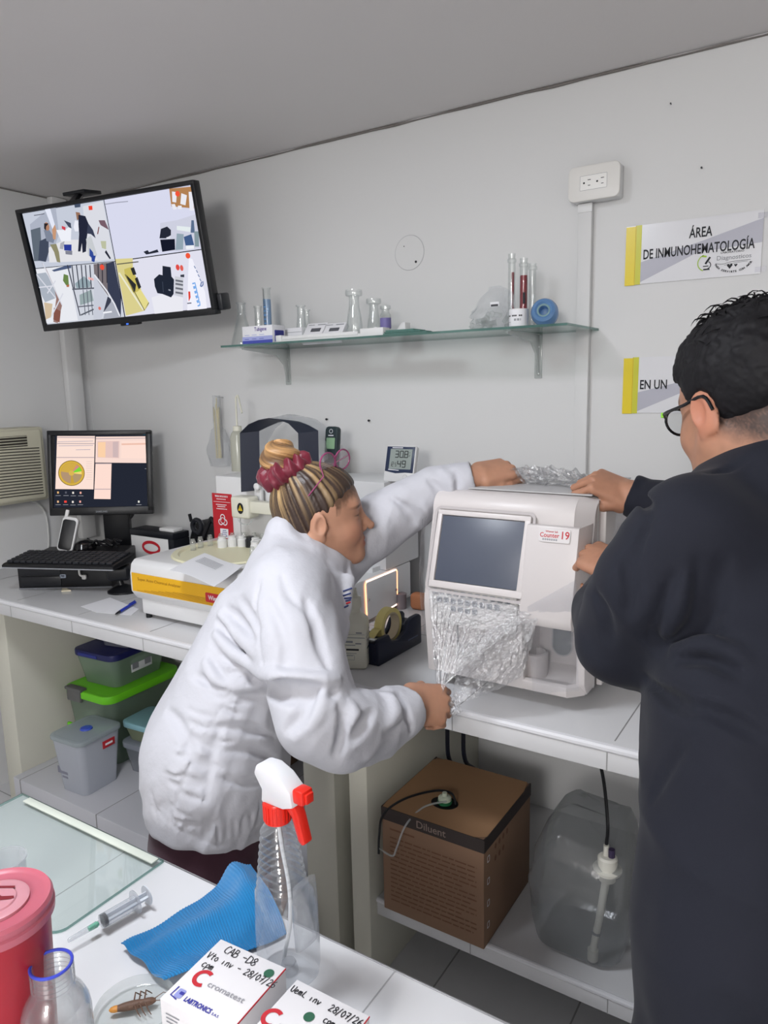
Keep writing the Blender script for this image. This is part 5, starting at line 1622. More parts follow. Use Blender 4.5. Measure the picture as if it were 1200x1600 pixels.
b.add(loft([ring(.055 + .012 * k, .0105 * math.sin(math.pi * (k + .5) / 8) ** .5, .018, .034, 14) for k in range(8)], True))
b.obj('bottle_body', sp_)
SPR = mat('sprayer_red', (226, 44, 30), .3)
b = B(SPR)
b.add(lathe([(.0165, .206), (.0170, .209), (.0170, .229), (.0155, .232), (0, .232)], 26), 0, T(-.007, 0, 0))
for k in range(22):
    a = 2 * math.pi * k / 22
    b.add(box(.0012, .0016, .021, (.0171, 0, .219)), 0, T(-.007, 0, 0) @ Matrix.Rotation(a, 4, 'Z'))
b.obj('collar', sp_)
SPH = glass('sprayer_white', (236, 236, 238), .25, body=.88, body_col=(224, 224, 228))
hp_ = [(-.022, .230), (.016, .233), (.033, .240), (.030, .258), (.012, .272), (-.008, .279), (-.028, .277), (-.033, .264), (-.020, .247)]
B(mat('sprayer_shell', (226, 226, 230), .35, sss=.1)).add(prism(hp_, .026, -.013, .003), 0, RX(90)).obj('head_shell', sp_)
B(SPR).add(box(.017, .019, .018, (.038, 0, .254), .003)).add(box(.004, .012, .012, (.0485, 0, .254), .001)).obj('nozzle', sp_)
B(SPR).add(prism([(.014, .240), (.030, .240), (.036, .228), (.045, .196), (.040, .192), (.034, .196), (.024, .224), (.014, .232)], .014, -.007, .002), 0, RX(90)).obj('trigger', sp_)
B(mat('tube_white', (222, 226, 230), .4)).add(tube(smooth_path([(-.007, 0, .21), (-.002, 0, .17), (.005, .002, .12), (.003, .003, .07), (-.010, .004, .02), (-.013, .004, .006)], 6), .0026, 8)).obj('dip_tube', sp_)
# blue cloth
TOWEL = mat('towel_blue', (12, 124, 186), .95, sheen=.3, bump=(900, .7, .002), var=(60, .06))
E_ = [at(*p, Z=ZB_ + .004) for p in ((192, 1482), (400, 1362), (470, 1440), (262, 1545))]
random.seed(5)
def clothf(u, v):
    a = at(190, 1484, Z=ZB_ + .002).lerp(at(392, 1356, Z=ZB_ + .002), u)
    c = at(258, 1546, Z=ZB_ + .002).lerp(at(448, 1462, Z=ZB_ + .002), u)
    p = a.lerp(c, v)
    edge = min(1, 3 * min(v, 1 - v) + .0)
    h = .004 + .020 * math.exp(-((v - .40 - .15 * u) / .22) ** 2) * (.4 + .9 * u) + .014 * math.exp(-((v - .95) / .2) ** 2 - ((u - .1) / .22) ** 2)
    h += .030 * math.exp(-((u - .86) / .10) ** 2) * math.exp(-((v - .18) / .35) ** 2)
    h += .004 * mnoise.noise(Vector((u * 5, v * 4, 1)))
    h += .010 * math.exp(-((v - .05) / .12) ** 2 - ((u - .06) / .12) ** 2)
    p = p + Vector((.006 * mnoise.noise(Vector((u * 3, v * 3, 5))), .006 * mnoise.noise(Vector((u * 3, v * 3, 9))), 0))
    p.z = ZB_ + .001 + max(.0016, h)
    # fine ribs of the terry weave
    p.z += .0006 * math.sin(u * 330)
    return p
cl = B(TOWEL)
V, F = thick_sheet(260, 50, clothf, (0, 0, 1), .0012)
cl.add((V, F))
o = cl.obj('cleaning_cloth', smooth=60)
tag(o, 'bright blue terry cloth crumpled on the table beside the spray bottle', 'cloth')
# upper standing fold of the cloth towards the bottle
# reagent boxes
def mk_box(label, name, base, rz, w_, d_, h):
    t = thing(name, label, 'box', base, rz, 'white reagent boxes on the table')
    b = B(mat('carton_white', (232, 230, 232), .5), mat('carton_side', (206, 204, 206), .55), RED, GREYINK)
    b.add(boxr(-w_ / 2, w_ / 2, -d_ / 2, d_ / 2, .0005, h, .0008))
    b.add(boxr(w_ / 2 - .0002, w_ / 2 + .0005, -d_ / 2, d_ / 2, h - .0022, h - .0004), 2)
    F_ = frame((-w_ / 2, -d_ / 2 - .0003, 0), (1, 0, 0), (0, 0, 1))
    for k in range(5):
        b.add(stroke([(.008, h * .75 - k * .005), (.008 + .02 - .003 * (k % 2), h * .75 - k * .005)], .0016, .0002), 3, F_)
    b.add(flat([(.0, h * .30), (w_, h * .34), (w_, h * .28), (0, h * .24)], .0002), 3, F_)
    b.obj('carton', t)
    return t
BH = .060
c0, c1, c2 = at(250, 1560, Z=ZB_ + BH), at(345, 1467, Z=ZB_ + BH), at(446, 1512, Z=ZB_ + BH)
ux = (c2 - c1); wx_ = ux.length; rz1 = math.degrees(math.atan2(ux.y, ux.x))
uy = (c1 - c0); dy_ = uy.length
cen = (c0 + c2) / 2
bx1 = mk_box('white reagent box with CAB note and green dot, left of the two boxes', 'reagent_box', (cen.x, cen.y, ZB_), rz1, wx_, dy_, BH)
def glyphs(strokes, M_, wd, b, m=0):
    for s in strokes:
        pts = smooth_path([(x, y, 0) for x, y in s], 4) if len(s) > 2 else [Vector((x, y, 0)) for x, y in s]
        b.add(stroke([(p.x, p.y) for p in pts], wd, .0), m, M_)
PEN = {
 'C': [[(.8, .85), (.4, 1), (.1, .6), (.2, .15), (.7, .05)]], 'c': [[(.7, .6), (.3, .65), (.1, .3), (.35, 0), (.75, .1)]],
 'A': [[(0, 0), (.45, 1)], [(.45, 1), (.8, 0)], [(.15, .38), (.7, .4)]], 'B': [[(.1, 0), (.12, 1)], [(.1, 1), (.6, .9), (.5, .58), (.15, .52)], [(.15, .52), (.75, .45), (.7, .05), (.1, 0)]],
 '-': [[(.1, .45), (.75, .5)]], 'D': [[(.1, 0), (.1, 1)], [(.1, 1), (.75, .8), (.8, .2), (.1, 0)]], '8': [[(.5, .5), (.2, .75), (.5, 1), (.75, .75), (.5, .5), (.15, .2), (.5, 0), (.8, .25), (.5, .5)]],
 'V': [[(0, 1), (.35, 0)], [(.35, 0), (.75, 1)]], 't': [[(.4, 1), (.4, .1), (.65, 0)], [(.1, .6), (.75, .65)]], 'o': [[(.4, .65), (.1, .35), (.4, 0), (.7, .3), (.4, .65)]], '0': [[(.4, 1), (.1, .5), (.4, 0), (.7, .5), (.4, 1)]],
 'i': [[(.3, .6), (.3, 0)]], 'n': [[(.1, 0), (.12, .6)], [(.12, .45), (.45, .65), (.6, .4), (.62, 0)]], 'v': [[(.05, .6), (.3, 0)], [(.3, 0), (.65, .6)]], '2': [[(.1, .8), (.4, 1), (.7, .75), (.4, .4), (.1, 0)], [(.1, 0), (.8, .05)]],
 '/': [[(.1, -.2), (.6, 1.1)]], '7': [[(.1, .95), (.75, 1)], [(.75, 1), (.35, 0)], [(.2, .5), (.7, .5)]], '6': [[(.65, 1), (.25, .6), (.15, .2), (.45, 0), (.75, .25), (.5, .5), (.2, .3)]],
 'p': [[(.15, .6), (.15, -.4)], [(.15, .5), (.55, .65), (.65, .25), (.2, .05)]], 'm': [[(.05, 0), (.08, .6)], [(.08, .45), (.3, .65), (.38, 0)], [(.38, .4), (.6, .65), (.7, 0)]], 'L': [[(.3, 1), (.15, .1)], [(.15, .1), (.75, 0)]], 'e': [[(.1, .3), (.6, .4), (.4, .65), (.1, .3), (.35, 0), (.7, .1)]], 'U': [[(.1, 1), (.15, .2), (.45, 0), (.7, .3), (.75, 1)]], ' ': []}
def hand(s, M_, size, b, m=0, wd=.0011, adv=.60):
    for i, ch in enumerate(s):
        st_ = PEN.get(ch, [])
        glyphs([[(x * size * .70 + i * size * adv, y * size) for x, y in q] for q in st_], M_, wd, b, m)
def box_print(t, w_, d_, h, rows, dot, logo, lab):
    TM = T(-w_ / 2, -d_ / 2, h + .0004)
    b = B(INK, mat('sticker_green', (44, 98, 74), .5), RED, mat('logo_grey', (158, 158, 164), .5), mat('logo_blue', (56, 58, 160), .5), mat('logo_pale', (150, 156, 214), .5))
    for (s, x, y, sz) in rows:
        hand(s, TM @ T(x * w_, y * d_, .0003) , sz, b)
    b.add(flat(circ(.0062, 22, dot[0] * w_, dot[1] * d_), .0002), 1, TM)
    b.add(stroke(circ(.0098, 22, logo[0] * w_, logo[1] * d_, .0098, 55, 305), .0050, .0002), 2, TM)
    b.add(fit('cromatest', .0078, .052, 'LEFT', .01), 3, TM @ T(logo[0] * w_ + .011, logo[1] * d_ - .003, .0003))
    if lab:
        lx, ly = lab[0] * w_, lab[1] * d_
        b.add(flat(rrect(.010, .012, .002, 3, lx, ly), .0002), 5, TM).add(flat(rrect(.006, .004, .001, 3, lx + .002, ly + .001), .0004), 4, TM).add(stroke([(lx - .008, ly + .007), (lx - .0085, ly - .006), (lx + .002, ly - .008)], .0016, .0003), 4, TM)
        b.add(fit('LABTRONICS', .0064, .038, 'LEFT', .035), 4, TM @ T(lx + .010, ly - .003, .0003))
        b.add(fit('S.A.S.', .0030, .010, 'LEFT', .02), 4, TM @ T(lx + .050, ly - .004, .0003))
    b.obj('printed_top', t, smooth=0)
box_print(bx1, wx_, dy_, BH, [('CAB -D8', .17, .84, .0112), ('Vto inv - 28/07/26', .04, .69, .0093), ('cpm', .08, .56, .0090)], (.88, .84), (.24, .43), (.16, .15))
d0, d1, d2 = at(372, 1612, Z=ZB_ + BH), at(462, 1529, Z=ZB_ + BH), at(575, 1586, Z=ZB_ + BH)
ux = (d2 - d1).normalized(); rz2 = math.degrees(math.atan2(ux.y, ux.x))
W2, D2 = wx_, dy_
cen2 = d1 + ux * (W2 / 2) - Vector((-ux.y, ux.x, 0)) * (D2 / 2)
bx2 = mk_box('white reagent box at the bottom edge with green dot, right of the other box', 'reagent_box', (cen2.x + .002, cen2.y, ZB_), rz2, W2, D2, BH)
box_print(bx2, W2, D2, BH, [('UemL inv', .03, .83, .0086), ('28/07/26', .56, .83, .0088), ('cpm', .60, .68, .0080)], (.44, .66), (.10, .45), (.16, .15))
# petri dish with an insect
pd = at(226, 1572, Z=ZB_ + .004)
PDM = glass('petri_glass', (250, 252, 251), .02, body=.04, body_col=(206, 214, 212), edge=.35)
pr = .047
px_ = pd.x - .001
pt_ = thing('petri_dish', 'round glass dish with a brown insect on the foreground table', 'dish', (px_, pd.y - .012, ZB_ + .0005))
b = B(PDM)
b.add(lathe([(0, 0), (pr - .003, 0), (pr, .002), (pr, .014), (pr - .0016, .0145), (pr - .002, .0025), (0, .002)], 48, False))
b.obj('dish_bottom', pt_)
INS = mat('insect_brown', (104, 78, 64), .55, var=(120, .25), bump=(260, .5, .002))
ic = at(212, 1570, Z=ZB_ + .008)
IM = Matrix.Translation((ic.x, ic.y, ZB_ + .0035)) @ RZ(48)
ins = thing('insect', 'brown beetle like insect lying inside the round glass dish', 'insect', M=IM)
rings = []
for (x, r_) in ((-.026, .0012), (-.022, .0036), (-.014, .0052), (-.004, .0058), (.004, .0054), (.008, .0044), (.014, .0050), (.019, .0044), (.023, .0022)):
    rings.append([(x, r_ * math.cos(2 * math.pi * k / 14), .005 + .8 * r_ * math.sin(2 * math.pi * k / 14)) for k in range(14)])
B(INS).add(loft(rings)).obj('body', ins)
B(mat('insect_orange', (206, 140, 60), .5)).add(loft([[(x, r_ * math.cos(2 * math.pi * k / 10), .005 + .8 * r_ * math.sin(2 * math.pi * k / 10)) for k in range(10)] for x, r_ in ((-.030, .0006), (-.028, .003), (-.024, .0042), (-.020, .004))])).obj('tail', ins)
for k in range(6):
    sx = -1 if k % 2 else 1
    x0 = -.002 + .006 * (k // 2)
    B(INS).add(tube([(x0, sx * .004, .006), (x0 + .002, sx * .010, .0125), (x0 + .005, sx * .014, .006), (x0 + .008, sx * .016, .001)], [.0010, .0009, .0007, .0005], 6)).obj('leg', ins)
for sx in (-1, 1):
    B(INS).add(tube([(.021, sx * .0015, .006), (.032, sx * .006, .008), (.04, sx * .004, .005)], [.0006, .0004, .0003], 5)).obj('antenna', ins)
# glass jar with blue rim
jt_ = .130
jc = at(80, 1507, Z=ZB_ + jt_)
JGL = glass('jar_glass', (249, 251, 251), .02, body=.03, body_col=(190, 198, 204), edge=.48, bump=(25, .12), f0=.07)
jar = thing('glass_jar', 'open clear glass jar with blue pouring ring at the lower left', 'jar', (jc.x, jc.y, ZB_ + .0005))
pf = [(0, 0), (.033, 0), (.0355, .003), (.0355, .070), (.034, .080), (.029, .092), (.0235, .099), (.0215, .102)]
for k in range(4):
    pf += [(.0205, .105 + .0055 * k), (.0222, .1075 + .0055 * k)]
pf += [(.0205, .1275), (.0215, .1295)]
b = B(JGL)
b.add(lathe(pf, 48, False))
b.add(lathe([(0, .005), (.0325, .005), (.0335, .008), (.0335, .069), (.032, .079), (.027, .090), (.0212, .098), (.0188, .104), (.0188, .1295)], 48, False))
b.obj('jar_body', jar)
B(mat('ring_blue', (66, 78, 196), .3)).add(torus(.0206, .0017, 44, 10), 0, T(0, 0, .1300)).obj('pouring_ring', jar)
# red sharps bin
bz = at(-9, 1413, Z=ZB_ + .186)
bn = thing('sharps_bin', 'red sharps bin with pinkish lid at the left edge of the table', 'bin', (bz.x, bz.y, ZB_ + .0005))
BR = .0565
BINR = mat('bin_red', (164, 26, 44), .35, sss=.12, trans=0)
b = B(BINR)
b.add(lathe([(0, 0), (BR * .80, 0), (BR * .84, .004), (BR * .95, .168), (BR * .95, .174), (0, .174)], 56, False))
b.add(boxr(BR * .78, BR * .93, -.004, .004, .02, .16, .002), 0, RZ(-100))
b.obj('bin_body', bn)
BINL = mat('bin_lid', (190, 100, 116), .35, sss=.15)
BINL2 = mat('bin_lid_pale', (202, 142, 152), .35, sss=.15)
b = B(BINL)
b.add(lathe([(BR * .96, .168), (BR * 1.04, .169), (BR * 1.05, .177), (BR * 1.01, .179), (BR * 1.03, .186), (BR * .99, .190), (BR * .93, .1875), (BR * .86, .1865), (0, .1865)], 64, False))
b.obj('lid', bn)
b = B(BINL2)
b.add(lathe([(BR * .62, .1865), (BR * .62, .1895), (BR * .57, .1905), (BR * .40, .1895), (BR * .38, .191), (0, .191)], 48, False))
b.obj('lid_disc', bn)
slot = B(mat('slot_red', (120, 14, 30), .6))
zz_ = .1915
slot.add(flat([(-.030, -.006), (-.012, -.008), (-.004, -.003), (.016, .0), (.021, .002), (.019, .0055), (.006, .005), (-.002, .010), (-.012, .014), (-.020, .008), (-.030, .006)], zz_), 0, RZ(32))
slot.add(flat(rrect(.022, .0035, .0015, 3, .002, .020), zz_), 0, RZ(32)).add(flat(rrect(.012, .002, .0008, 3, -.002, -.017), zz_), 0, RZ(32))
slot.obj('slot', bn, smooth=0)
# clear plastic jug behind the bin
bk = at(2, 1368, Z=ZB_ + .05)
bk = at(8, 1345, Z=ZB_ + .075)
bj = thing('clear_beaker', 'clear plastic beaker with spout standing behind the red sharps bin', 'beaker', (bk.x - .004, bk.y, ZB_ + .006))
BKM = glass('beaker_plastic', (244, 246, 248), .08, body=.22, body_col=(226, 228, 232), edge=.3)
b = B(BKM)
b.add(lathe([(0, 0), (.024, 0), (.026, .003), (.0285, .066), (.0305, .068), (.0305, .071), (.028, .071), (.0245, .004), (0, .003)], 36, False))
b.obj('beaker_body', bj)
B(BKM).add(loft([[(.028, -.010, .03), (.028, .010, .03), (.026, 0, .028)], [(.042, -.009, .055), (.042, .009, .055), (.030, 0, .045)], [(.052, -.007, .072), (.052, .007, .072), (.034, 0, .060)]], True)).obj('spout', bj)
# ------------------------------------------------------------------ organic shapes: smooth distance fields turned into one continuous mesh
def A3(v): return np.array((v[0], v[1], v[2]), dtype=np.float64)
class Cap:
    """round cone between two points; sq squashes it along direction n"""
    def __init__(s, a, b, ra, rb=None, n=None, sq=1.0):
        s.a, s.b, s.ra, s.rb = A3(a), A3(b), ra, ra if rb is None else rb
        s.n = None if n is None else A3(n) / np.linalg.norm(A3(n))
        s.sq = sq
    def __call__(s, p):
        ba = s.b - s.a
        pa = p - s.a
        if s.n is not None:
            k = 1 / s.sq - 1
            pa = pa + (pa @ s.n)[:, None] * s.n * k
            ba = ba + (ba @ s.n) * s.n * k
        t = np.clip(pa @ ba / max(ba @ ba, 1e-12), 0, 1)
        d = np.linalg.norm(pa - t[:, None] * ba, axis=1) - (s.ra + (s.rb - s.ra) * t)
        return d * (s.sq if s.n is not None and s.sq < 1 else 1.0)
class Ell:
    def __init__(s, c, r, M=None):
        s.c, s.r, s.M = A3(c), np.array(r, float), None if M is None else np.array(M, float)
    def __call__(s, p):
        q = p - s.c
        if s.M is not None:
            q = q @ s.M            # columns of M are the local axes
        k0 = np.linalg.norm(q / s.r, axis=1)
        k1 = np.linalg.norm(q / (s.r ** 2), axis=1)
        return k0 * (k0 - 1) / np.maximum(k1, 1e-9)
class Plane:
    """inside is the side opposite to n"""
    def __init__(s, o, n):
        s.o, s.n = A3(o), A3(n) / np.linalg.norm(A3(n))
    def __call__(s, p):
        return (p - s.o) @ s.n
class Sweep:
    """union of round cones along a path"""
    def __init__(s, pts, rs, n=None, sq=1.0):
        s.c = [Cap(pts[i], pts[i + 1], rs[i], rs[i + 1], n, sq) for i in range(len(pts) - 1)]
    def __call__(s, p):
        d = s.c[0](p)
        for c in s.c[1:]:
            d = np.minimum(d, c(p))
        return d
class Grp:
    def __init__(s, ops): s.ops = ops
    def __call__(s, p): return feval(s.ops, p)
def feval(ops, p, keep=None):
    d = np.full(len(p), 9.0)
    for i, (o, f, k) in enumerate(ops):
        if keep is not None and not keep[i]:
            continue
        e = f(p)
        if o == 'u':
            if k > 0:
                h = np.clip(.5 + .5 * (d - e) / k, 0, 1)
                d = d + (e - d) * h - k * h * (1 - h)
            else:
                d = np.minimum(d, e)
        elif o == 's':
            e = -e
            h = np.clip(.5 - .5 * (d - e) / k, 0, 1) if k > 0 else (e > d).astype(float)
            d = d + (e - d) * h + k * h * (1 - h)
        elif o == 'i':
            h = np.clip(.5 - .5 * (d - e) / k, 0, 1) if k > 0 else (e > d).astype(float)
            d = d + (e - d) * h + k * h * (1 - h)
        else:                       # 'd' displacement
            d = d + e
    return d
def sdf_mesh(ops, lo, hi, h, blk=20, margin=.03):
    lo, hi = np.array(lo, float), np.array(hi, float)
    n = np.ceil((hi - lo) / h / blk).astype(int)
    N = n * blk + 1
    D = np.full(tuple(N), 1.0, dtype=np.float32)
    half = blk * h / 2
    rad = half * math.sqrt(3)
    g = [lo[i] + half + np.arange(n[i]) * blk * h for i in range(3)]
    C_ = np.stack(np.meshgrid(*g, indexing='ij'), -1).reshape(-1, 3)
    dc = feval(ops, C_)
    ub = [f(C_) if o == 'u' else None for (o, f, k) in ops]
    idx = np.stack(np.meshgrid(*[np.arange(m) for m in n], indexing='ij'), -1).reshape(-1, 3)
    ax = np.arange(blk + 1) * h
    L = np.stack(np.meshgrid(ax, ax, ax, indexing='ij'), -1).reshape(-1, 3)
    for q in range(len(C_)):
        i, j, k = idx[q] * blk
        sl = (slice(i, i + blk + 1), slice(j, j + blk + 1), slice(k, k + blk + 1))
        if abs(dc[q]) > rad + margin:
            if dc[q] < 0:
                D[sl] = -1.0
            continue
        keep = [True if ub[m] is None else ub[m][q] < rad + margin + ops[m][2] for m in range(len(ops))]
        D[sl] = feval(ops, L + (C_[q] - half), keep).reshape(blk + 1, blk + 1, blk + 1)
    # naive surface nets
    ins = D < 0
    cnt = np.zeros(tuple(N - 1), np.uint8)
    cs = [(a, b, c) for a in (0, 1) for b in (0, 1) for c in (0, 1)]
    for a, b, c in cs:
        cnt += ins[a:N[0] - 1 + a, b:N[1] - 1 + b, c:N[2] - 1 + c]
    act = np.argwhere((cnt > 0) & (cnt < 8))
    vid = np.full(tuple(N - 1), -1, np.int64)
    vid[act[:, 0], act[:, 1], act[:, 2]] = np.arange(len(act))
    val = np.stack([D[act[:, 0] + a, act[:, 1] + b, act[:, 2] + c] for a, b, c in cs], 1).astype(np.float64)
    acc = np.zeros((len(act), 3))
    num = np.zeros(len(act))
    for u in range(8):
        for v in range(u + 1, 8):
            dv = np.array(cs[v]) - np.array(cs[u])
            if np.abs(dv).sum() != 1:
                continue
            m = (val[:, u] < 0) != (val[:, v] < 0)
            t = val[m, u] / (val[m, u] - val[m, v])
            acc[m] += np.array(cs[u]) + t[:, None] * dv
            num[m] += 1
    V = lo + (act + acc / num[:, None]) * h
    F = []
    for axn in range(3):
        a1, a2 = (axn + 1) % 3, (axn + 2) % 3
        s0 = [slice(1, N[k] - 1) for k in range(3)]
        s0[axn] = slice(0, N[axn] - 1)
        s1 = list(s0)
        s1[axn] = slice(1, N[axn])
        A_, B_ = ins[tuple(s0)], ins[tuple(s1)]
        for sgn, mm in ((1, A_ & ~B_), (0, ~A_ & B_)):
            e = np.argwhere(mm)
            if not len(e):
                continue
            off = np.array([1, 1, 1]); off[axn] = 0
            e = e + off
            def cell(d1, d2):
                c = e.copy(); c[:, a1] += d1; c[:, a2] += d2
                return vid[c[:, 0], c[:, 1], c[:, 2]]
            Q = np.stack([cell(-1, -1), cell(0, -1), cell(0, 0), cell(-1, 0)], 1)
            F.append(Q if sgn else Q[:, ::-1])
    F = np.concatenate(F)
    F = F[(F >= 0).all(1)]
    return V, F
def relax(V, F, it=1, lam=.5):
    e = np.concatenate([F[:, [0, 1]], F[:, [1, 2]], F[:, [2, 3]], F[:, [3, 0]]])
    e = np.concatenate([e, e[:, ::-1]])
    for _ in range(it):
        c = np.bincount(e[:, 0], minlength=len(V)).astype(float)
        S = np.stack([np.bincount(e[:, 0], V[e[:, 1], k], minlength=len(V)) for k in range(3)], 1) / np.maximum(c, 1)[:, None]
        V = V + lam * (S - V)
    return V
def np_obj(name, V, F, mats, parent, colors=None, fmat=None, smooth=True):
    inv = np.array(parent_matrix(parent).inverted()) if parent is not None else np.eye(4)
    Vl = V @ inv[:3, :3].T + inv[:3, 3]
    me = bpy.data.meshes.new(name)
    me.vertices.add(len(Vl))
    me.vertices.foreach_set('co', Vl.astype(np.float32).ravel())
    k = F.shape[1]
    me.loops.add(F.size)
    me.loops.foreach_set('vertex_index', F.astype(np.int32).ravel())
    me.polygons.add(len(F))
    me.polygons.foreach_set('loop_start', np.arange(0, F.size, k, dtype=np.int32))
    me.polygons.foreach_set('loop_total', np.full(len(F), k, dtype=np.int32))
    me.update(calc_edges=True)
    for m in mats:
        me.materials.append(m)
    if fmat is not None:
        me.polygons.foreach_set('material_index', fmat.astype(np.int32))
    if smooth:
        me.polygons.foreach_set('use_smooth', np.ones(len(F), bool))
    if colors is not None:
        a = me.color_attributes.new('tone', 'FLOAT_COLOR', 'POINT')
        a.data.foreach_set('color', np.concatenate([colors, np.ones((len(V), 1))], 1).astype(np.float32).ravel())
    me.validate()
    me.update()
    o = bpy.data.objects.new(name, me)
    COL.objects.link(o)
    if parent is not None:
        o.parent = parent
    return o
# value noise on numpy arrays
_rs = np.random.RandomState(12)
_tab = _rs.rand(64, 64, 64)
def vnoise(p):
    i = np.floor(p).astype(int)
    f = p - i
    f = f * f * (3 - 2 * f)
    i = i & 63
    j = (i + 1) & 63
    def g(a, b, c): return _tab[a, b, c]
    x0 = g(i[:, 0], i[:, 1], i[:, 2]) * (1 - f[:, 0]) + g(j[:, 0], i[:, 1], i[:, 2]) * f[:, 0]
    x1 = g(i[:, 0], j[:, 1], i[:, 2]) * (1 - f[:, 0]) + g(j[:, 0], j[:, 1], i[:, 2]) * f[:, 0]
    x2 = g(i[:, 0], i[:, 1], j[:, 2]) * (1 - f[:, 0]) + g(j[:, 0], i[:, 1], j[:, 2]) * f[:, 0]
    x3 = g(i[:, 0], j[:, 1], j[:, 2]) * (1 - f[:, 0]) + g(j[:, 0], j[:, 1], j[:, 2]) * f[:, 0]
    y0 = x0 * (1 - f[:, 1]) + x1 * f[:, 1]
    y1 = x2 * (1 - f[:, 1]) + x3 * f[:, 1]
    return (y0 * (1 - f[:, 2]) + y1 * f[:, 2]) * 2 - 1
def folds(p, M, scale, seed=0.0):
    """ridged folds: M rows are the local axes, scale is the frequency along each"""
    q = (p @ np.array(M).T) * np.array(scale) + seed
    q = q + .35 * np.stack([vnoise(q * 1.3 + 7), vnoise(q * 1.3 + 19), vnoise(q * 1.3 + 31)], 1)
    n = vnoise(q)
    return 1 - 2.2 * np.abs(n)

def frame_np(o, x, y):
    m = frame(o, x, y)
    return np.array(m)
def hand_ops(M, L=.18, mirror=1, curls=None, thumb=None, spread=.0, kf=.0016):
    """M: 4x4, local x = wrist to knuckles, y = towards the thumb, z = back of the hand"""
    s = L / .185
    M = np.array(M, float)
    def P(x, y, z): return (M @ np.array((x * s, y * s * mirror, z * s, 1)))[:3]
    zax = M[:3, 2]
    ops = []
    # palm
    ops.append(('u', Cap(P(-.045, 0, 0), P(.0, 0, .0), .026 * s, .029 * s, zax, .76), .0))
    ops.append(('u', Cap(P(.01, .021, 0), P(.078, .028, .001), .022 * s, .0165 * s, zax, .72), .012 * s))
    ops.append(('u', Cap(P(.01, .004, .002), P(.083, .008, .004), .022 * s, .0155 * s, zax, .78), .01 * s))
    ops.append(('u', Cap(P(.01, -.014, 0), P(.078, -.012, .002), .022 * s, .015 * s, zax, .75), .01 * s))
    ops.append(('u', Cap(P(.008, -.024, -.002), P(.068, -.030, -.002), .019 * s, .0135 * s, zax, .75), .01 * s))
    ops.append(('u', Cap(P(.012, .028, -.012), P(.045, .030, -.010), .019 * s, .013 * s), .012 * s))     # thumb mound
    names = [('index', .083, .029, .0022, (.044, .026, .022), (.0098, .0088, .0078, .0066)),
             ('middle', .088, .009, .004, (.048, .030, .023), (.0102, .0090, .0079, .0067)),
             ('ring', .083, -.011, .0025, (.045, .028, .022), (.0096, .0086, .0075, .0064)),
             ('little', .073, -.029, -.001, (.036, .021, .020), (.0086, .0075, .0067, .0058))]
    curls = curls or [(30, 30, 20)] * 4
    chains = []
    for (nm, x, y, z, ln, rr), cu in zip(names, curls):
        p = np.array((x, y * 1.10, z)); ch_ = []; rr = [v * .95 for v in rr]
        a = 0.0
        side = R(cu[3]) if len(cu) > 3 else 0.0
        fo = [('u', Cap(P(*(p - np.array((.016, 0, 0)))), P(*p), rr[0] * 1.0 * s, rr[0] * 1.12 * s), 0)]
        for kk in range(3):
            a += R(cu[kk])
            d = np.array((math.cos(a) * math.cos(side), math.sin(side), -math.sin(a) * math.cos(side)))
            q = p + d * ln[kk]
            fo.append(('u', Cap(P(*p), P(*q), rr[kk] * s, rr[kk + 1] * s), .002))
            ch_.append((p, q, np.array((math.sin(a), 0, math.cos(a)))))
            p = q
        chains.append(ch_)
        ops.append(('u', Grp(fo), kf * s))
    for i in range(3):                     # clefts between neighbouring fingers
        for kk in range(2):
            (p0, q0, n0), (p1, q1, n1) = chains[i][kk], chains[i + 1][kk]
            nn = (n0 + n1) / 2
            st = (p0 + p1) / 2 - ((q0 - p0 + q1 - p1) / 2 * .12 if kk == 0 else 0) + nn * .0095
            ops.append(('s', Cap(P(*st), P(*((q0 + q1) / 2 + nn * .0085)), .0036 * s, .0042 * s), .003 * s))
    thumb = thumb or [(.018, .030, -.008), (.046, .056, -.016), (.074, .062, -.022), (.098, .058, -.026)]
    fo = []
    rt = (.0145, .0115, .0105, .0078)
    for kk in range(3):
        fo.append(('u', Cap(P(*thumb[kk]), P(*thumb[kk + 1]), rt[kk] * s, rt[kk + 1] * s), .004))
    ops.append(('u', Grp(fo), .006 * s))
    return ops
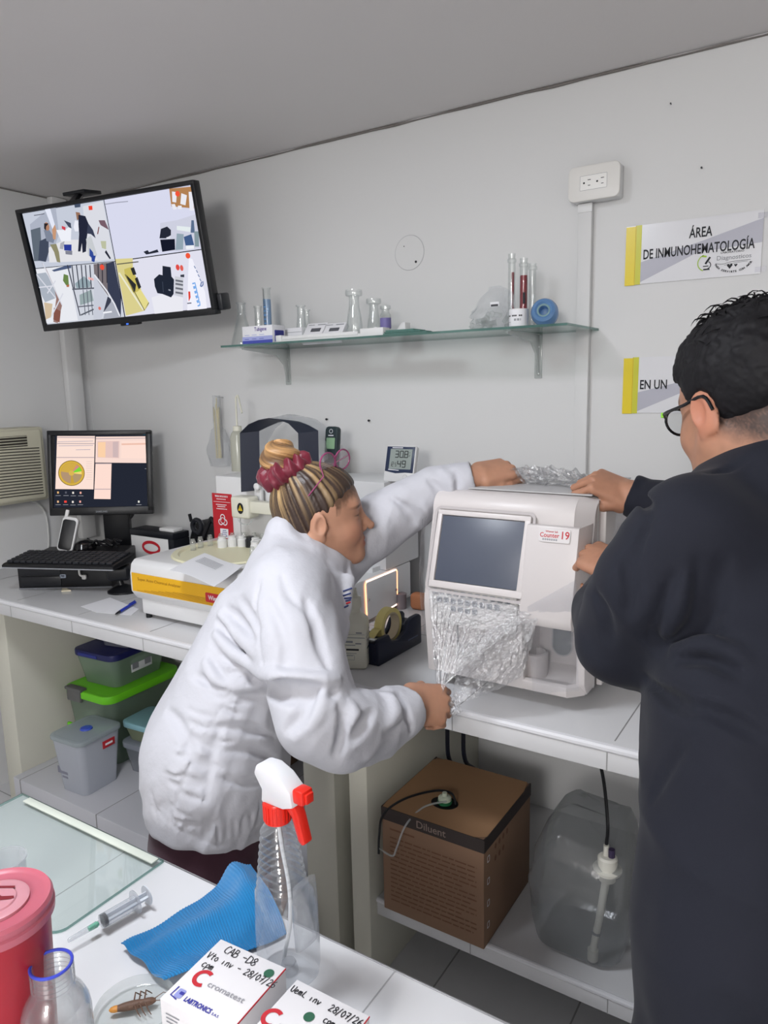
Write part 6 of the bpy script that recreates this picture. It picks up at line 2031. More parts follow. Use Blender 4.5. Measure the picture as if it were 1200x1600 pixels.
def head_ops(M, s=1.0, nose=1.0, male=False):
    """M: 4x4, local x = face forward, y = left, z = up, origin between the ears"""
    M = np.array(M, float)
    R3 = M[:3, :3]
    def P(x, y, z): return (M @ np.array((x * s, y * s, z * s, 1)))[:3]
    def E(c, r, rot=None):
        A_ = R3 if rot is None else R3 @ np.array(rot)
        return Ell(P(*c), [v * s for v in r], A_)
    o = []
    o.append(('u', E((-.014, 0, .040), (.098, .077, .090)), 0))
    o.append(('u', E((.030, 0, .020), (.062, .066, .085)), .03))
    o.append(('u', E((.036, 0, -.035), (.056, .058, .072)), .03))
    jw = .052 if not male else .058
    for y in (1, -1):
        o.append(('u', Cap(P(.006, y * jw, -.045), P(.066, y * .016, -.098), .020 * s, .017 * s), .022))
        o.append(('u', E((.060, y * .036, -.034), (.028, .024, .026)), .02))
    o.append(('u', E((.076, 0, -.098), (.018, .022, .017)), .018))
    o.append(('u', E((.078, 0, -.066), (.018, .026, .024)), .014))
    o.append(('u', Cap(P(.080, -.034, .026), P(.080, .034, .026), .012 * s, .012 * s), .016))
    for y in (1, -1):
        o.append(('s', E((.098, y * .032, .006), (.014, .017, .011)), .012))
        o.append(('u', E((.078, y * .031, .005), (.0125, .0135, .0115)), .004))
        o.append(('u', E((.0800, y * .031, .0115), (.0125, .0155, .0060)), .004))
        o.append(('u', E((.0795, y * .031, -.0025), (.0120, .0150, .0050)), .004))
    # nose
    o.append(('u', Cap(P(.090, 0, .014), P(.108, 0, -.020), .0075 * s, .0085 * s), .010))
    o.append(('u', Cap(P(.106, 0, -.020), P(.1085 + .008 * (nose - 1) * 4, 0, -.030), .0085 * s, .0105 * s), .006))
    for y in (1, -1):
        o.append(('u', E((.0965, y * .0115, -.0345), (.0105, .0075, .0075)), .006))
        o.append(('s', E((.103, y * .0055, -.0425), (.005, .0032, .004)), .002))
    # lips
    o.append(('u', E((.0915, 0, -.0600), (.0085, .022, .0058)), .005))
    o.append(('u', E((.0905, 0, -.0725), (.0085, .019, .0065)), .005))
    o.append(('s', Cap(P(.1005, -.020, -.0655), P(.1005, .020, -.0655), .0030 * s, .0030 * s), .003))
    # ears
    for y in (1, -1):
        rot = Matrix.Rotation(R(18 * y), 3, 'Z') @ Matrix.Rotation(R(14), 3, 'Y')
        o.append(('u', E((-.006, y * .0795, -.006), (.0205, .0075, .0320), rot), .006))
        o.append(('s', E((-.001, y * .0875, -.002), (.0115, .0065, .0195), rot), .004))
        o.append(('u', E((.0105, y * .0785, -.010), (.0055, .0060, .0085), rot), .004))
        o.append(('u', E((.000, y * .0775, -.0340), (.0085, .0055, .0090), rot), .005))
    return o, P
# ------------------------------------------------------------------ woman in the white coat, bending to the right
def pw(x, y, D): return np.array(at(x, y, D=D))
def surf(ops, x, y, d0=.6, d1=2.6):
    """first point of a field met by the ray through a pixel"""
    d = np.array(ray(x, y)); L_ = np.linalg.norm(d); t = d0
    for _ in range(90):
        v = feval(ops, (np.array(CAM) + d * t)[None])[0]
        if v < .0006: return np.array(CAM) + d * t
        t += max(v, .001) * .8 / L_
        if t > d1: return None
    return np.array(CAM) + d * t
def creases(ops, lst):
    """fold lines pressed in ('s') or raised ('u') on a garment"""
    out = []
    for o, pts, r_, k, sink in lst:
        if o == 's':
            r_, k = r_ * 1.35, k * .65
        else:
            r_, k = r_ * 1.2, k * .8
        P_ = [surf(ops, x, y) for x, y in pts]
        P_ = [p for p in P_ if p is not None]
        if len(P_) < 2: continue
        cd_ = np.array(CAM)
        Q = []
        for p in P_:
            v = p - cd_; v /= np.linalg.norm(v)
            Q.append(p + v * sink)
        sm = [np.array(q) for q in smooth_path([tuple(q) for q in Q], 3)]
        n = len(sm)
        rs = [r_ * (.35 + .65 * math.sin(math.pi * (i + .35) / (n - 1 + .7))) for i in range(n)]
        out.append((o, Sweep(sm, rs), k))
    return out
SKIN_W = mat('skin_woman', (190, 134, 104), .5, spec=.35, sss=.12, attr='tone')
COAT_W = mat('white_coat_cloth', (196, 196, 203), .75, sheen=.15, bump=(46, .30, .006))
TROU = mat('maroon_cloth', (66, 34, 48), .85, sheen=.15, bump=(600, .2, .001))
HAIR_W = mat('streaked_hair', (110, 80, 56), .42, spec=.45, attr='tone')
FW_ = np.array((.862, .507, 0.0)); SD_ = np.array((.507, -.862, 0.0))
woman = thing('person', 'woman in white lab coat and maroon trousers bending over with hair in a bun', 'person', (-1.06, .965, 0))
# --- head
hy = math.atan2(FW_[1], FW_[0]) + R(6)
HO = pw(502, 810, 1.555)
hx = Vector((math.cos(hy) * math.cos(R(5)), math.sin(hy) * math.cos(R(5)), math.sin(R(5))))
MH_ = frame(tuple(HO), tuple(hx), tuple(Vector((0, 0, 1)).cross(hx)))
HS = .87
hops, HP_ = head_ops(MH_, HS, 1.25)
spine = [(340, 1300, 1.50), (346, 1180, 1.50), (386, 1060, 1.50), (450, 952, 1.50), (462, 886, 1.51), (480, 850, 1.52)]
SPn = [pw(*q) for q in spine]
near_arm = [pw(452, 925, 1.40), pw(505, 1128, 1.26), pw(622, 1104, 1.385)]
far_arm = [pw(520, 868, 1.63), pw(612, 806, 1.66), pw(738, 749, 1.63)]
# hands
rx = RT * .82 + FW * .42 - UP * .12
rz_ = -FW * .80 + UP * .45 + RT * .25
rx = rx.normalized(); ry_ = rz_.cross(rx).normalized()
MRH = frame(tuple(Vector(near_arm[2]) + RT * .022 + UP * .004), tuple(rx), tuple(ry_))
rh = hand_ops(MRH, .170, 1, [(44, 80, 50, 4), (48, 82, 55), (52, 84, 55), (56, 86, 55, -4)], [(.016, .028, -.010), (.045, .044, -.022), (.070, .036, -.034), (.088, .022, -.040)])
lx = (RT * .93 + UP * .20 + FW * .22).normalized()
lz = (-FW * .72 + UP * .72 - RT * .1)
ly = lz.cross(lx).normalized()
MLH = frame(tuple(Vector(far_arm[2]) + RT * .016 + UP * .012), tuple(lx), tuple(ly))
lh = hand_ops(MLH, .155, -1, [(48, 70, 44, 0), (56, 84, 55), (60, 86, 58), (64, 88, 60)], [(.016, .028, -.010), (.044, .044, -.016), (.070, .044, -.020), (.094, .034, -.022)])
wb_ops = list(hops)
neck0 = HP_(-.022, 0, -.050)
wb_ops.append(('u', Cap(neck0, pw(462, 884, 1.51), .046, .052), .025))
wb_ops.append(('u', Cap(pw(462, 884, 1.51), SPn[3], .05, .10, FW_, .7), .03))
wb_ops.append(('u', Sweep([SPn[3], SPn[2], SPn[1]], [.10, .12, .145], FW_, .68), .04))
for arm in (near_arm, far_arm):
    wb_ops.append(('u', Sweep(arm, [.048, .037, .027]), .03))
hipw = SPn[1]
for sd in (1, -1):
    h0 = hipw + SD_ * .085 * sd
    kn = h0 + FW_ * .06 + np.array((0, 0, -.33)); kn[2] = .40
    ft = np.array((h0[0] - .03 * FW_[0], h0[1] - .03 * FW_[1], .06))
    wb_ops.append(('u', Sweep([h0, kn, ft], [.078, .05, .036]), .03))
wb_ops += [('u', Grp(rh), .006), ('u', Grp(lh), .006)]
allp = np.array(SPn + near_arm + far_arm)
V, F = sdf_mesh(wb_ops, (-1.35, .70, .02), (-.52, 1.78, 1.46), .0026, 24)
# skin colours: lips, brows, lashes, warm cheeks and knuckles
Minv = np.linalg.inv(np.array(MH_))
def local(V, Minv, s): return (V @ Minv[:3, :3].T + Minv[:3, 3]) / s
q = local(V, Minv, HS)
base = np.array(lin((184, 137, 112))[:3]); colr = np.tile(base, (len(V), 1))
def tint(mask, col, colr):
    m = np.clip(mask, 0, 1)[:, None]
    return colr * (1 - m) + np.array(lin(col)[:3]) * m
n_ = vnoise(V * 60) * .5 + vnoise(V * 150) * .5
colr = colr * (1 + .07 * n_)[:, None]
head = (np.abs(q) < .16).all(1)
hm = head.astype(float)
cheek = np.exp(-(((q[:, 0] - .07) / .03) ** 2 + ((np.abs(q[:, 1]) - .045) / .02) ** 2 + ((q[:, 2] + .035) / .025) ** 2)) * hm
colr = tint(.35 * cheek, (206, 128, 104), colr)
lips = np.exp(-(((q[:, 0] - .098) / .012) ** 4 + (q[:, 1] / .021) ** 4 + ((q[:, 2] + .0665) / .0115) ** 4)) * hm
colr = tint(.75 * lips, (168, 84, 78), colr)
brow = np.exp(-(((q[:, 2] - .0265 + .10 * (np.abs(q[:, 1]) - .03) * (np.abs(q[:, 1]) > .03)) / .0036) ** 4 + ((np.abs(q[:, 1]) - .034) / .021) ** 4)) * hm * (q[:, 0] > .05)
colr = tint(.8 * brow, (70, 46, 36), colr)
lash = np.exp(-(((q[:, 2] - .0042) / .0022) ** 4 + ((np.abs(q[:, 1]) - .032) / .0150) ** 4)) * hm * (q[:, 0] > .068)
colr = tint(.9 * lash, (44, 30, 28), colr)
hl = Ell(HP_(.082, 0, -.058), (.088 * HS, .14 * HS, .125 * HS), np.array(MH_)[:3, :3])(V)
colr = tint(.85 * np.clip((hl + .014 + .004 * vnoise(V * 220)) / .014, 0, 1) * hm * (q[:, 2] > .012) * (np.abs(q[:, 1]) < .0735), (84, 62, 48), colr)
np_obj('body', V, F, [SKIN_W], woman, colr)
# --- coat
ct_ops = []
LAT = [.196, .190, .146, .136]
SAG = [.128, .125, .100, .098]
for i in range(3):
    sq = .5 * (SAG[i] / LAT[i] + SAG[i + 1] / LAT[i + 1])
    ct_ops.append(('u', Cap(SPn[i], SPn[i + 1], LAT[i], LAT[i + 1], FW_, sq), .05 if i else 0))
ct_ops.append(('u', Cap(SPn[3], pw(458, 918, 1.51), .125, .082), .05))
ct_ops.append(('u', Cap(pw(450, 936, 1.42), pw(512, 876, 1.63), .076, .076), .05))
ct_ops.append(('u', Cap(pw(450, 908, 1.51), pw(456, 862, 1.52), .076, .034), .03))
ct_ops.append(('u', Ell(pw(460, 985, 1.44), (.078, .078, .095)), .05))
ct_ops.append(('u', Ell(pw(478, 985, 1.58), (.078, .078, .095)), .05))
ct_ops.append(('u', Ell(pw(330, 1172, 1.48), (.09, .13, .10)), .06))
narm = [pw(449, 925, 1.40), pw(464, 1005, 1.325), pw(496, 1120, 1.262), pw(535, 1140, 1.275), pw(580, 1134, 1.325), pw(640, 1104, 1.392)]
ct_ops.append(('u', Sweep(narm, [.074, .080, .074, .071, .063, .046]), .030))
farm = [pw(515, 866, 1.63), pw(602, 812, 1.665), pw(676, 766, 1.65), pw(712, 755, 1.64), pw(742, 747, 1.632)]
ct_ops.append(('u', Sweep(farm, [.080, .066, .052, .044, .038]), .03))
# collar band
ct_ops.append(('u', Cap(pw(442, 832, 1.52), pw(446, 872, 1.52), .034, .060), .03))
col_ = [pw(443, 818, 1.52), pw(464, 852, 1.470), pw(502, 892, 1.448), pw(545, 914, 1.48), pw(540, 890, 1.56), pw(500, 856, 1.595), pw(455, 822, 1.565), pw(443, 818, 1.52)]
ct_ops.append(('u', Sweep([np.array(v) for v in smooth_path([tuple(c) for c in col_], 3)], [.0125] * 22), .012))
lap = [pw(543, 905, 1.47), pw(542, 948, 1.455), pw(522, 1005, 1.43)]
ct_ops.append(('u', Sweep(lap, [.012, .012, .010]), .010))
# hem and cuffs cut flat, with hollow openings
h1, h2, h3 = pw(335, 1334, 1.31), pw(218, 1256, 1.5), pw(440, 1290, 1.5)
hem_n = np.cross(h2 - h1, h3 - h1); hem_n *= -np.sign(hem_n[2])
ct_ops.append(('i', Plane(h1, hem_n), .006))
a_, b_ = np.array(narm[-2]), np.array(narm[-1])
dn = (b_ - a_) / np.linalg.norm(b_ - a_)
cut_n = Plane(b_ - dn * .002, dn)
ct_ops.append(('s', Grp([('u', Cap(b_ - dn * .09, b_ + dn * .12, .085, .085), 0), ('i', Plane(b_ - dn * .004, -dn), 0)]), .004))
ct_ops.append(('s', Cap(b_ - dn * .045, b_ + dn * .02, .036, .0405), .003))
a2, b2 = np.array(farm[-2]), np.array(farm[-1])
dn2 = (b2 - a2) / np.linalg.norm(b2 - a2)
ct_ops.append(('s', Grp([('u', Cap(b2 - dn2 * .06, b2 + dn2 * .10, .07, .07), 0), ('i', Plane(b2 - dn2 * .003, -dn2), 0)]), .004))
ct_ops.append(('s', Cap(b2 - dn2 * .03, b2 + dn2 * .02, .031, .035), .003))
# folds of the cloth
cl_ = [
 ('s', [(352, 952), (375, 975), (396, 1000)], .010, .012, -.003), ('s', [(340, 968), (368, 1005), (400, 1040)], .010, .012, -.003), ('s', [(330, 1006), (346, 1024), (400, 1042)], .009, .012, -.003),
 ('s', [(326, 1018), (346, 1060), (364, 1079)], .009, .012, -.003), ('s', [(305, 1056), (358, 1078), (408, 1090)], .010, .014, -.003), ('s', [(372, 935), (392, 962), (404, 985)], .008, .012, -.003),
 ('u', [(345, 961), (372, 990), (398, 1020)], .010, .014, .005), ('u', [(336, 990), (362, 1018), (402, 1046)], .009, .012, .005), ('u', [(322, 1035), (350, 1072), (402, 1070)], .009, .014, .005),
 ('s', [(386, 1045), (336, 1122), (290, 1210), (266, 1290)], .0035, .004, -.0015), ('s', [(343, 1140), (330, 1190), (321, 1254)], .006, .008, -.002),
 ('s', [(300, 1150), (322, 1165), (345, 1170)], .006, .010, -.002), ('s', [(292, 1180), (315, 1196), (335, 1200)], .006, .010, -.002), ('s', [(284, 1210), (305, 1222), (326, 1226)], .006, .010, -.002),
 ('s', [(330, 1135), (380, 1138), (430, 1150)], .007, .012, -.002), ('s', [(350, 1175), (392, 1172), (436, 1190)], .006, .012, -.002),
 ('s', [(345, 1215), (385, 1225), (425, 1215)], .006, .012, -.002), ('s', [(262, 1110), (285, 1140), (300, 1180)], .008, .016, -.002),
 # sleeve
 ('u', [(392, 1038), (432, 1056), (490, 1064), (524, 1064)], .014, .012, .002), ('s', [(396, 1062), (440, 1082), (492, 1086), (524, 1082)], .016, .012, -.004),
 ('u', [(508, 1074), (492, 1122), (462, 1154)], .009, .014, .004), ('s', [(478, 1086), (468, 1118), (446, 1142)], .010, .016, -.004), ('s', [(530, 1098), (538, 1132), (524, 1184)], .010, .010, -.004),
 ('u', [(548, 1100), (556, 1130), (540, 1178)], .010, .014, .004), ('u', [(600, 1084), (616, 1112), (574, 1180)], .010, .014, .004), ('s', [(584, 1112), (566, 1136), (552, 1160)], .009, .014, -.004),
 ('s', [(622, 1080), (632, 1104), (644, 1146)], .008, .010, -.003), ('s', [(600, 1150), (620, 1140), (632, 1126)], .006, .012, -.003),
 ('s', [(478, 938), (496, 985), (512, 1044)], .010, .010, -.002), ('s', [(440, 900), (452, 930), (470, 948)], .006, .014, -.002), ('s', [(420, 940), (440, 985), (446, 1030)], .007, .022, -.002),
 ('s', [(405, 905), (398, 945), (402, 1000), (412, 1040)], .006, .008, -.002),
 # far sleeve
 ('s', [(610, 775), (640, 800), (650, 822)], .008, .012, -.003), ('u', [(628, 762), (660, 790), (668, 806)], .008, .012, .003), ('s', [(668, 745), (688, 768), (690, 788)], .008, .010, -.003), ('u', [(690, 735), (704, 756), (704, 778)], .009, .010, .003), ('s', [(712, 735), (716, 752), (714, 770)], .006, .008, -.002),
]
random.seed(31)
seam_ = smooth_path([(386, 1045, 0), (336, 1122, 0), (290, 1210, 0), (266, 1290, 0)], 6)
for i_, p_ in enumerate(seam_[1:-1]):
    for sd_ in (1, -1):
        L_ = random.uniform(16, 44)
        x_, y_ = p_.x + sd_ * 4, p_.y + random.uniform(-4, 4)
        sl = random.uniform(.05, .45)
        if (i_ + sd_) % 3 == 0:
            continue
        cl_.append(('s', [(x_, y_), (x_ + sd_ * L_ * .5, y_ + sl * L_ * .5 * sd_ + 2), (x_ + sd_ * L_, y_ + sl * L_ * sd_)], random.uniform(.003, .0042), .009, -.0004 if (i_ + sd_) % 3 else .0028))
for t_ in np.linspace(.08, .92, 15):
    hx_ = 225 + t_ * 208; hy_ = 1252 + 66 * math.sin(math.pi * min(1, t_ * .92 + .05)) ** 1.2
    cl_.append(('s', [(hx_, hy_ + 4), (hx_ + random.uniform(-3, 4), hy_ - 12), (hx_ + random.uniform(-6, 8), hy_ - random.uniform(20, 40))], .0034, .008, -.0006))
cl_.append(('s', [(228, 1250), (272, 1290), (335, 1320), (390, 1306), (434, 1278)], .0032, .004, -.0012))
base_ops = list(ct_ops)
ct_ops += creases(base_ops, cl_)
ax_ = np.stack([(SPn[3] - SPn[1]) / np.linalg.norm(SPn[3] - SPn[1]), FW_, SD_])
dg = np.array([[.6, .64, -.48], [-.64, .75, .2], [.48, .2, .85]])
ct_ops.append(('d', lambda p: -.0026 * folds(p, dg, (26, 9, 9)) - .0014 * vnoise(p * 24), 0))
V, F = sdf_mesh(ct_ops, (-1.37, .66, .50), (-.55, 1.74, 1.36), .0042, 24)
V = relax(V, F, 1)
np_obj('lab_coat', V, F, [COAT_W], woman)
# printed chest emblem
LGM = mat('coat_navy_print', (52, 64, 112), .6)
pts = [surf(ct_ops, x, y) for x, y in ((538, 925), (549, 925), (538, 950))]
if all(p is not None for p in pts):
    pr_ = B(LGM, RED)
    def chest(x, y): 
        p = surf(ct_ops, x, y)
        return None if p is None else Vector(p) - Vector(ray(x, y)).normalized() * .0016
    for (a, c, m) in (((536, 924), (550, 919), 0), ((536, 931), (548, 927), 0), ((538, 935), (549, 934), 0), ((540, 939), (548, 937), 0), ((541, 943), (547, 941), 1), ((538, 949), (544, 946), 0)):
        A_, C_ = chest(*a), chest(*c)
        if A_ and C_:
            pr_.add(tube([A_, A_.lerp(C_, .5), C_], .0018, 5), m)
    pr_.obj('chest_emblem', woman, world=True)
# --- trousers
tr_ops = [('u', Cap(SPn[0], SPn[1], .165, .15, FW_, .74), 0)]
for sd in (1, -1):
    h0 = SPn[0] + SD_ * .082 * sd + np.array((0, 0, .03))
    kn = h0 + FW_ * .03; kn[2] = .36
    ft = np.array((h0[0] - .04 * FW_[0], h0[1] - .04 * FW_[1], .09))
    tr_ops.append(('u', Sweep([h0, kn, ft], [.098, .078, .068]), .03))
    sh_ops = [('u', Cap(ft + np.array((-.03 * FW_[0], -.03 * FW_[1], -.05)), ft + np.array((.13 * FW_[0], .13 * FW_[1], -.058)), .042, .034), 0), ('i', Plane((0, 0, .002), (0, 0, -1)), .004)]
    c = ft
    Vs, Fs = sdf_mesh(sh_ops, c - .2, c + .22, .006, 16)
    np_obj('shoe', Vs, Fs, [BLACK_PL], woman)
tr_ops.append(('d', lambda p: -.003 * folds(p, np.eye(3), (7, 7, 16)), 0))
V, F = sdf_mesh(tr_ops, (-1.36, .68, .04), (-.82, 1.28, .80), .006, 24)
np_obj('trousers', V, F, [TROU], woman)
# --- hair, pulled back into a bun
def Hp(x, y, z): return HP_(x, y, z)
R3 = np.array(MH_)[:3, :3]
bun_c = Hp(-.070, .004, .128)
bax = R3 @ np.array((-.28, .0, .96)); bax /= np.linalg.norm(bax)
bu = np.cross(bax, R3[:, 1]); bu /= np.linalg.norm(bu); bv = np.cross(bax, bu)
def strand(p):
    """angle around the bun and distance along the pull"""
    d = p - bun_c
    return np.arctan2(d @ bv, d @ bu), np.linalg.norm(d, axis=1)
hr_ops = [('u', Ell(Hp(-.016, 0, .042), (.1025 * HS, .0812 * HS, .0945 * HS), R3), 0), ('u', Ell(Hp(.028, 0, .045), (.0658 * HS, .0690 * HS, .0740 * HS), R3), .02), ('u', Ell(Hp(-.050, 0, -.018), (.058 * HS, .068 * HS, .062 * HS), R3), .02)]
pn = R3 @ np.array((.80, 0, -.60))
hr_ops.append(('s', Grp([('u', Ell(Hp(.082, 0, -.058), (.088 * HS, .14 * HS, .125 * HS), R3), 0)]), .020))
hr_ops.append(('i', Plane(Hp(-.03, 0, -.070), R3 @ np.array((.15, 0, -1))), .012))
for y in (1, -1):
    hr_ops.append(('s', Ell(Hp(.004, y * .088, -.010), (.030 * HS, .024 * HS, .040 * HS), R3), .006))
hr_ops.append(('u', Cap(Hp(-.035, 0, .085), bun_c, .052, .026), .03))
hr_ops.append(('d', lambda p: (lambda a, r_: -.0011 * (1 - 2 * np.abs(vnoise(np.stack([a * 9, r_ * 5, 0 * a], 1)))) - .0012 * vnoise(np.stack([a * 26, r_ * 9, 0 * a + 3], 1)))(*strand(p)), 0))
c = HO
V, F = sdf_mesh(hr_ops, c - .17, c + .20, .0024, 24)
a, r_ = strand(V)
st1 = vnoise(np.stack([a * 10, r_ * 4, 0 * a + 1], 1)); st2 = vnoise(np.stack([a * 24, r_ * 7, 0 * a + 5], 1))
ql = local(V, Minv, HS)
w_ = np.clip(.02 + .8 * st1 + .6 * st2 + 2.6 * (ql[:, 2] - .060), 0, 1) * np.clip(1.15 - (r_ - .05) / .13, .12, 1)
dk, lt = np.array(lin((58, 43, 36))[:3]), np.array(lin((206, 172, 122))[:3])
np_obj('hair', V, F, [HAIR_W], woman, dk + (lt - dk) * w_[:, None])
bo = bun_c + bax * .026
bn_ops = [('u', Ell(bo, (.041, .041, .036)), 0)]
def bunstrand(p):
    d = p - bo
    return np.arctan2(d @ bv, d @ bu), d @ bax
bn_ops.append(('d', lambda p: (lambda a, h_: -.0040 * np.sin(3 * a + h_ * 150) - .0012 * vnoise(np.stack([a * 12 + h_ * 420, h_ * 30, 0 * a], 1)))(*bunstrand(p)), 0))
V, F = sdf_mesh(bn_ops, bo - .065, bo + .065, .0018, 20)
a, h_ = bunstrand(V)
w_ = np.clip(.55 + .45 * np.sin(3 * a + h_ * 150 + .6) + .4 * vnoise(np.stack([a * 12 + h_ * 420, h_ * 40, 0 * a], 1)), 0.1, 1)
dk2, lt2 = np.array(lin((92, 66, 46))[:3]), np.array(lin((190, 146, 96))[:3])
np_obj('hair_bun', V, F, [HAIR_W], woman, dk2 + (lt2 - dk2) * w_[:, None])
# scrunchie
SCM = mat('burgundy_satin', (112, 26, 46), .42, spec=.4, sheen=.2, bump=(120, .3, .002))
rings = []
n = 150
for i in range(n):
    t = 2 * math.pi * i / n
    rc = Vector(bun_c - bax * .004) + (Vector(bu) * math.cos(t) + Vector(bv) * math.sin(t)) * (.0365 + .004 * math.sin(5 * t + 1))
    out = (Vector(bu) * math.cos(t) + Vector(bv) * math.sin(t))
    rr = .0200 + .0026 * math.sin(7 * t) + .0024 * math.sin(13 * t + 2)
    rings.append([rc + out * (rr * math.cos(2 * math.pi * k / 14)) + Vector(bax) * (rr * 1.15 * math.sin(2 * math.pi * k / 14) + .004 * math.sin(11 * t)) + out * (.0034 * math.sin(3 * 2 * math.pi * k / 14 + 15 * t)) + Vector(bax) * (.0030 * math.sin(2 * 2 * math.pi * k / 14 - 19 * t)) for k in range(14)])
rings.append(rings[0])
B(SCM).add(loft(rings, False)).obj('scrunchie', woman, world=True, smooth=80)
# glasses pushed up into the hair
GLM = mat('glasses_purple', (150, 70, 110), .25, spec=.5)
gl = B(GLM); ln_ = B(glass('lens_clear', (244, 240, 244), .03, body=.30, body_col=(226, 214, 222)))
for y in (1, -1):
    cen = Hp(.066, y * .034, .150)
    gdir = np.array((.62, .78, 0)); cen = HP_(*(np.array((.050, -.004, .135)) + gdir * y * .029)); ex = R3 @ (gdir * y); ez = R3 @ np.array((-.15, -.20, .97))
    ex -= ez * (ex @ ez); ex /= np.linalg.norm(ex)
    pts = [cen + ex * .025 * math.cos(R(15 * k)) + ez * .020 * math.sin(R(15 * k)) for k in range(25)]
    gl.add(tube([tuple(p) for p in pts], .0019, 6))
    ln_.add(([Vector(p) for p in pts[:24]], [list(range(24))]))
    gl.add(tube([tuple(cen + ex * .024), tuple(Hp(.02, y * .080, .110)), tuple(Hp(-.02, y * .084, .070))], .0014, 6))
gl.add(tube([tuple(Hp(.056, .004, .144)), tuple(Hp(.052, -.004, .148)), tuple(Hp(.048, -.010, .144))], .0013, 6))
gl.obj('glasses_frame', woman, world=True)
ln_.obj('glasses_lens', woman, world=True)
# ------------------------------------------------------------------ man in the dark navy coat, seen from behind
SKIN_M = mat('skin_man', (186, 128, 98), .5, spec=.35, sss=.12, attr='tone')
NAVY = mat('navy_coat_cloth', (18, 21, 34), .85, sheen=.04, bump=(600, .15, .001))
HAIR_M = mat('black_hair', (24, 23, 26), .62, spec=.22)
man = thing('person', 'man in long navy coat with short black hair and glasses seen from behind', 'person', (-.08, .98, 0))
hy = R(139)
pt_ = R(-13)
HOm = pw(1168, 637, 1.035)
hxm = Vector((math.cos(hy) * math.cos(pt_), math.sin(hy) * math.cos(pt_), math.sin(pt_)))
MHm = frame(tuple(HOm), tuple(hxm), tuple(Vector((0, 0, 1)).cross(hxm)))
MS = .98
mo, MP = head_ops(MHm, MS, 1.1, True)
ty = R(166)
FM_ = np.array((math.cos(ty), math.sin(ty), 0)); LM_ = np.array((-math.sin(ty), math.cos(ty), 0))   # facing, his left
S0 = pw(1200, 815, 1.05)
sh_c = np.array((S0[0], S0[1], S0[2]))
hipm = np.array((-.045, .955, .86)); wst = np.array((-.065, 1.0, 1.05)); 
LS = pw(1086, 836, .955)      # left shoulder
RS = sh_c - (LS - sh_c) * .95
l_arm = [LS, pw(966, 990, 1.03), pw(962, 900, 1.34)]
r_arm = [RS, pw(1120, 830, 1.34), pw(984, 773, 1.475)]
# right hand grips the film on top of the machine, left hand at the flank of the machine
rx = (-RT * .90 + UP * .42 + FW * .1).normalized(); rz_ = (-FW * .75 + UP * .62 + RT * .2).normalized(); ry_ = rz_.cross(rx).normalized()
MR2 = frame(tuple(pw(984, 774, 1.475)), tuple(rx), tuple(ry_))
rh2 = hand_ops(MR2, .168, 1, [(54, 80, 50, 3), (58, 84, 52), (62, 86, 55), (66, 88, 55, -3)], [(.016, .030, -.010), (.044, .046, -.020), (.070, .044, -.030), (.092, .030, -.034)])
lx2 = (-RT * .55 + UP * .30 + FW * .75).normalized(); lz2 = (UP * .8 + RT * .1 - FW * .55 - RT * .2).normalized(); ly2 = lz2.cross(lx2).normalized()
ML2 = frame(tuple(pw(972, 890, 1.345)), tuple(lx2), tuple(ly2))
lh2 = hand_ops(ML2, .180, -1, [(40, 55, 30), (44, 58, 34), (48, 60, 36), (52, 62, 40)])
mb = list(mo)
mb.append(('u', Cap(MP(-.030, 0, -.045), sh_c + np.array((0, 0, .06)), .057, .066), .025))
mb.append(('u', Sweep([sh_c + np.array((0, 0, .02)), wst, hipm], [.12, .125, .13], FM_, .75), .04))
mb.append(('u', Cap(LS, RS, .05, .05), .04))
for arm in (l_arm, r_arm):
    mb.append(('u', Sweep(arm, [.05, .042, .030]), .03))
for sd in (1, -1):
    h0 = hipm + LM_ * .085 * sd
    mb.append(('u', Sweep([h0, np.array((h0[0], h0[1], .46)), np.array((h0[0], h0[1] - .01, .06))], [.08, .055, .04]), .03))
mb += [('u', Grp(rh2), .006), ('u', Grp(lh2), .006)]
V, F = sdf_mesh(mb, (-.56, .74, .01), (.26, 1.56, 1.66), .0026, 24)
Mi = np.linalg.inv(np.array(MHm))
q = local(V, Mi, MS)
base = np.array(lin((178, 130, 105))[:3]); colr = np.tile(base, (len(V), 1))
colr = colr * (1 + .06 * (vnoise(V * 60) + vnoise(V * 140)))[:, None]
hm = ((np.abs(q) < .17).all(1)).astype(float)
earm = np.exp(-(((np.abs(q[:, 1]) - .082) / .012) ** 4 + ((q[:, 0] + .004) / .026) ** 4 + ((q[:, 2] + .006) / .036) ** 4)) * hm
colr = tint(.4 * earm, (206, 124, 100), colr)
# short clipped hair fading out towards the nape, and lips and brows
def nape(q):
    line = -.052 + .55 * np.clip(q[:, 0] + .03, -.1, .03) + .005 * vnoise(q * 40)
    return line
fade = np.clip((q[:, 2] - nape(q)) / .030, 0, 1) * hm * (q[:, 0] < .02)
fade = fade * (np.abs(q[:, 1]) < .0745 + .03 * np.clip(-q[:, 0] - .03, 0, 1)); fade = np.clip(fade * (1 + .25 * vnoise(q * 500)), 0, 1)
colr = tint(.92 * fade, (46, 40, 40), colr)
lips = np.exp(-(((q[:, 0] - .098) / .012) ** 4 + (q[:, 1] / .022) ** 4 + ((q[:, 2] + .0665) / .0115) ** 4)) * hm
colr = tint(.6 * lips, (160, 92, 84), colr)
brow = np.exp(-(((q[:, 2] - .0265) / .0045) ** 4 + ((np.abs(q[:, 1]) - .034) / .022) ** 4)) * hm * (q[:, 0] > .05)
colr = tint(.9 * brow, (34, 28, 28), colr)
np_obj('body', V, F, [SKIN_M], man, colr)
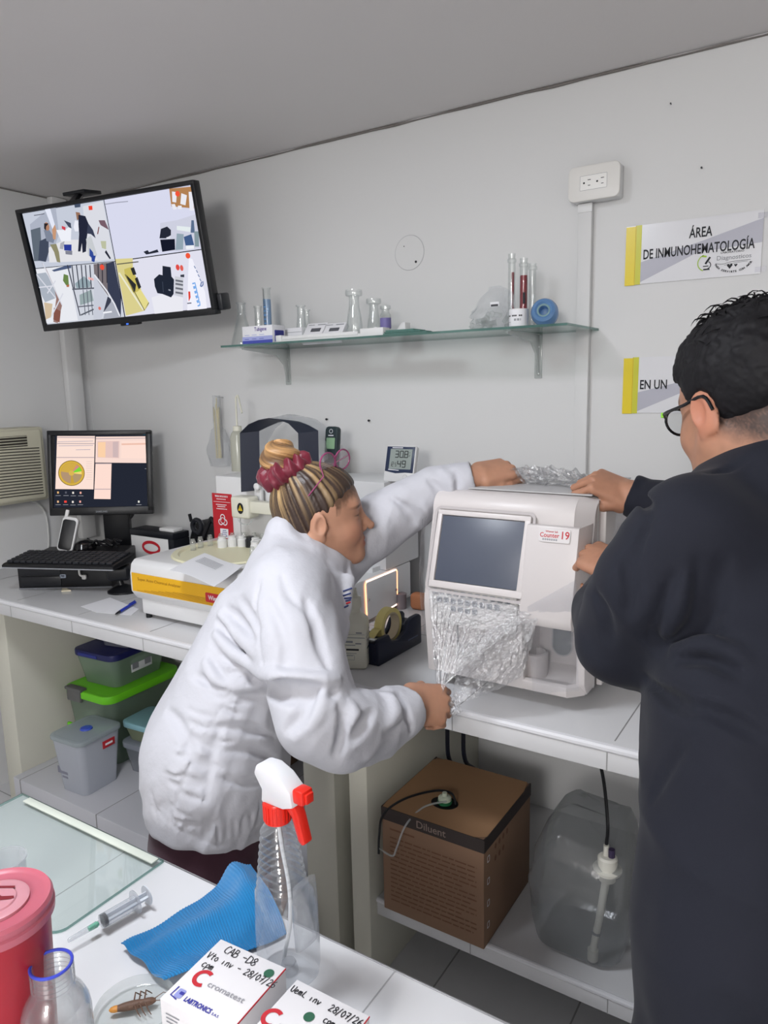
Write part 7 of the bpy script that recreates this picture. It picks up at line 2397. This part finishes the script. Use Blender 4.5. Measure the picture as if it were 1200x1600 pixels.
# --- hair cap
Rm = np.array(MHm)[:3, :3]
hr = [('u', Ell(MP(-.016, 0, .047), (.1085 * MS, .0865 * MS, .1000 * MS), Rm), 0), ('u', Ell(MP(.036, 0, .055), (.072 * MS, .073 * MS, .080 * MS), Rm), .02)]
hr.append(('s', Ell(MP(.108, 0, -.045), (.102 * MS, .15 * MS, .125 * MS), Rm), .010))
hr.append(('i', Plane(MP(-.06, 0, -.022), Rm @ np.array((-.42, 0, -1))), .012))
for y in (1, -1):
    hr.append(('s', Ell(MP(.000, y * .090, -.012), (.030 * MS, .024 * MS, .040 * MS), Rm), .006))
hr.append(('d', lambda p: (lambda z: -.0035 * vnoise(p * 45) * np.clip(z * 14, .15, 1.3) - .0022 * vnoise(p * 110) * np.clip(z * 14, .2, 1.2) - .0010 * vnoise(p * 260))(local(p, Mi, MS)[:, 2]), 0))
V, F = sdf_mesh(hr, HOm - .17, HOm + .20, .0024, 24)
np_obj('hair', V, F, [HAIR_M], man)
# tousled tufts on the crown
random.seed(9)
tf = B(HAIR_M)
for k in range(620):
    a = random.uniform(0, 2 * math.pi); e = random.uniform(.30, 1.0)
    dx, dy, dz = math.cos(a) * math.cos(e * 1.5), math.sin(a) * math.cos(e * 1.5), math.sin(e * 1.5)
    p0 = Vector((.101 * dx - .012, .080 * dy, .046 + .092 * dz))
    tng = Vector((random.uniform(-1, 1), random.uniform(-1, 1), random.uniform(-.3, .3)))
    nrm_ = Vector((dx, dy, dz))
    tng = (tng - nrm_ * tng.dot(nrm_)).normalized()
    ln = random.uniform(.016, .034)
    lift = random.uniform(.18, .62) if dz > .8 else random.uniform(.05, .28)
    P_ = [p0, p0 + nrm_ * ln * lift * .7 + tng * ln * .30, p0 + nrm_ * ln * lift + tng * ln * .70, p0 + nrm_ * ln * (lift * .75) + tng * ln * 1.05]
    tf.add(tube(smooth_path([Vector(MP(*p)) for p in P_], 2), [.0016, .0016, .0013, .0012, .0009, .0006, .0002], 4, False))
tf.obj('hair_tufts', man, world=True)
# --- glasses
GB = mat('glasses_black', (20, 22, 26), .25)
g = B(GB, mat('lime_dot', (140, 210, 60), .4)); le = B(glass('lens_dark', (226, 230, 232), .03, body=.05, body_col=(120, 126, 130)))
for y in (1, -1):
    cen = Vector(MP(.104, y * .036, .000))
    ex = Vector(Rm @ np.array((-.22, y * .97, 0))).normalized(); ez = Vector(Rm @ np.array((.05, 0, 1))).normalized()
    pts = [cen + ex * .028 * math.cos(R(15 * k)) + ez * .020 * math.sin(R(15 * k)) for k in range(25)]
    g.add(tube(pts, .0022, 6))
    le.add((pts[:24], [list(range(24))]))
    hinge = cen + ex * .027 + ez * .006
    g.add(tube(smooth_path([hinge, Vector(MP(.080, y * .078, .010)), Vector(MP(.03, y * .0835, .012)), Vector(MP(-.012, y * .0845, .016)), Vector(MP(-.028, y * .084, -.006))], 4), .0026, 6))
    g.add(box(.004, .004, .008, tuple(Vector(MP(.088, y * .0765, .009))), .001), 1)
g.add(tube([Vector(MP(.112, .012, .003)), Vector(MP(.115, 0, .005)), Vector(MP(.112, -.012, .003))], .002, 6))
g.obj('glasses_frame', man, world=True)
le.obj('glasses_lens', man, world=True)
# --- navy coat
mc = []
low = np.array((-.02, .905, .42))
mc.append(('u', Cap(sh_c + np.array((0, 0, -.06)), wst, .178, .180, FM_, .74), 0))
mc.append(('u', Cap(wst, hipm, .180, .205, FM_, .70), .05))
mc.append(('u', Cap(hipm, low, .205, .285, FM_, .62), .05))
mc.append(('u', Cap(LS + np.array((0, 0, -.012)), RS + np.array((0, 0, -.012)), .072, .072), .06))
mc.append(('u', Cap(sh_c + np.array((0, 0, .0)), np.array(MP(-.052, 0, -.115)), .095, .062), .05))
larm = [LS, pw(1020, 915, .965), pw(968, 995, 1.02), pw(955, 965, 1.12), pw(966, 910, 1.285)]
mc.append(('u', Sweep(larm, [.074, .078, .062, .060, .042]), .03))
mc.append(('u', Cap(pw(975, 1010, 1.02), pw(990, 1052, 1.03), .035, .016), .04))
rarm = [RS, pw(1128, 826, 1.33), pw(1060, 800, 1.40), pw(1010, 785, 1.455), pw(982, 774, 1.472)]
mc.append(('u', Sweep(rarm, [.078, .068, .058, .045, .041]), .03))
# collar
cb_ = [MP(-.090, 0, -.088), MP(-.076, .046, -.094), MP(-.030, .066, -.122), MP(.02, .045, -.150), MP(.035, 0, -.158), MP(.02, -.045, -.150), MP(-.030, -.066, -.122), MP(-.076, -.046, -.094), MP(-.090, 0, -.088)]
mc.append(('u', Sweep([np.array(v) for v in smooth_path([tuple(c) for c in cb_], 3)], [.014] * 25), .012))
mc.append(('i', Plane(low + np.array((0, 0, .0)), (0, 0, -1)), .006))
for ch in (larm, rarm):
    a2, b2 = np.array(ch[-2]), np.array(ch[-1]); dn2 = (b2 - a2) / np.linalg.norm(b2 - a2)
    rr = .060
    mc.append(('s', Grp([('u', Cap(b2 - dn2 * .05, b2 + dn2 * .10, rr, rr), 0), ('i', Plane(b2 - dn2 * .003, -dn2), 0)]), .004))
bm_ = list(mc)
cm = [
 ('s', [(1058, 905), (1040, 960), (1020, 1000)], .010, .016, -.003), ('s', [(1090, 880), (1075, 940), (1060, 985)], .010, .016, -.003), ('s', [(1128, 880), (1110, 950), (1075, 990)], .010, .02, -.003),
 ('s', [(1030, 1000), (1080, 985), (1140, 1000)], .010, .016, -.003), ('s', [(1065, 1030), (1110, 1025), (1150, 1050)], .010, .016, -.003), ('s', [(1010, 1060), (1060, 1100), (1090, 1105)], .009, .014, -.003),
 ('s', [(1090, 1105), (1130, 1120), (1190, 1150)], .009, .014, -.003), ('u', [(1060, 1015), (1110, 1008), (1160, 1030)], .010, .016, .004), ('u', [(1075, 895), (1058, 950), (1040, 990)], .010, .016, .004),
 ('s', [(930, 930), (945, 960), (950, 1000)], .008, .014, -.003), ('s', [(975, 870), (985, 920), (980, 960)], .009, .018, -.003), ('s', [(1000, 755), (1012, 790), (1010, 830)], .008, .012, -.003), ('s', [(1100, 742), (1130, 738), (1175, 715)], .006, .008, -.002),
 ('s', [(1078, 1155), (1040, 1200), (1015, 1250), (985, 1320)], .006, .006, -.003), ('s', [(970, 1330), (990, 1372)], .006, .008, -.003), ('s', [(1020, 800), (1000, 850), (985, 900)], .006, .012, -.002),
]
mc += creases(bm_, cm)
mc.append(('d', lambda p: -.0030 * folds(p, np.array([[.5, .5, .7], [-.7, .7, 0], [-.5, -.5, .7]]), (14, 7, 8)) - .0018 * vnoise(p * 22), 0))
V, F = sdf_mesh(mc, (-.58, .62, .40), (.34, 1.56, 1.50), .0045, 24)
V = relax(V, F, 1)
np_obj('navy_coat', V, F, [NAVY], man)
tm = []
for sd in (1, -1):
    h0 = hipm + LM_ * .085 * sd
    tm.append(('u', Sweep([h0 + np.array((0, 0, -.1)), np.array((h0[0], h0[1] - .01, .45)), np.array((h0[0], h0[1] - .02, .09))], [.10, .08, .07]), .02))
    ft = np.array((h0[0], h0[1] - .02, .05))
    Vs, Fs = sdf_mesh([('u', Cap(ft + FM_ * -.04 + np.array((0, 0, -.01)), ft + FM_ * .15 + np.array((0, 0, -.016)), .045, .036), 0), ('i', Plane((0, 0, .002), (0, 0, -1)), .004)], ft - .24, ft + .24, .006, 16)
    np_obj('shoe', Vs, Fs, [BLACK_PL], man)
V, F = sdf_mesh(tm, (-.3, .72, .05), (.2, 1.15, .92), .008, 24)
np_obj('trousers', V, F, [mat('dark_trousers', (24, 26, 34), .85)], man)
# ------------------------------------------------------------------ clear plastic wrap being pulled off the machine
WRAP = glass('stretch_film', (249, 250, 252), .16, body=.09, body_col=(246, 247, 252), bump=(120, .8), edge=.10, f0=.28)
WRAP3 = glass('stretch_film_clear', (250, 251, 252), .15, body=.04, body_col=(246, 247, 252), bump=(110, .7), edge=.06, f0=.17)
WRAP2 = glass('stretch_film_flat', (246, 247, 250), .2, body=.08, body_col=(222, 222, 230), bump=(50, .4), f0=.1)
wrap = thing('plastic_wrap', 'crumpled clear plastic wrap pulled off the blood counter by four hands', 'plastic wrap', (-.6, 1.33, ZT))
def nz(u, v, f, s=0.0): return mnoise.noise(Vector((u * f, v * f, s)))
# bundle gathered over the top between the two upper hands
L0, L1 = at(786, 734, D=1.625), at(936, 752, D=1.495)
def topf(u, v, s):
    p = L0.lerp(L1, u)
    p = p + Vector((0, 0, .014 * math.sin(math.pi * u) * (1 - v) + .004 * nz(u * 6, v, 2, s)))
    back = .02 + .10 * v if s > 2 else -.012
    z_end = 1.2795 + .002
    q = Vector((p.x + .012 * nz(u, v, 5, s), p.y + (.03 + .11 * v) * (1 if s > 2 else .25), p.z))
    q.z = p.z * (1 - v) + z_end * v + .010 * nz(u * 1.5, v, 9, s + 4) * (1 - .6 * v) + .004 * nz(u, v * 2, 26, s)
    q.y += .012 * nz(u * 1.2, v * .8, 10, s + 9) + .005 * nz(u, v, 28, s + 2)
    q.z = max(q.z, 1.2800)
    return q
b = B(WRAP)
b.add(sheet(90, 26, lambda u, v: topf(u, v, 1.0)))
b.add(sheet(90, 26, lambda u, v: topf(u, v, 3.0)))
b.obj('top_bundle', wrap, world=True, smooth=80)
# pleated fan from the lower hand up to the band across the machine
HPT = at(692, 1090, D=1.412)
def front(x, y, g=.004):
    Yf = 1.352 - .012
    zz = at(x, y, Y=1.335).z
    Yf = 1.352 - (zz - .88) * .09 if zz < 1.06 else 1.337 + (zz - 1.06) * .23
    return at(x, y, Y=Yf - g)
F0, F1 = front(668, 905, .006), front(838, 955, .012)
def fanf(u, v):
    a = HPT + Vector((.018 * (u - .5), 0, .05 * (u - .3)))
    e = F0.lerp(F1, u)
    p = a.lerp(e, v)
    w_ = math.sin(math.pi * min(1, v * 1.02))
    n = nz(u, 0, 22, 1) + .6 * nz(u, v, 40, 3) * v
    p += Vector((.004 * n * w_, -.016 * w_ * math.sin(math.pi * u) + .009 * n * (.35 + w_), .005 * n))
    return p
b = B(WRAP)
b.add(sheet(80, 34, fanf))
b.obj('pulled_fan', wrap, world=True, smooth=80)
# rounded crumple hanging under the diagonal band
C0, C1 = front(712, 1010, .012), front(846, 942, .012)
def bulge(u, v):
    e = C0.lerp(C1, u)
    lo = at(705 + 112 * u, 1098 - 42 * u ** 1.6, D=1.435 + .0 * u)
    p = e.lerp(lo, v)
    w_ = math.sin(math.pi * v) * math.sin(math.pi * (.08 + .9 * u))
    p += (RT * .012 - FW * .040 + UP * .0) * w_
    n = nz(u, v, 8, 2) + .7 * nz(u, v, 19, 4)
    p += -FW * (.010 * n * (.3 + w_)) + RT * .005 * nz(u, v, 14, 7)
    return p
b = B(WRAP)
b.add(sheet(60, 44, bulge))
b.obj('crumple', wrap, world=True, smooth=80)
# loose strands from the hand down over the counter edge
def tail(u, v):
    p = HPT + RT * (.006 + .02 * u + .012 * v) + UP * (-.006 - .034 * v + .012 * u) + FW * .004
    return p + Vector((.004 * nz(u, v, 12, 3), .006 * nz(u, v, 14, 5), 0))
b = B(WRAP)
b.add(sheet(18, 20, tail))
b.obj('loose_tail', wrap, world=True, smooth=80)
# flat film still stretched over the front
def lowflat(u, v):
    a, c = front(828, 945, .007), front(908, 800 + 100, .007)
    d, e = front(835, 1082, .004), front(906, 1078, .004)
    t_ = a.lerp(c, u); l_ = d.lerp(e, u)
    p = t_.lerp(l_, v)
    p.y = 1.318 + .012 * v - .0015 * nz(u * .6, v * 5, 7, 2) + .01 * v * v
    return p
b = B(WRAP2)
b.add(sheet(24, 50, lowflat))
b.obj('stretched_sheet', wrap, world=True, smooth=80)
def leftflat(u, v):
    a, c = front(671, 880, .007), front(835, 925, .007)
    d, e = front(676, 940, .007), front(838, 968, .007)
    t_ = a.lerp(c, u); l_ = d.lerp(e, u)
    p = t_.lerp(l_, v)
    p.y -= .002 + .0035 * abs(nz(u, v * 3, 12, 6)) + .003 * abs(nz(u * 2, v * 4, 20, 1))
    return p
b = B(WRAP3)
b.add(sheet(60, 30, leftflat))
b.obj('keypad_sheet', wrap, world=True, smooth=80)
# piece hanging at the left flank and behind the right flank
def lside(u, v):
    a = at(668, 800, Y=1.35); x = cx0 - .004 - .010 * math.sin(math.pi * v) - .004 * nz(u, v, 9, 2)
    return Vector((x - .006 * u, 1.345 + .03 * u, 1.22 - .26 * v))
b = B(WRAP2)
b.add(sheet(10, 24, lside))
b.obj('left_edge_sheet', wrap, world=True, smooth=80)
def rside(u, v):
    x = cx1 + .016 + .05 * u * (1 - .3 * v) + .008 * nz(u, v, 7, 3)
    return Vector((x, 1.50 + .16 * u + .008 * nz(u, v, 9, 5), 1.268 - .16 * v - .03 * u))
b = B(WRAP2)
b.add(sheet(20, 26, rside))
b.obj('side_sheet', wrap, world=True, smooth=80)

# ------------------------------------------------------------------ things beside the machine: bottle, tape dispenser, clock, phone
bl0, bl1 = at(526, 1046, Z=ZT), at(572, 1044, Z=ZT)
bw_ = .058
bq = at(549, 1046, Z=ZT)
bt = thing('reagent_bottle', 'white square plastic bottle with printed label beside the tape dispenser', 'bottle', (bq.x - .004, bq.y + .028, ZT + .0005), 24)
b = B(CREAM_PL)
rings = []
for (z, k, r_) in ((0, .9, .008), (.004, 1, .010), (.105, 1, .010), (.118, .93, .016), (.128, .62, .016), (.134, .40, .0115), (.146, .40, .0115)):
    rings.append([(x, y, z) for x, y in rrect(bw_ * k, bw_ * k, min(r_, bw_ * k * .495), 5)])
b.add(loft(rings))
b.obj('bottle_body', bt)
B(CREAM_PL).add(lathe([(.0155, .144), (.016, .146), (.0145, .168), (.007, .172), (.0045, .190), (0, .191)], 22)).obj('dropper_cap', bt)
b = B(PAPER, GREYINK, INK)
for rz__ in (0, 90):
    Fm = RZ(rz__) @ T(0, -bw_ / 2 - .0003, 0) @ RX(90)
    b.add(stroke([(-bw_ * .46, .078), (bw_ * .46, .078)], .0016, .0003), 1, Fm).add(stroke([(-bw_ * .46, .086), (bw_ * .46, .086)], .0008, .0003), 1, Fm)
    for k, (x0, x1, y, t_) in enumerate(((-.02, -.002, .068, .005), (-.02, .004, .060, .002), (-.018, .012, .049, .0045), (-.018, .006, .040, .0014), (-.018, -.002, .034, .0014), (.004, .018, .064, .003), (.006, .02, .09, .003))):
        b.add(stroke([(x0, y), (x1, y)], t_, .0003), 2 if t_ > .0042 and k == 2 else 1, Fm)
    b.add(stroke(rrect(.018, .012, .001, 2, -.008, .030), .0008, .0003, True), 1, Fm)
b.obj('printed_label', bt, smooth=0)
# tape dispenser
d0, d1, d2 = at(571, 1038, Z=ZT), at(592, 1042, Z=ZT), at(659, 1004, Z=ZT)
dd = (d2 - d1); dl_ = dd.length; da = math.degrees(math.atan2(dd.y, dd.x))
dw = .062
TM_ = T(d1.x, d1.y, ZT) @ RZ(da)
td = thing('tape_dispenser', 'dark navy desk tape dispenser holding a roll of masking tape', 'tape dispenser', M=TM_)
prof = [(0, 0), (dl_, 0), (dl_, .072), (dl_ - .01, .080), (dl_ * .78, .080), (dl_ * .70, .074), (dl_ * .62, .052), (dl_ * .45, .040), (dl_ * .30, .046), (dl_ * .24, .066), (.012, .066), (0, .060)]
PXZ = Matrix(((1, 0, 0, 0), (0, 0, -1, 0), (0, 1, 0, 0), (0, 0, 0, 1)))
b = B(NAVY_PL)
b.add(prism(prof, .012, -.012, .003), 0, PXZ).add(prism(prof, .012, -dw, .003), 0, PXZ)
low_ = [(0, 0), (dl_, 0), (dl_, .060), (dl_ * .72, .060), (dl_ * .60, .02), (dl_ * .32, .02), (dl_ * .24, .055), (0, .055)]
b.add(prism(low_, dw - .02, -dw + .01, .002), 0, PXZ)
b.obj('body', td)
b = B(METAL)
b.add(boxr(-.003, .014, .010, dw - .010, .062, .064, .0005))
b.obj('cutter', td)
B(mat('dispenser_print', (96, 104, 130), .5)).add(stroke([(dl_ * .66, .026), (dl_ * .9, .026)], .0035, .0003), 0, Matrix(((1, 0, 0, 0), (0, 0, -1, -.0004), (0, 1, 0, 0), (0, 0, 0, 1)))).obj('printed_mark', td, smooth=0)
tp = thing('masking_tape', 'pale yellow roll of masking tape seated in the navy dispenser', 'tape', M=TM_ @ T(dl_ * .45, dw / 2, .072))
TAPE = mat('masking_tape', (226, 212, 140), .6, var=(40, .04))
def ringm(ri, ro, w__):
    return lathe([(ri, -w__ / 2), (ro, -w__ / 2), (ro, w__ / 2), (ri, w__ / 2), (ri, -w__ / 2)], 40, False)
B(TAPE).add(ringm(.034, .045, .022), 0, RX(90)).obj('roll', tp)
B(mat('tape_core', (190, 176, 150), .7)).add(ringm(.031, .0345, .023), 0, RX(90)).obj('core', tp)
B(TAPE).add(sheet(10, 2, lambda u, v: (-.042 - (dl_ * .45 - .046) * u, -.011 + .022 * v, .004 - .011 * u + .003 * math.sin(6 * u)))).obj('loose_end', tp)
# small clutter behind the dispenser
cl0 = at(650, 955, Z=ZT)
o = B(mat('kraft_paper', (168, 112, 78), .7)).add(box(.05, .035, .05, (cl0.x - .0, cl0.y + .02, ZT + .026), .012, 3), 0).obj('paper_bundle')
tag(o, 'small brown paper bundle behind the navy tape dispenser', 'bundle')
o = B(mat('grey_tin', (126, 118, 122), .4)).add(lathe([(0, 0), (.018, 0), (.018, .045), (0, .047)], 18), 0, T(cl0.x - .055, cl0.y + .005, ZT + .0005)).obj('small_tin')
tag(o, 'small grey tin standing behind the masking tape roll', 'tin')
# digital thermometer clock on the analyzer housing
tq = at(603, 757, Z=1.2325)
CK = T(tq.x, 1.765, 1.2325) @ RZ(3) @ RX(-16)
ck_ = thing('thermometer_clock', 'white digital thermometer clock reading 30.8 standing on the analyzer', 'clock', M=CK)
PF = frame((0, 0, 0), (1, 0, 0), (0, 0, 1))
CWd, CH = .096, .104
B(WHITE_PL).add(prism(rrect(CWd, CH, .006, 4, 0, CH / 2), .018, -.018, .003), 0, PF).obj('case', ck_)
B(mat('clock_navy', (38, 50, 78), .35)).add(prism([(-.045, .030), (-.01, .024), (.02, .027), (.045, .026), (.045, CH - .003), (-.045, CH - .003)], .0012, 0, .0004), 0, PF).obj('front_panel', ck_)
b = B(mat('lcd_grey', (150, 160, 156), .25, coat=.4), mat('lcd_digit', (34, 40, 42), .5), PAPER)
b.add(flat(rrect(.070, .058, .001, 2, .002, .065), .0016), 0, PF)
SEG = {'0': 'abcdef', '1': 'bc', '2': 'abged', '3': 'abgcd', '4': 'fgbc', '5': 'afgcd', '8': 'abcdefg', '9': 'abcdfg'}
def seg(d, x, y, w_, h_, th):
    L_ = {'a': ((0, h_), (w_, h_)), 'b': ((w_, h_), (w_, h_ / 2)), 'c': ((w_, h_ / 2), (w_, 0)), 'd': ((0, 0), (w_, 0)), 'e': ((0, h_ / 2), (0, 0)), 'f': ((0, h_), (0, h_ / 2)), 'g': ((0, h_ / 2), (w_, h_ / 2))}
    for s_ in SEG[d]:
        (xa, ya_), (xb, yb_) = L_[s_]
        b.add(stroke([(x + xa, y + ya_), (x + xb, y + yb_)], th, .0019), 1, PF)
for d_, x in (('3', -.016), ('0', -.001), ('8', .014)):
    seg(d_, x, .070, .010, .018, .0026)
b.add(flat(circ(.0014, 8, .0115, .070), .0019), 1, PF)
for d_, x in (('1', -.030), ('2', -.024), ):
    seg(d_, x, .044, .005, .012, .0014)
for d_, x in (('4', -.006), ('9', .009)):
    seg(d_, x, .042, .010, .018, .0026)
seg('5', -.014, .044, .004, .010, .0012)
b.add(stroke([(.028, .084), (.031, .084)], .0012, .0019), 1, PF).add(stroke([(.028, .072), (.031, .078)], .0012, .0019), 1, PF)
b.add(stroke([(-.028, CH - .0065), (.006, CH - .0065)], .0022, .0017), 2, PF).add(stroke([(-.034, .0345), (.0, .0325)], .0022, .0017), 2, PF)
b.obj('lcd', ck_, smooth=0)
B(WHITE_PL).add(lathe([(.0075, 0), (.0075, .0015), (0, .0018)], 20), 0, PF @ T(.022, .014, 0)).add(lathe([(.0072, .0015), (.0066, .0019)], 20, False), GREYINK, PF @ T(.022, .014, 0)).obj('button', ck_)
B(WHITE_PL).add(box(.03, .04, .003, (0, .034, .006), .001), 0, Matrix.Rotation(R(16), 4, 'X')).obj('kickstand', ck_)
# dark handheld phone leaning behind the woman's head
hq = at(514, 745, Y=1.80)
HT = at(514, 668, Y=1.80).z
hm_ = thing('handheld_phone', 'dark handheld phone with green display standing behind the head of the woman', 'phone', M=T(hq.x, 1.80, 1.2325) @ RX(-8))
hh = HT - 1.2325 + .004
B(mat('phone_dark', (34, 50, 54), .35)).add(prism(rrect(.046, hh, .012, 5, 0, hh / 2), .022, -.022, .004), 0, PF).obj('body', hm_)
B(mat('phone_display', (140, 176, 140), .3)).add(flat(rrect(.032, .034, .002, 2, 0, hh - .052), .0006), 0, PF).obj('display', hm_, smooth=0)
b = B(PAPER)
b.add(stroke(circ(.006, 16, 0, hh - .015), .0014, .0006, True), 0, PF).add(stroke([(-.010, hh - .028), (.010, hh - .028)], .003, .0006), 0, PF)
b.obj('earpiece', hm_, smooth=0)
# wash bottle and plastic bag of straws on the housing at the left
wq = at(363, 745, Y=1.80)
WB = glass('wash_plastic', (236, 238, 232), .2, body=.72, body_col=(222, 222, 208))
wbm = thing('wash_bottle', 'milky wash bottle with bent spout standing on top of the analyzer', 'bottle', (wq.x + .006, 1.83, 1.2285))
wr = .026
zt2 = at(363, 672, Y=1.83).z - 1.2285
B(WB).add(lathe([(0, 0), (wr, 0), (wr, zt2 * .82), (wr * .8, zt2 * .93), (wr * .5, zt2), (0, zt2)], 26)).obj('bottle_body', wbm)
B(CREAM_PL).add(lathe([(wr * .56, zt2 * .98), (wr * .56, zt2 * 1.10), (0, zt2 * 1.11)], 20)).obj('cap', wbm)
sz = at(366, 619, Y=1.83).z - 1.2285
B(CREAM_PL).add(tube(smooth_path([(0, 0, zt2), (0, 0, sz - .018), (.006, 0, sz), (.012, 0, sz - .004), (.034, -.01, sz - .055)], 5), .0032, 8)).obj('spout', wbm)
sq_ = at(344, 745, Y=1.935)
bg2 = thing('straw_bag', 'hanging clear plastic bag with straws left of the milky wash bottle', 'bag', (sq_.x, 1.935, 1.225))
ht2 = at(347, 618, Y=1.935).z - 1.225
def bag2(u, v, s):
    a = 2 * math.pi * u
    r_ = (.030 + .022 * math.sin(math.pi * min(1, v * 1.7 + .15)) if v < .55 else .018) * (1 + .25 * nz(math.cos(a), math.sin(a) + v * 3, 2.2, s))
    return Vector((r_ * math.cos(a) + .004, .55 * r_ * math.sin(a), .001 + ht2 * v))
B(FILM).add(sheet(28, 30, lambda u, v: bag2(u, v, 1.0))).obj('film', bg2, smooth=80)
B(METAL).add(tube([(.004, .0345, ht2 * .97), (.004, .0, ht2 * .985), (.004, -.006, ht2 * 1.0)], .0018, 6)).obj('hook', bg2)
random.seed(2)
for k in range(9):
    x = random.uniform(-.010, .012)
    B(mat('straw_cream', (214, 204, 168), .5)).add(tube([(x * .4, random.uniform(-.008, .008), .03), (x * 1.2, random.uniform(-.010, .010), ht2 * random.uniform(.78, .97))], .0022, 6)).obj('straw', bg2)
